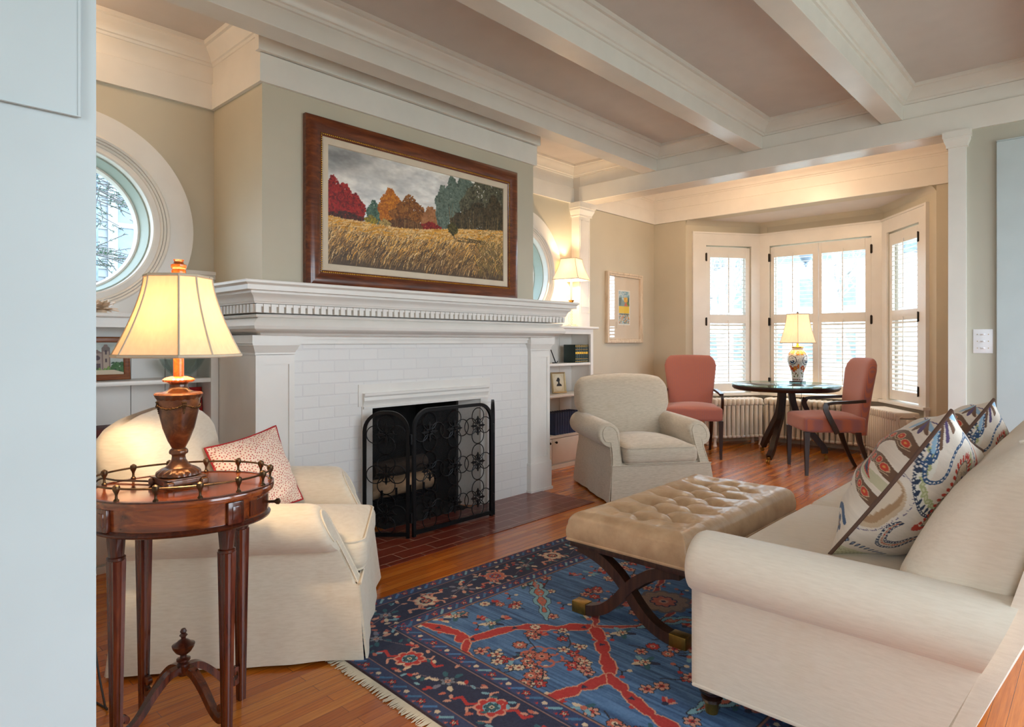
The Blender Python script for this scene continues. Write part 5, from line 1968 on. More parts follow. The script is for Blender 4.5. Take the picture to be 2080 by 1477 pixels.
def mainb(fn, L, d):
    n = int(L / 0.235)
    for i in range(n + 1):
        s = L * (i + 0.5) / (n + 1)
        big = i % 2 == 0
        P = lambda a, b: loc(fn, s, d, a, b)
        pal = rn.choice([(RR, LT, TEAL), (CRM, NV, SAL), (SAL, FB, RR)])
        if big:
            for sg in (-1, 1):
                cv.line([P(sg * 0.03, 0.0), P(sg * 0.07, 0.045 * sg), P(sg * 0.115, 0.03 * sg), P(sg * 0.125, 0.055 * sg)], 0.013, pal[0] if pal[0] != CRM else PK)
                cv.line([P(sg * 0.03, -0.02), P(sg * 0.06, -0.055), P(sg * 0.05, -0.075)], 0.009, PK)
                cv.line([P(sg * 0.03, 0.02), P(sg * 0.055, 0.06), P(sg * 0.03, 0.08)], 0.009, PK)
            c = P(0, 0)
            cv.flower(c[0], c[1], 0.056, 6, pal[0], PK, pal[1], 8)
            cv.disc(c[0], c[1], 0.030, pal[1])
            cv.flower(c[0], c[1], 0.026, 6, pal[2], DK, CRM, 6)
        else:
            c = P(0, 0.0)
            for k in range(6):
                a = k * PI / 3
                cv.line([c, (c[0] + 0.05 * math.cos(a), c[1] + 0.05 * math.sin(a))], 0.006, (128, 118, 126))
                cv.ell(c[0] + 0.05 * math.cos(a), c[1] + 0.05 * math.sin(a), 0.018, 0.010, a, rn.choice((PK, TEAL, (120, 120, 138), CRM)))
            cv.flower(c[0], c[1], 0.03, 6, (120, 128, 140), DK, PK, 6)
        for k in range(14):
            c = P(rn.uniform(-0.12, 0.12), rn.choice((-1, 1)) * rn.uniform(0.035, 0.09))
            cv.ell(c[0], c[1], 0.014, 0.007, rn.uniform(0, 3), rn.choice((RR, PK, SAL, TEAL, CRM, LT)))
        cv.line([P(-0.12, -0.05 if i % 2 else 0.05), P(0, 0), P(0.12, 0.05 if i % 2 else -0.05)], 0.004, (118, 100, 110)) if not big else None


def guardb(fn, L, d, ph):
    n = int(L / 0.042)
    for i in range(n):
        s = L * (i + 0.5) / n
        P = lambda a, b: loc(fn, s, d, a, b)
        k = (i + ph) % 4
        c = P(0, 0)
        if k == 0:
            cv.flower(c[0], c[1], 0.017, 6, RR, DK, CRM, 5)
        elif k == 2:
            cv.disc(c[0], c[1], 0.010, CRM)
        else:
            cv.line([P(-0.016, -0.015), P(0.016, 0.015)], 0.012, rn.choice((LT, (70, 120, 170), (60, 110, 150))))
        cv.disc(*P(0.018, 0.018), 0.005, rn.choice((RR, SAL)))
        cv.disc(*P(-0.016, 0.02), 0.005, (96, 60, 96))


border(0.0, 0.075, (44, 58, 96), None, 0)
border(0.075, 0.205, NV, None, 0)
border(0.28, 0.075, (40, 56, 100), None, 0)
for fn, L, d in along(0.0, 0.075):
    guardb(fn, L, d, 0)
for fn, L, d in along(0.28, 0.075):
    guardb(fn, L, d, 1)
for fn, L, d in along(0.075, 0.205):
    mainb(fn, L, d)
for ins, c, wd in ((0.004, (60, 40, 50), 0.010), (0.072, (150, 108, 96), 0.006), (0.080, NV, 0.004), (0.276, (158, 116, 100), 0.006), (0.284, DK, 0.005), (0.350, (150, 108, 96), 0.006), (0.357, DK, 0.004)):
    cv.line([(ins, ins), (RW_ - ins, ins), (RW_ - ins, RD_ - ins), (ins, RD_ - ins), (ins, ins)], wd, c)
cv.a = cv.a + ((vnoise(cv.H, cv.W, (1.3, 1.3), 91) - 0.5) * 18)[..., None]
# deeper, stronger dyes
mn = cv.a.mean(-1, keepdims=True)
cv.a = np.clip((mn + (cv.a - mn) * 1.08) * 0.90, 4, 250)
rug = thing('area_rug', 'blue oriental rug with navy border and red vines under the bench', 'rug', (1.325, 2.475, 0.0), RA)


def rugpos(U, V):
    e = np.minimum(np.minimum(U, RW_ - U), np.minimum(V, RD_ - V))
    z = 0.0125 * np.sqrt(np.clip(1 - (1 - np.clip(e / 0.008, 0, 1)) ** 2, 0, 1)) + 0.0005
    return U, V - RD_, z


colour_grid('pile', cv, rugpos, 'rug', rug)
M['fringe'] = plain('cotton_fringe', (206, 190, 164), 0.95, var=0.08)
fr = MB()
rn = random.Random(8)
v = 0.004
while v < RD_:
    L = rn.uniform(0.032, 0.048)
    dv = rn.uniform(-0.010, 0.010)
    fr.tube([(0.004, v - RD_, 0.006), (-L * 0.5, v - RD_ + dv * 0.4, 0.0055), (-L, v - RD_ + dv, 0.003)], [0.0030, 0.0026, 0.0014], 4)
    v += 0.0048
tag(fr.build('fringe', 'fringe', rug, angle=0), kind='stuff')

# ------------------------------------------------------------------ fire screen
t = thing('fire_screen', 'black three-panel iron fire screen with scrollwork and mesh', 'fire screen', (2.77, 3.15, 0.004))


def motif(mb, R, m, r=0.0032):
    """Open ring whose two ends curl inward, with a spearhead between them, turned by m (2D angle) at its place."""
    cx, cz, ang = m
    pts = []
    for a in np.linspace(-62, 242, 30):
        pts.append((R * math.cos(rad(a)), R * math.sin(rad(a))))
    def curl(end, sgn):
        x, z = end
        # small circle tangent inside
        c = (x * 0.52 + 0.0, z * 0.72)
        out = []
        r0 = math.hypot(x - c[0], z - c[1])
        a0 = math.atan2(z - c[1], x - c[0])
        for k in range(1, 13):
            a = a0 + sgn * k * rad(26)
            out.append((c[0] + r0 * (1 - 0.035 * k) * math.cos(a), c[1] + r0 * (1 - 0.035 * k) * math.sin(a)))
        return out
    L = curl(pts[0], -1)[::-1]
    Rr = curl(pts[-1], 1)
    allp = L + pts + Rr
    ca, sa = math.cos(ang), math.sin(ang)
    mb.tube([(cx + x * ca - z * sa, 0, cz + x * sa + z * ca) for x, z in allp], r, 5)
    sp = [(0, -1.15), (0.16, -0.78), (0.12, -0.55), (0.2, -0.42), (0.12, -0.3), (0, -0.02), (-0.12, -0.3), (-0.2, -0.42), (-0.12, -0.55), (-0.16, -0.78)]
    mb.prism([(cx + (x * ca - z * sa) * R, cz + (x * sa + z * ca) * R) for x, z in sp], 'y', -0.004, 0.004)


def panel(p, q, h, cols, label):
    L = math.hypot(q[0] - p[0], q[1] - p[1])
    rz = math.atan2(q[1] - p[1], q[0] - p[0])
    m = Matrix.Translation((p[0] - 2.77, p[1] - 3.15, 0)) @ Matrix.Rotation(rz, 4, 'Z')
    rc = 0.115
    fr = MB()
    pts = [(0.011, 0, 0.0), (0.011, 0, h - rc)] + [(0.011 + rc + rc * math.cos(rad(a)), 0, h - rc + rc * math.sin(rad(a))) for a in range(170, 89, -10)]
    pts += [(L - 0.011 - rc + rc * math.cos(rad(a)), 0, h - rc + rc * math.sin(rad(a))) for a in range(90, 9, -10)] + [(L - 0.011, 0, h - rc), (L - 0.011, 0, 0.0)]
    fr.tube(pts, 1.0, flat=(0.0105, 0.009), up=(0, 1, 0))
    fr.box(0.011, L - 0.011, -0.009, 0.009, 0.012, 0.036)
    fr.v = [tuple(m @ Vector(v)) for v in fr.v]
    fo = fr.build('frame', 'black', t, angle=30)
    ms = MB()
    poly = [(x, z) for x, _, z in pts[1:-1]]
    poly = [(0.011, 0.03)] + poly + [(L - 0.011, 0.03)]
    ms.prism(poly, 'y', 0.0095, 0.0105)
    ms.v = [tuple(m @ Vector(v)) for v in ms.v]
    ms.build('mesh', 'screenmesh', fo, angle=0)
    sc = MB()
    R = 0.054
    for cx in cols:
        for k in range(3):
            cz = 0.145 + k * 0.243
            for i in range(4):
                a = i * PI / 2
                rr = 0.066
                if cx - rr * 1.0 - R < 0.0 and i == 1:
                    continue
                motif(sc, R, (cx + rr * math.cos(a + PI / 2), cz + rr * math.sin(a + PI / 2), a))
    sc.v = [tuple(m @ Vector(v)) for v in sc.v]
    sc.build('scrollwork', 'black', fo, angle=40)


panel((2.212, 3.305), (2.408, 3.098), 0.765, [0.1425], 'left')
panel((2.432, 3.101), (3.116, 3.094), 0.772, [0.135, 0.342, 0.549], 'middle')
panel((3.134, 3.098), (3.326, 3.305), 0.772, [0.141], 'right')
h = MB()
for x, y in ((2.420, 3.098), (3.125, 3.095)):
    for z in (0.12, 0.60):
        h.tube([(x - 2.77, y - 3.15, z - 0.03), (x - 2.77, y - 3.15, z + 0.03)], 0.010, 8)
h.build('hinge', 'black', t)

# grate and logs inside the fireplace
M['log'] = plain('split_birch_log', (196, 160, 124), 0.9, var=0.25, vscale=12, bmp=0.4, stretch=(0.4, 1, 1))
M['logbark'] = plain('dark_log_bark', (70, 56, 46), 0.95, var=0.3, vscale=14, bmp=0.5, stretch=(0.4, 1, 1))
t = thing('fire_grate', 'black iron log grate inside the firebox behind the screen', 'fire grate', (2.78, 3.72, 0.006))
for i in range(5):
    x = -0.24 + i * 0.12
    MB().tube([(x, -0.15, 0.19), (x, -0.15, 0.11), (x, -0.13, 0.10), (x, 0.14, 0.10)], 0.009, 6).build('bar', 'black', t)
for y in (-0.10, 0.10):
    MB().tube([(-0.27, y, 0.088), (0.27, y, 0.088)], 0.008, 6).build('cross_bar', 'black', t)
for x in (-0.25, 0.25):
    for y in (-0.10, 0.10):
        MB().tube([(x, y, 0.0), (x, y, 0.085)], 0.009, 6).build('leg', 'black', t)
for nm, lab, p, L, R, mt, a in (('log', 'pale split log lying across the front of the fire grate', (2.74, 3.655, 0.19), 0.56, 0.066, 'log', 2), ('log', 'dark bark-covered log lying behind the pale split log', (2.80, 3.815, 0.19), 0.56, 0.066, 'logbark', 1), ('log', 'dark log resting on top of the other two on the grate', (2.80, 3.735, 0.305), 0.5, 0.055, 'logbark', 5)):
    secs = []
    for i in range(13):
        x = -L / 2 + L * i / 12
        secs.append([(x, R * (1 + 0.06 * math.sin(i + j)) * math.cos(2 * PI * j / 14), R * (1 + 0.07 * math.sin(i * 1.7 + j * 2)) * math.sin(2 * PI * j / 14)) for j in range(14)])
    o = MB().loft(secs).build(nm, mt, None, loc=p, rot=(0, 0, rad(a)), angle=60)
    tag(o, lab, 'log', 'logs on the fire grate')

# ================================================================== pictures
def picture_frame(mb, x0, x1, z0, z1, prof, y):
    """Mitred frame on a wall facing -Y; prof of (inward from the outer edge, towards the room)."""
    secs = []
    for cx, cz, sx_, sz_ in ((x0, z0, 1, 1), (x1, z0, -1, 1), (x1, z1, -1, -1), (x0, z1, 1, -1), (x0, z0, 1, 1)):
        secs.append([(cx + sx_ * a, y - b, cz + sz_ * a) for a, b in prof])
    return mb.loft(secs, cap=False)


PX0, PX1, PZ0, PZ1, PY = 1.887, 3.705, 1.5165, 2.533, 3.429
t = thing('landscape_painting', 'large framed painting of an autumn meadow resting on the mantel', 'painting', ((PX0 + PX1) / 2, PY, PZ0))
f = MB()
picture_frame(f, PX0, PX1, PZ0, PZ1, [(0.0, 0.0), (0.0, 0.030), (0.010, 0.040), (0.030, 0.048), (0.060, 0.046), (0.085, 0.036), (0.092, 0.034), (0.098, 0.036), (0.104, 0.034), (0.110, 0.026), (0.110, 0.0)], PY)
fr_ = f.build('frame', 'framewood', t, world=True, angle=35)
bd = MB()
for a, b, hz in ((PX0 + 0.098, PX1 - 0.098, True), (PZ0 + 0.098, PZ1 - 0.098, False)):
    n = int((b - a) / 0.013)
    for i in range(n + 1):
        c = a + (b - a) * i / n
        for e in (0, 1):
            p = (c, PY - 0.036, PZ0 + 0.098 if e == 0 else PZ1 - 0.098) if hz else (PX0 + 0.098 if e == 0 else PX1 - 0.098, PY - 0.036, c)
            bd.sphere(p, 0.0052, 6, 4)
bd.v = [(a - t.location.x, b - t.location.y, c - t.location.z) for a, b, c in bd.v]
bd.build('beading', 'gold', fr_)
l = MB()
picture_frame(l, PX0 + 0.108, PX1 - 0.108, PZ0 + 0.108, PZ1 - 0.108, [(0, 0.0), (0, 0.025), (0.008, 0.029), (0.042, 0.024), (0.045, 0.016), (0.045, 0.0)], PY)
l.build('liner', 'linen', t, world=True, angle=30)
pw, ph = PX1 - PX0 - 0.30, PZ1 - PZ0 - 0.30
cv = Canvas(pw, ph, 0.0034, (150, 150, 146))
H_, Wd = cv.H, cv.W
un, vn = cv.U / pw, cv.V / ph
n1, n2, n3 = fbm(H_, Wd, (46, 110), 3, 5), fbm(H_, Wd, (14, 40), 9, 4), fbm(H_, Wd, (70, 90), 31, 4)
sky = np.clip(0.66 + 1.3 * (n1 - 0.42) + 0.7 * (n2 - 0.5) + 0.35 * (0.75 - vn) * 1.2, 0, 1)
dk, lt_ = np.array([146, 146, 146.]), np.array([246, 240, 232.])
cv.a = dk + (lt_ - dk) * sky[..., None]
cv.a += ((n3 - 0.5)[..., None]) * np.array([30, 18, 4])
tl = np.clip(1.15 - np.hypot(un * 1.5, (1 - vn) * 1.6), 0, 1) ** 2
cv.a = cv.a * (1 - 0.30 * tl[..., None])
rn = random.Random(14)


def tree_mass(cu, cvv, a, b, cols, n, dab=0.014, lit=None):
    """Foliage built of many dabs, each a random one of the paint colours."""
    for _ in range(n):
        r = math.sqrt(rn.random())
        th = rn.uniform(0, 2 * PI)
        u, v = cu + a * r * math.cos(th) * (1 + 0.12 * math.sin(5 * th)), cvv + b * r * math.sin(th) * (1 + 0.15 * math.sin(4 * th + 1))
        c = rn.choice(cols)
        cv.ell(u, v, dab * rn.uniform(.5, 1.1), dab * rn.uniform(.3, .7), rn.uniform(0, 3), c)


hor = lambda u: ph * float(np.interp(u / pw, [0, 0.12, 0.35, 0.5, 0.7, 1.0], [0.405, 0.40, 0.395, 0.425, 0.485, 0.545]))
pts = [(0, 0)] + [(pw * i / 60, hor(pw * i / 60)) for i in range(61)] + [(pw, 0)]
# far woods
tree_mass(pw * 0.53, ph * 0.50, 0.10, 0.09, [(150, 98, 62), (160, 108, 66), (136, 88, 50)], 700, 0.014)
tree_mass(pw * 0.22, ph * 0.47, 0.055, 0.085, [(66, 92, 80), (84, 110, 92), (52, 74, 60)], 420, 0.012)
for k, (u, v, a, b) in enumerate(((0.03, 0.56, 0.07, 0.12), (0.08, 0.53, 0.08, 0.11), (0.13, 0.49, 0.065, 0.09), (0.05, 0.48, 0.10, 0.09))):
    tree_mass(pw * u, ph * v, a, b, [(122, 16, 18), (140, 20, 22), (96, 12, 14), (150, 34, 24)], 900, 0.011)
tree_mass(pw * 0.08, ph * 0.415, 0.13, 0.03, [(60, 24, 16), (84, 30, 18), (48, 22, 16)], 400, 0.010)
for u, v, a, b in ((0.305, 0.60, 0.075, 0.09), (0.29, 0.53, 0.075, 0.09)):
    tree_mass(pw * u, ph * v, a, b, [(168, 96, 18), (184, 114, 26), (146, 78, 14), (160, 90, 22)], 800, 0.011)
for u, v, a, b in ((0.41, 0.56, 0.105, 0.10), (0.38, 0.50, 0.12, 0.08)):
    tree_mass(pw * u, ph * v, a, b, [(126, 76, 28), (108, 62, 24), (140, 88, 36), (92, 54, 22)], 1000, 0.011)
tree_mass(pw * 0.39, ph * 0.43, 0.15, 0.04, [(84, 50, 22), (70, 42, 20), (104, 64, 28)], 700, 0.010)
for i in range(18):
    u = pw * rn.uniform(0.31, 0.48)
    cv.line([(u, ph * 0.38), (u + rn.uniform(-.01, .01), ph * 0.48)], 0.003, (120, 86, 46))
# dark wood on the right
for u, v, a, b in ((0.60, 0.68, 0.065, 0.13), (0.66, 0.76, 0.08, 0.15), (0.74, 0.84, 0.10, 0.15), (0.60, 0.57, 0.06, 0.08)):
    tree_mass(pw * u, ph * v, a, b, [(84, 98, 88), (100, 112, 100), (70, 82, 72), (92, 106, 96)], 1300, 0.013)
for u, v, a, b in ((0.86, 0.80, 0.16, 0.19), (0.96, 0.76, 0.10, 0.24), (0.78, 0.70, 0.11, 0.13)):
    tree_mass(pw * u, ph * v, a, b, [(66, 66, 50), (80, 78, 60), (52, 50, 38), (92, 88, 68)], 1500, 0.013)
for u, v, a, b in ((0.84, 0.58, 0.20, 0.13), (0.94, 0.62, 0.12, 0.18), (0.70, 0.53, 0.08, 0.07)):
    tree_mass(pw * u, ph * v, a, b, [(52, 42, 26), (66, 54, 34), (40, 34, 22), (60, 52, 36), (74, 62, 40)], 1500, 0.012)
for i in range(30):
    u = pw * rn.uniform(0.64, 0.99)
    cv.line([(u, ph * (0.44 + 0.1 * (u / pw - 0.64))), (u + rn.uniform(-.03, .03), ph * rn.uniform(.58, .74))], 0.003, rn.choice([(120, 100, 62), (96, 80, 50), (38, 30, 20)]))
tree_mass(pw * 0.53, ph * 0.452, 0.085, 0.03, [(122, 18, 18), (98, 14, 16), (140, 30, 24)], 420, 0.009)
tree_mass(pw * 0.205, ph * 0.415, 0.045, 0.035, [(150, 132, 30), (120, 104, 40), (100, 88, 40)], 260, 0.009)
tree_mass(pw * 0.275, ph * 0.405, 0.045, 0.032, [(140, 118, 60), (120, 96, 56), (164, 138, 84)], 260, 0.008)
cv.poly(pts, (176, 130, 68))
g = cv.V < np.interp(cv.U[0], [p[0] for p in pts[1:-1]], [p[1] for p in pts[1:-1]])[None, :]
sw = np.clip(1 - cv.V / (0.44 * ph), 0, 1)
gc = np.array([190, 152, 98.]) + (np.array([74, 56, 38.]) - np.array([190, 152, 98.])) * np.clip(sw * 1.9 - 0.25 + 0.5 * (n2 - 0.5), 0, 1)[..., None]
cv.a[g] = gc[g]
GC = [(222, 176, 104), (212, 154, 58), (214, 184, 134), (176, 120, 46), (150, 104, 52), (196, 150, 90)]
GD = [(110, 82, 52), (84, 64, 44), (136, 104, 66), (64, 48, 32), (160, 122, 72), (94, 70, 34)]
for i in range(4600):
    u = pw * rn.random()
    v = (hor(u) - 0.004) * rn.random() ** 0.8
    k = v / hor(u)
    L = 0.07 * (1 - k) ** 1.2 + 0.012
    c = rn.choice(GC) if rn.random() < k ** 1.7 + 0.06 else rn.choice(GD)
    if u > pw * 0.82 and rn.random() < 0.6:
        c = rn.choice([(104, 84, 46), (84, 70, 38), (124, 100, 50)])
    b = rn.uniform(0.3, 0.9) * (1 if u < pw * 0.8 else rn.choice((-1, 1)))
    cv.line([(u, v), (u + L * b * 0.35, v + L * 0.5), (u + L * b, v + L * 0.82)], [0.0035, 0.004, 0.0028], c)
for i in range(300):
    u = pw * rn.random()
    v = hor(u) * rn.uniform(0.78, 0.99)
    if True:
        cv.ell(u, v, rn.uniform(.01, .03), 0.003, 0.15, rn.choice([(196, 140, 44), (206, 170, 112), (180, 122, 40)]))
cv.line([(pw * 0.668, ph * 0.385), (pw * 0.662, ph * 0.43)], 0.007, (40, 28, 14))
tree_mass(pw * 0.66, ph * 0.475, 0.048, 0.040, [(64, 58, 24), (44, 40, 18), (84, 76, 34), (52, 50, 22)], 380, 0.009)
for i in range(40):
    cv.ell(pw * rn.uniform(0.67, 0.85), ph * rn.uniform(0.36, 0.40), 0.02, 0.003, -0.1, (82, 64, 36))
cv.a += (fbm(H_, Wd, (4, 9), 77, 2) - 0.5)[..., None] * 22
cv.a = np.clip(cv.a * 1.16, 0, 250)
o = colour_grid('canvas', cv, lambda U, V: (PX0 + 0.15 + U - t.location.x, PY - 0.017 - t.location.y + 0 * U, PZ0 + 0.15 + V - t.location.z), 'oil', t)

# watercolour print on the dining wall
QX0, QX1, QZ0, QZ1, QY = 5.884, 6.617, 1.186, 1.988, 4.0795
t = thing('framed_print', 'small bright landscape print with wide mat in a pale frame on the dining wall', 'picture', ((QX0 + QX1) / 2, QY, QZ0))
f = MB()
picture_frame(f, QX0, QX1, QZ0, QZ1, [(0, 0), (0, 0.040), (0.006, 0.045), (0.020, 0.045), (0.026, 0.038), (0.038, 0.034), (0.044, 0.036), (0.048, 0.022), (0.048, 0)], QY)
f.build('frame', 'pale_frame', t, world=True, angle=30)
MB().box(QX0 + 0.045, QX1 - 0.045, QY - 0.014, QY - 0.004, QZ0 + 0.045, QZ1 - 0.045).build('mat_board', 'mat', t, world=True, angle=0)
cw, ch = 0.245, 0.40
cv = Canvas(cw, ch, 0.0035, (236, 232, 222))
cv.rect(0.014, cw - 0.014, 0.014, ch - 0.014, (168, 196, 204))
rn = random.Random(6)
for _ in range(120):
    cv.ell(rn.uniform(.02, cw - .02), rn.uniform(.30, .38), 0.02, 0.008, 0, rn.choice([(150, 190, 206), (196, 214, 214), (120, 170, 186)]))
cv.poly([(0.014, 0.20), (0.014, 0.30), (0.06, 0.32), (0.10, 0.28), (cw - .014, 0.30), (cw - .014, 0.20)], (120, 150, 150))
for u in (0.03, 0.05, 0.205, 0.22):
    cv.ell(u, 0.27, 0.007, 0.06, 0, (44, 70, 58))
tree_c = [(236, 190, 30), (240, 170, 30), (224, 150, 24)]
for _ in range(60):
    cv.disc(0.155 + rn.uniform(-.035, .035), 0.29 + rn.uniform(-.022, .022), 0.009, rn.choice(tree_c))
cv.poly([(0.12, 0.22), (0.15, 0.26), (0.19, 0.26), (0.225, 0.22)], (206, 96, 60))
cv.ell(0.205, 0.245, 0.035, 0.018, -0.5, (84, 130, 44))
cv.rect(0.014, cw - 0.014, 0.135, 0.215, (240, 200, 24))
for _ in range(150):
    cv.disc(rn.uniform(.018, cw - .018), rn.uniform(.02, .13), 0.006, rn.choice([(232, 150, 40), (222, 110, 50), (90, 110, 60), (240, 190, 70), (70, 70, 60)]))
for _ in range(40):
    cv.line([(rn.uniform(.02, .22), .13), (rn.uniform(.02, .22), .12)], 0.003, (70, 90, 80))
cv.rect(0, cw, 0, 0.013, (238, 234, 226)); cv.rect(0, cw, ch - 0.013, ch, (238, 234, 226)); cv.rect(0, 0.013, 0, ch, (238, 234, 226)); cv.rect(cw - 0.013, cw, 0, ch, (238, 234, 226))
xm, zm = (QX0 + QX1) / 2, (QZ0 + QZ1) / 2 + 0.005
colour_grid('print', cv, lambda U, V: (xm - cw / 2 + U - t.location.x, QY - 0.0155 - t.location.y + 0 * U, zm - ch / 2 + V - t.location.z), 'vcol', t)
MB().box(QX0 + 0.045, QX1 - 0.045, QY - 0.020, QY - 0.018, QZ0 + 0.045, QZ1 - 0.045).build('glass', 'picglass', t, world=True, angle=0)

# ================================================================== dining furniture
# round pedestal table with glass top
RTX, RTY = 6.77, 2.44
t = thing('round_table', 'round dark wood table with glass top and curved legs in the bay', 'table', (RTX, RTY, 0))
MB().lathe([(0.48, 0.700), (0.505, 0.708), (0.520, 0.725), (0.522, 0.745), (0.518, 0.751), (0.05, 0.752)], (0, 0, 0), 72).build('table_top', 'darkwood', t)
MB().lathe([(0.05, 0.7525), (0.524, 0.7525), (0.5265, 0.755), (0.526, 0.760), (0.523, 0.762), (0.05, 0.762)], (0, 0, 0), 96).build('glass_top', 'tableglass', t)
for fx_, fy_ in ((6.30, 2.434), (7.025, 2.779), (6.974, 2.097)):
    a = math.atan2(fy_ - RTY, fx_ - RTX)
    R = math.hypot(fx_ - RTX, fy_ - RTY) - 0.02
    pr = spline([(0.06, 0.70), (0.075, 0.58), (0.125, 0.43), (0.215, 0.31), (0.30, 0.20), (0.37, 0.11), (R, 0.055)], 6)
    lg = MB().tube([(u * math.cos(a), u * math.sin(a), z) for u, z in pr], [1.0 - 0.1 * i / len(pr) for i in range(len(pr))], flat=(0.026, 0.032), up=(math.cos(a), math.sin(a), 0.6))
    lg = lg.build('leg', 'darkwood', t, angle=30)
    c = MB().lathe([(0.011, 0.030), (0.016, 0.036), (0.016, 0.056), (0.012, 0.06)], (R * math.cos(a), R * math.sin(a), 0), 14)
    for s in (-1, 1):
        c.tube([(R * math.cos(a) - math.sin(a) * s * 0.004 + 0.016 * math.cos(a), R * math.sin(a) + math.cos(a) * s * 0.004 + 0.016 * math.sin(a), 0.019),
                (R * math.cos(a) - math.sin(a) * s * 0.016 + 0.016 * math.cos(a), R * math.sin(a) + math.cos(a) * s * 0.016 + 0.016 * math.sin(a), 0.019)], 0.0185, 14)
    c.build('caster', 'brass', lg)


def dining_chair(label, loc, rz):
    """Upholstered armchair with tall curved back; faces local -Y."""
    t = thing('dining_chair', label, 'chair', loc, rz, 'coral chairs at the round table')
    m = Matrix.Translation((0, 0, 0.455))
    hw = 0.285

    def taper(o):
        k = (o.y + 0.27) / 0.54
        return Vector((o.x * (1.0 - 0.12 * k), o.y, o.z))
    MB().soft(0.57, 0.54, 0.14, 0.028, 12, 0.035, 0.0, m, taper).build('seat', 'coral', t, angle=70)
    secs = []
    for i, z in enumerate((0.36, 0.45, 0.55, 0.66, 0.77, 0.87, 0.94, 0.99, 1.02, 1.036, 1.042)):
        k = (z - 0.36) / 0.682
        w = 0.208 + 0.070 * min(1, k / 0.85)
        top = max(0, (z - 0.90) / 0.142)
        w *= math.sqrt(max(0.03, 1 - 0.42 * top ** 3.0))
        th = 0.052 * math.sqrt(max(0.03, 1 - top ** 4))
        yc = 0.235 + 0.085 * k ** 1.5
        sec = []
        for j in range(36):
            a = 2 * PI * j / 36
            c, s_ = math.cos(a), math.sin(a)
            x = w * math.copysign(abs(c) ** 0.3, c)
            y = yc + th * math.copysign(abs(s_) ** 0.6, s_) + 0.022 * (1 - (x / 0.28) ** 2)
            sec.append((x, y, z + 0.012 * (1 - (x / 0.28) ** 2) * top))
        secs.append(sec)
    MB().loft(secs).build('backrest', 'coral', t, angle=70)
    for s in (-1, 1):
        MB().loft([[(s * (hw - 0.022) + a * q, -0.248 + b * q, z) for a, b in ((-1, -1), (1, -1), (1, 1), (-1, 1))] for z, q in ((0.0, 0.0125), (0.39, 0.023))]).build('leg', 'darkwood', t, angle=30)
        pr = spline([(0.20, 0.40), (0.225, 0.28), (0.275, 0.14), (0.345, 0.0)], 6)
        MB().tube([(s * 0.215, y, z) for y, z in pr], [1 - 0.4 * i / len(pr) for i in range(len(pr))], flat=(0.020, 0.022), up=(0, 1, 0.2)).build('leg', 'darkwood', t, angle=30)
        ar = spline([(0.262, 0.245, 0.672), (0.278, 0.10, 0.662), (0.285, -0.03, 0.655), (0.290, -0.085, 0.645)], 5)
        up_ = spline([(0.290, -0.085, 0.652), (0.296, -0.098, 0.60), (0.299, -0.06, 0.51), (0.296, -0.02, 0.43), (0.292, 0.0, 0.385)], 6)
        am = MB().tube([(s * x, y, z) for x, y, z in ar], 1.0, flat=(0.019, 0.0125), up=(0, 0, 1))
        am.tube([(s * x, y, z) for x, y, z in up_], 1.0, flat=(0.013, 0.021), up=(0, 1, 0.2))
        am.build('armrest', 'darkwood', t, angle=30)
    return t


fx, fy = -0.85, -0.52
dining_chair('coral woven armchair facing the room at the left of the round table', (6.012 - fx * 0.26 + 0.03, 3.087 - fy * 0.26, 0), face(fx, fy))
fx, fy = -0.58, 0.814
dining_chair('coral woven armchair seen from its side in front of the round table', (6.188 - fx * 0.25, 2.118 - fy * 0.25, 0), face(fx, fy))

# porcelain lamp on the round table
VX, VY, VZ = 7.14, 2.44, 0.762
t = thing('table_lamp', 'painted porcelain vase lamp with ivory shade on the round glass-topped table', 'lamp', (VX, VY, VZ), 0, 'lit table lamps')
MB().rbox(-0.066, 0.066, -0.066, 0.066, 0.0, 0.014, 0.003).build('base', 'darkwood', t)
prof = [(0.050, 0.014), (0.056, 0.03), (0.060, 0.07), (0.068, 0.12), (0.088, 0.18), (0.102, 0.23), (0.105, 0.262), (0.098, 0.30), (0.080, 0.328), (0.062, 0.345), (0.056, 0.356), (0.057, 0.368), (0.060, 0.378)]
PRr = spline(prof, 4)
vr, vz = np.array([p[0] for p in PRr]), np.array([p[1] for p in PRr])
cw, ch = 0.62, 0.364
cv = Canvas(cw, ch, 0.0028, (226, 226, 220))
rn = random.Random(2)
for _ in range(900):
    cv.disc(rn.random() * cw, rn.random() * ch, 0.0026, rn.choice([(92, 104, 128), (130, 140, 156), (150, 156, 160)]))
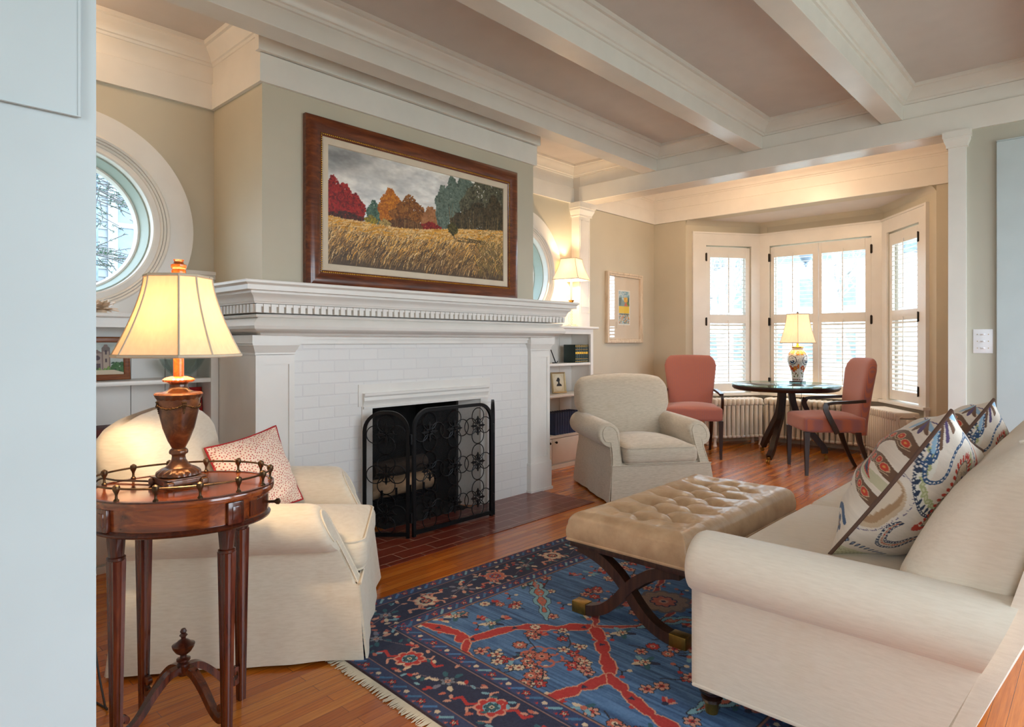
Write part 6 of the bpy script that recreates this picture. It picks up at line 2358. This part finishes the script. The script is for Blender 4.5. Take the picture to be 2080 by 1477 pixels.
for k in range(4):
    uc = cw * (k + 0.5) / 4
    cv.disc(uc, 0.225, 0.050, (34, 40, 66))
    cv.disc(uc, 0.225, 0.043, (232, 234, 232))
    for _ in range(16):
        cv.ell(uc + rn.uniform(-.026, .026), 0.215 + rn.uniform(-.022, .008), 0.012, 0.004, rn.uniform(-.4, .4), rn.choice([(34, 74, 120), (24, 50, 88), (70, 120, 150)]))
    for _ in range(5):
        cv.ell(uc + rn.uniform(-.024, .024), 0.248 + rn.uniform(-.004, .008), 0.006, 0.003, 0.3, (40, 50, 80))
    for du, dv, c in ((0, 0.125, (206, 84, 40)), (0.028, 0.138, (222, 140, 44)), (-0.034, 0.145, (196, 60, 36)), (0.065, 0.30, (226, 140, 44)), (-0.05, 0.305, (236, 176, 70)), (0.0, 0.31, (240, 190, 110)), (0.075, 0.16, (214, 110, 50))):
        cv.flower(uc + du, dv, 0.026, 6, c, (150, 40, 30), (236, 180, 80), 6)
    for du, dv in ((0.03, 0.08), (-0.03, 0.085), (0.06, 0.06), (0.0, 0.05)):
        cv.ell(uc + du, dv, 0.018, 0.007, du * 20, (70, 110, 66))
        cv.line(spline([(uc + du, dv), (uc + du * .5, dv + .03), (uc, dv + .05)], 4), 0.004, (150, 36, 36))
    for i in range(8):
        cv.ell(uc + cw / 8 * (i / 4 - 1), 0.016, 0.010, 0.006, 0.5, (60, 100, 70) if i % 2 else (180, 60, 40))
cv.rect(0, cw, 0.350, 0.364, (236, 228, 212))
for i in range(24):
    cv.poly([(cw * i / 24, 0.348), (cw * (i + .5) / 24, 0.33), (cw * (i + 1) / 24, 0.348)], (44, 66, 60) if i % 2 else (120, 44, 40))


def vasepos(U, V):
    z = 0.014 + V
    a = U / cw * 2 * PI + rad(-150)
    r = np.interp(z, vz, vr)
    return r * np.cos(a), r * np.sin(a), z


colour_grid('vase', cv, vasepos, 'glaze', t)
MB().lathe([(0.001, 0.372), (0.061, 0.372), (0.063, 0.378), (0.061, 0.384), (0.02, 0.388), (0.012, 0.395), (0.012, 0.43), (0.008, 0.435), (0.008, 0.47)], (0, 0, 0), 32).build('cap', 'gold', t)
angs = [2 * PI * k / 6 + rad(20) for k in range(6)]
lamp_shade(t, 'shade_b', 'shadetrim', angs, 0.205, 0.126, 0.425, 0.735, 1.5, 0.003)
MB().lathe([(0.004, 0.735), (0.012, 0.742), (0.012, 0.750), (0.006, 0.758), (0.001, 0.762)], (0, 0, 0), 14).build('finial', 'bronze', t)
MB().tube([(-0.12, 0, 0.733), (0.12, 0, 0.733)], 0.002, 5).build('harp', 'gold', t)
MB().tube(spline([(0.05, 0.02, 0.004), (0.10, 0.05, 0.004), (0.158, 0.03, 0.003), (0.172, 0.02, -0.05), (0.175, 0.02, -0.4), (0.18, 0.03, -0.757)], 8), 0.003, 6).build('cord', 'cable', t)
bulb('bulb_vase_lamp', (VX, VY, VZ + 0.57), LAMPW[1], (1.0, 0.74, 0.44), 0.03)

# crystal candlestick lamp in the right-hand alcove
KX, KY, KZ = 5.085, 3.93, 1.350
t = thing('table_lamp', 'slender crystal candlestick lamp with square shade on the right bookcase', 'lamp', (KX, KY, KZ), 0, 'lit table lamps')
c = MB()
for z0, z1, h0 in ((0.0, 0.014, 0.05), (0.014, 0.026, 0.036)):
    c.obox(Matrix.Translation((0, 0, (z0 + z1) / 2)), h0 * 2, h0 * 2, z1 - z0, 0.003)
c.build('base', 'crystal', t)
prof = [(0.012, 0.026)]
for i in range(7):
    z = 0.03 + i * 0.027
    prof += [(0.007, z), (0.013, z + 0.009), (0.013, z + 0.017), (0.007, z + 0.026)]
MB().lathe(prof, (0, 0, 0), 8).build('stem', 'crystal', t, angle=20)
MB().lathe([(0.010, 0.222), (0.014, 0.228), (0.010, 0.234), (0.012, 0.242), (0.030, 0.262), (0.032, 0.266), (0.012, 0.268)], (0, 0, 0), 20).build('bobeche', 'gold', t)
M['candle'] = plain('white_candle_sleeve', (244, 240, 228), 0.5)
MB().lathe([(0.0115, 0.268), (0.0115, 0.50)], (0, 0, 0), 16).build('candle_sleeve', 'candle', t)
angs = [rad(45) + rad(12) + k * PI / 2 for k in range(4)]
lamp_shade(t, 'shade_b', 'shadetrim', angs, 0.205, 0.115, 0.47, 0.68, 1.5, 0.0028)
MB().lathe([(0.003, 0.68), (0.008, 0.686), (0.008, 0.692), (0.001, 0.70)], (0, 0, 0), 12).build('finial', 'gold', t)
MB().tube([(-0.09, 0, 0.679), (0.09, 0, 0.679)], 0.002, 5).build('harp', 'gold', t)
MB().tube([(0, 0, 0.5), (0, 0, 0.68)], 0.003, 6).build('rod', 'gold', t)
MB().tube([(-0.045 + 0.055 * math.cos(a), -0.045, 0.075 + 0.055 * math.sin(a) * 1.15) for a in np.linspace(0.5 * PI, 1.6 * PI, 18)], 0.003, 5).build('cord', 'candle', t)
bulb('bulb_crystal_lamp', (KX, KY, KZ + 0.58), LAMPW[2], (1.0, 0.72, 0.42), 0.025)

# light fitting above the dining end, hidden by the crossbeam
bulb('dining_ceiling_lamp', (5.68, 2.45, 2.84), LAMPW[3], (1.0, 0.72, 0.46), 0.16)
bulb('alcove_downlight', (0.55, 3.7, 2.9), LAMPW[4], (1.0, 0.66, 0.38), 0.06)

# ================================================================== radiators
def radiator(label, loc, rz, n, pitch, h, ornate):
    t = thing('radiator', label, 'radiator', loc, rz, 'cast iron radiators in the bay')
    L = n * pitch
    first = None
    for i in range(n):
        x = -L / 2 + pitch * (i + 0.5)
        if first is None:
            mb = MB()
            a = pitch * 0.37
            for y in (-0.075, 0.0, 0.075):
                prof = [(a * 0.75, 0.10), (a * 1.05, 0.125), (a * 0.98, 0.15), (a * 0.92, h * 0.5), (a * 0.98, h - 0.13), (a * 1.05, h - 0.09), (a * 0.8, h - 0.06)]
                secs = [[(r * math.cos(2 * PI * j / 12), y + r * 1.2 * math.sin(2 * PI * j / 12), z) for j in range(12)] for r, z in prof]
                mb.loft(secs)
            w = pitch * 0.44
            for z0, z1 in ((0.085, 0.125), (h - 0.10, h - 0.012)):
                mb.soft(w * 2, 0.22, z1 - z0, min(w, (z1 - z0) / 2) * 0.95, 6, 0, 0, Matrix.Translation((0, 0, (z0 + z1) / 2)))
            if ornate:
                mb.rbox(-w, w, -0.105, 0.105, 0.12, h - 0.05, 0.012)
            first = mb.build('section', 'radiator', t, loc=(x, 0, 0), angle=50)
        else:
            c = first.copy()
            COL.objects.link(c)
            c.parent = t
            c.location = (x, 0, 0)
    for x in (-L / 2 + pitch * 0.5, L / 2 - pitch * 0.5):
        for y in (-0.075, 0.075):
            MB().lathe([(0.024, 0), (0.018, 0.012), (0.014, 0.05), (0.02, 0.10)], (x, y, 0), 12).build('foot', 'radiator', t)
    if ornate:
        e = MB()
        xe = L / 2 + 0.002
        for s in (-1, 1):
            q = spline([(s * 0.008, h - 0.16), (s * 0.05, h - 0.17), (s * 0.078, h - 0.13), (s * 0.082, h - 0.07), (s * 0.05, h - 0.045)], 6)
            e.tube([(xe, y, z) for y, z in q], 0.007, 6)
            q = spline([(s * 0.035, h - 0.2), (s * 0.06, h - 0.3), (s * 0.05, 0.25), (s * 0.065, 0.13)], 6)
            e.tube([(xe, y, z) for y, z in q], 0.006, 6)
        e.sphere((xe, 0, h - 0.10), 0.022, 12, 8, (0.5, 1, 1))
        e.tube([(xe, -0.035, h - 0.135), (xe, 0, h - 0.15), (xe, 0.035, h - 0.135)], 0.006, 6)
        e.build('end_ornament', 'radiator', t)
        MB().box(xe - 0.001, xe + 0.001, -0.05, -0.035, 0.28, h - 0.17).box(xe - 0.001, xe + 0.001, 0.035, 0.05, 0.28, h - 0.17).build('end_slot', 'hinge', t, angle=0)
    v = MB().tube([(-L / 2 - 0.0, 0, h - 0.10), (-L / 2 - 0.06, 0, h - 0.10)], 0.018, 10).tube([(-L / 2 - 0.05, 0, h - 0.10), (-L / 2 - 0.05, 0, 0.02)], 0.012, 8)
    v.lathe([(0.02, h - 0.115), (0.026, h - 0.105), (0.026, h - 0.085), (0.012, h - 0.078)], (-L / 2 - 0.055, 0, 0), 12)
    v.build('valve', 'radiator', t)
    return t


radiator('tubular cream radiator under the middle window behind the round table', (7.565, 2.40, 0), rad(-90), 18, 0.060, 0.556, False)
A, B = BAY[0]
ax, ay = 0.823, -0.567
radiator('short cream radiator below the left angled window, behind the coral chair', (6.937 + ax * 0.50 - 0.567 * 0.225, 3.652 + ay * 0.50 - 0.823 * 0.225, 0), math.atan2(ay, ax), 11, 0.058, 0.556, False)
ax, ay = -0.796, -0.606
radiator('flat-fronted cream radiator with ornate end below the right angled window', (7.745 + ax * 0.60 - 0.606 * 0.20, 1.757 + ay * 0.60 + 0.796 * 0.20, 0), math.atan2(ay, ax), 14, 0.046, 0.545, True)

# ================================================================== shelf things
def book(w, d, h, mat, label, loc, rz, gilt=None, group=None, tilt=0.0):
    """Book standing upright: spine towards local -Y, thickness w along X."""
    t = thing('book', label, 'book', loc, rz, group)
    c = MB()
    c.rbox(-w / 2, -w / 2 + 0.003, -d / 2, d / 2, 0, h, 0.001).rbox(w / 2 - 0.003, w / 2, -d / 2, d / 2, 0, h, 0.001)
    sp = [(-w / 2 + w * j / 8, -d / 2 - 0.006 * math.sin(PI * j / 8)) for j in range(9)] + [(w / 2, -d / 2 + 0.003), (-w / 2, -d / 2 + 0.003)]
    c.prism(sp, 'z', 0, h)
    c.build('cover', mat, t)
    MB().box(-w / 2 + 0.003, w / 2 - 0.003, -d / 2 + 0.004, d / 2 - 0.004, 0.003, h - 0.004).build('pages', 'paper', t, angle=0)
    if gilt:
        g = MB()
        for z0, z1 in gilt:
            g.prism([(x, y - 0.0006) for x, y in sp[:9]] + [(x, y + 0.001) for x, y in sp[:9][::-1]], 'z', z0 * h, z1 * h)
        g.build('gilt_band', 'gold', t)
    return t


M['paper'] = plain('book_pages', (226, 216, 192), 0.9)
M['greenbook'] = plain('dark_green_leather', (18, 40, 34), 0.4, var=0.15)
M['bluebook'] = plain('navy_cloth', (30, 46, 84), 0.6, var=0.15)
M['redbook'] = plain('crimson_jacket', (168, 22, 28), 0.3, var=0.05, coat=0.3)
names = ['first', 'second', 'third', 'fourth', 'fifth', 'sixth']
for i in range(6):
    book(0.034, 0.15, 0.178, 'greenbook', '%s dark green gilt-banded book from the left on the upper right shelf' % names[i], (5.036 + i * 0.0352, 3.90, 0.9925), 0,
         ((0.06, 0.075), (0.2, 0.215), (0.48, 0.60), (0.72, 0.735), (0.88, 0.90), (0.95, 0.965)), 'green books on the right bookcase')
names += ['seventh', 'eighth', 'ninth', 'tenth', 'eleventh']
for i in range(11):
    book(0.036, 0.15, 0.208, 'bluebook', '%s navy cloth book from the left in the lower row of the right bookcase' % names[i], (4.70 + i * 0.0372, 3.895, 0.3125), 0,
         None, 'navy books on the right bookcase')


def standing_frame(label, x, y, z, w, h, rz, lean, fmat, fw, paint):
    t = thing('picture_frame', label, 'picture frame', (x, y, z), rz, None)
    L = Matrix.Rotation(lean, 4, 'X')
    f = MB()
    picture_frame(f, -w / 2, w / 2, 0, h, [(0, -0.006), (0, 0.010), (fw * .3, 0.014), (fw * .8, 0.010), (fw, 0.006), (fw, -0.006)], 0)
    f.v = [tuple(L @ Vector(p)) for p in f.v]
    f.build('frame', fmat, t, angle=30)
    b = MB().box(-w / 2 + 0.004, w / 2 - 0.004, 0.003, 0.007, 0.004, h - 0.004)
    b.prism([(0.007, h * 0.7), (0.010, h * 0.7), (0.007 + h * 0.32, 0.0 - 0.0), (0.004 + h * 0.32, 0.0)], 'x', -w * 0.12, w * 0.12)
    b.v = [tuple(L @ Vector(p)) if p[1] < 0.02 else p for p in b.v]
    b.build('backing', 'black', t, angle=0)
    cv = paint(w - 2 * fw, h - 2 * fw)

    def pos(U, V):
        xx, zz_ = U - cv.w / 2, fw + V
        yy = -0.002
        return xx, yy * math.cos(lean) - zz_ * math.sin(lean) + 0 * U, zz_ * math.cos(lean) + yy * math.sin(lean)
    colour_grid('picture', cv, pos, 'vcol', t)
    return t


def church(w, h):
    cv = Canvas(w, h, 0.0022, (176, 184, 178))
    r = random.Random(3)
    n = fbm(cv.H, cv.W, (12, 20), 2, 3)
    cv.a = cv.a + (n[..., None] - 0.5) * 60
    st, sh, dk_ = (176, 156, 138), (132, 110, 102), (84, 66, 70)
    cv.rect(0.0 * w, 0.62 * w, 0.22 * h, 0.58 * h, st)
    cv.poly([(0, 0.58 * h), (0.06 * w, 0.66 * h), (0.56 * w, 0.68 * h), (0.62 * w, 0.58 * h)], (150, 120, 104))
    for i in range(6):
        u = (0.05 + i * 0.09) * w
        cv.rect(u, u + 0.03 * w, 0.26 * h, 0.46 * h, dk_)
        cv.ell(u + 0.015 * w, 0.46 * h, 0.015 * w, 0.03 * h, 0, dk_)
        cv.rect(u - 0.025 * w, u - 0.012 * w, 0.2 * h, 0.66 * h, sh)
    for u0 in (0.46, 0.70):
        cv.rect(u0 * w, (u0 + 0.12) * w, 0.16 * h, 0.80 * h, sh)
        cv.rect((u0 + 0.02) * w, (u0 + 0.10) * w, 0.16 * h, 0.80 * h, st)
        cv.ell((u0 + 0.06) * w, 0.80 * h, 0.06 * w, 0.09 * h, 0, (120, 106, 100))
        cv.ell((u0 + 0.06) * w, 0.89 * h, 0.03 * w, 0.05 * h, 0, sh)
        cv.rect((u0 + 0.045) * w, (u0 + 0.075) * w, 0.62 * h, 0.76 * h, dk_)
        cv.rect((u0 + 0.045) * w, (u0 + 0.075) * w, 0.38 * h, 0.5 * h, dk_)
    cv.rect(0.58 * w, 0.70 * w, 0.16 * h, 0.66 * h, (164, 144, 134))
    cv.disc(0.64 * w, 0.52 * h, 0.04 * w, dk_)
    cv.rect(0.60 * w, 0.68 * w, 0.16 * h, 0.34 * h, dk_)
    cv.poly([(0.56 * w, 0.66 * h), (0.64 * w, 0.78 * h), (0.72 * w, 0.66 * h)], sh)
    cv.rect(0, w, 0, 0.16 * h, (150, 150, 96))
    for _ in range(160):
        cv.ell(r.random() * w, r.random() ** 2 * 0.22 * h, 0.03 * w, 0.03 * h, r.random() * 3, r.choice([(54, 96, 44), (80, 124, 56), (120, 150, 70), (44, 76, 40)]))
    for _ in range(80):
        cv.ell(w * r.uniform(0.84, 1), h * r.uniform(0.1, 0.36), 0.025 * w, 0.025 * h, r.random() * 3, r.choice([(54, 96, 44), (70, 110, 60), (40, 70, 44)]))
    cv.poly([(0.52 * w, 0), (0.6 * w, 0.15 * h), (0.86 * w, 0.15 * h), (w, 0.06 * h), (w, 0)], (206, 190, 164))
    return cv


def silhouette(w, h):
    cv = Canvas(w, h, 0.0025, (226, 212, 178))
    cv.ell(w * .5, h * .5, w * .42, h * .44, 0, (236, 226, 200))
    k = (40, 36, 34)
    cv.ell(w * .5, h * .66, w * .13, h * .12, 0, k)
    cv.poly([(w * .36, h * .68), (w * .30, h * .61), (w * .38, h * .56), (w * .6, h * .54)], k)
    cv.poly([(w * .44, h * .6), (w * .58, h * .6), (w * .60, h * .46), (w * .74, h * .40), (w * .76, h * .30), (w * .30, h * .30), (w * .34, h * .40), (w * .44, h * .46)], k)
    return cv


standing_frame('wood-framed watercolour of a twin-towered church on the left bookcase shelf', 0.93, 3.94, 0.9925, 0.40, 0.235, rad(-4), rad(-8), 'photowood', 0.030, church)
M['silverframe'] = plain('champagne_frame', (190, 170, 130), 0.3, 0.6)
standing_frame('small champagne photo frame with a dark silhouette on the right bookcase', 4.895, 3.93, 0.695, 0.165, 0.205, rad(-16), rad(-9), 'silverframe', 0.014, silhouette)
t = thing('plate_easel', 'thin black easel at the mantel end of the upper right shelf', 'easel', (4.715, 3.90, 0.9925))
MB().tube([(0.06, -0.02, 0.004), (0.035, 0.02, 0.13)], 0.005, 6).build('upright', 'black', t)
MB().tube([(0.0, -0.03, 0.005), (0.068, -0.03, 0.005), (0.066, -0.035, 0.02)], 0.005, 6).build('foot', 'black', t)

t = thing('glass_bowl', 'clear cut glass bowl on the left bookcase shelf behind the urn lamp', 'bowl', (1.40, 3.93, 0.9905))
MB().lathe([(0.001, 0.0), (0.055, 0.0), (0.055, 0.006), (0.045, 0.012), (0.075, 0.04), (0.10, 0.075), (0.118, 0.108), (0.121, 0.11), (0.114, 0.11), (0.095, 0.077), (0.07, 0.045), (0.04, 0.02), (0.001, 0.018)], (0, 0, 0), 48,
           lambda a, z: 1 + (0.025 * math.cos(a * 16) if 0.02 < z < 0.1 else 0)).build('bowl', 'crystal', t, angle=20)

t = thing('book', 'red-jacketed hardback leaning in the left bookcase below the glass bowl', 'book', (1.452, 3.965, 0.704), rad(0))
M['redprint'] = plain('white_print', (232, 224, 214), 0.5)
lean = Matrix.Rotation(rad(-6), 4, 'X')
c = MB().rbox(-0.075, 0.075, -0.012, -0.009, 0, 0.225, 0.001).rbox(-0.075, 0.075, 0.014, 0.017, 0, 0.225, 0.001).rbox(0.072, 0.075, -0.012, 0.017, 0, 0.225, 0.001)
c.v = [tuple(lean @ Vector(p)) for p in c.v]
cov = c.build('cover', 'redbook', t)
p = MB().box(-0.073, 0.072, -0.009, 0.014, 0.003, 0.221)
p.v = [tuple(lean @ Vector(q)) for q in p.v]
p.build('pages', 'paper', t, angle=0)
for txt, z, sz in (('Catholic', 0.178, 0.036), ('Cathedrals', 0.148, 0.030)):
    cu = bpy.data.curves.new('title', 'FONT')
    cu.body = txt
    cu.size = sz
    cu.align_x = 'CENTER'
    cu.extrude = 0.0003
    cu.materials.append(M['redprint'])
    tmp = bpy.data.objects.new('title', cu)
    COL.objects.link(tmp)
    me = bpy.data.meshes.new_from_object(tmp.evaluated_get(bpy.context.evaluated_depsgraph_get()))
    bpy.data.objects.remove(tmp)
    o = bpy.data.objects.new('title', me)
    COL.objects.link(o)
    o.parent = cov
    o.matrix_basis = lean @ Matrix.Translation((0.0, -0.0128, z)) @ Matrix.Rotation(rad(90), 4, 'X')
ar = MB().prism(arc(0.02, 0.05, 0.035, 0, 180, 16) + [(-0.015, 0.01), (0.055, 0.01)], 'y', -0.0128, -0.0122)
ar.v = [tuple(lean @ Vector(q)) for q in ar.v]
ar.build('cover_picture', 'amber', cov)
t = thing('book', 'dark red book lying flat on the left bookcase shelf beside the jamb', 'book', (0.93, 3.93, 0.7005), 0)
MB().rbox(-0.16, 0.16, -0.11, 0.11, 0, 0.004, 0.001).rbox(-0.16, 0.16, -0.11, 0.11, 0.036, 0.040, 0.001).rbox(-0.16, 0.16, -0.113, -0.109, 0, 0.040, 0.001).build('cover', plain('maroon_cloth', (96, 34, 28), 0.6), t)
MB().box(-0.155, 0.155, -0.108, 0.105, 0.004, 0.036).build('pages', 'paper', t, angle=0)

# pale shell flower on the left bookcase
t = thing('flower_ornament', 'pale peach petalled ornament on the bookcase beneath the round window', 'ornament', (0.972, 3.86, 1.3505))
M['petal'] = plain('peach_shell', (226, 202, 176), 0.5, var=0.08, vscale=30)
pm = MB()
rn = random.Random(4)
for ringi, (nn, tilt, L) in enumerate(((9, 10, 0.075), (8, 38, 0.068), (6, 65, 0.055))):
    for i in range(nn):
        a = 2 * PI * (i + 0.5 * ringi) / nn
        ti = rad(tilt + rn.uniform(-6, 6))
        d = Vector((math.cos(a) * math.cos(ti), math.sin(a) * math.cos(ti), math.sin(ti)))
        sd = Vector((-math.sin(a), math.cos(a), 0))
        up = d.cross(sd) * -1
        secs = []
        for k in range(6):
            q = k / 5
            w = 0.017 * math.sin(PI * (0.12 + 0.86 * q)) + 0.001
            cc = Vector((0, 0, 0.018)) + d * (0.008 + L * q) + up * (0.014 * q * q)
            secs.append([tuple(cc + sd * w * x + up * (y + 0.004 * x * x)) for x, y in ((-1, 0), (0, -0.002), (1, 0), (0, 0.002))])
        pm.loft(secs)
pm.build('petals', 'petal', t, angle=60)
MB().sphere((0, 0, 0.035), 0.014, 12, 8).build('centre', 'petal', t)
MB().lathe([(0.03, 0.0), (0.026, 0.012), (0.012, 0.022)], (0, 0, 0), 16).build('base', 'petal', t)

# ------------------------------------------------------------------ light switch
t = thing('light_switch', 'white switch plate with three toggles on the grey wall by the door', 'light switch', (XB, 0.6075, 1.203))
MB().rbox(-0.006, 0.0, -0.054, 0.054, -0.081, 0.081, 0.0028).build('plate', 'plate', t)
for dz in (0.046, 0.0, -0.046):
    MB().rbox(-0.0085, -0.0055, -0.013, 0.013, dz - 0.006, dz + 0.006, 0.001).rbox(-0.019, -0.008, -0.010 + 0.002, -0.001 + 0.002, dz - 0.004, dz + 0.004, 0.0012).build('toggle', 'plate', t)
    for dy in (-0.030, 0.030):
        MB().lathe([(0.0032, 0), (0.0032, 0.0012), (0.001, 0.0015)], (0, 0, 0), 10).build('screw', 'silverframe', t, loc=(-0.006, dy, dz), rot=(0, rad(-90), 0))
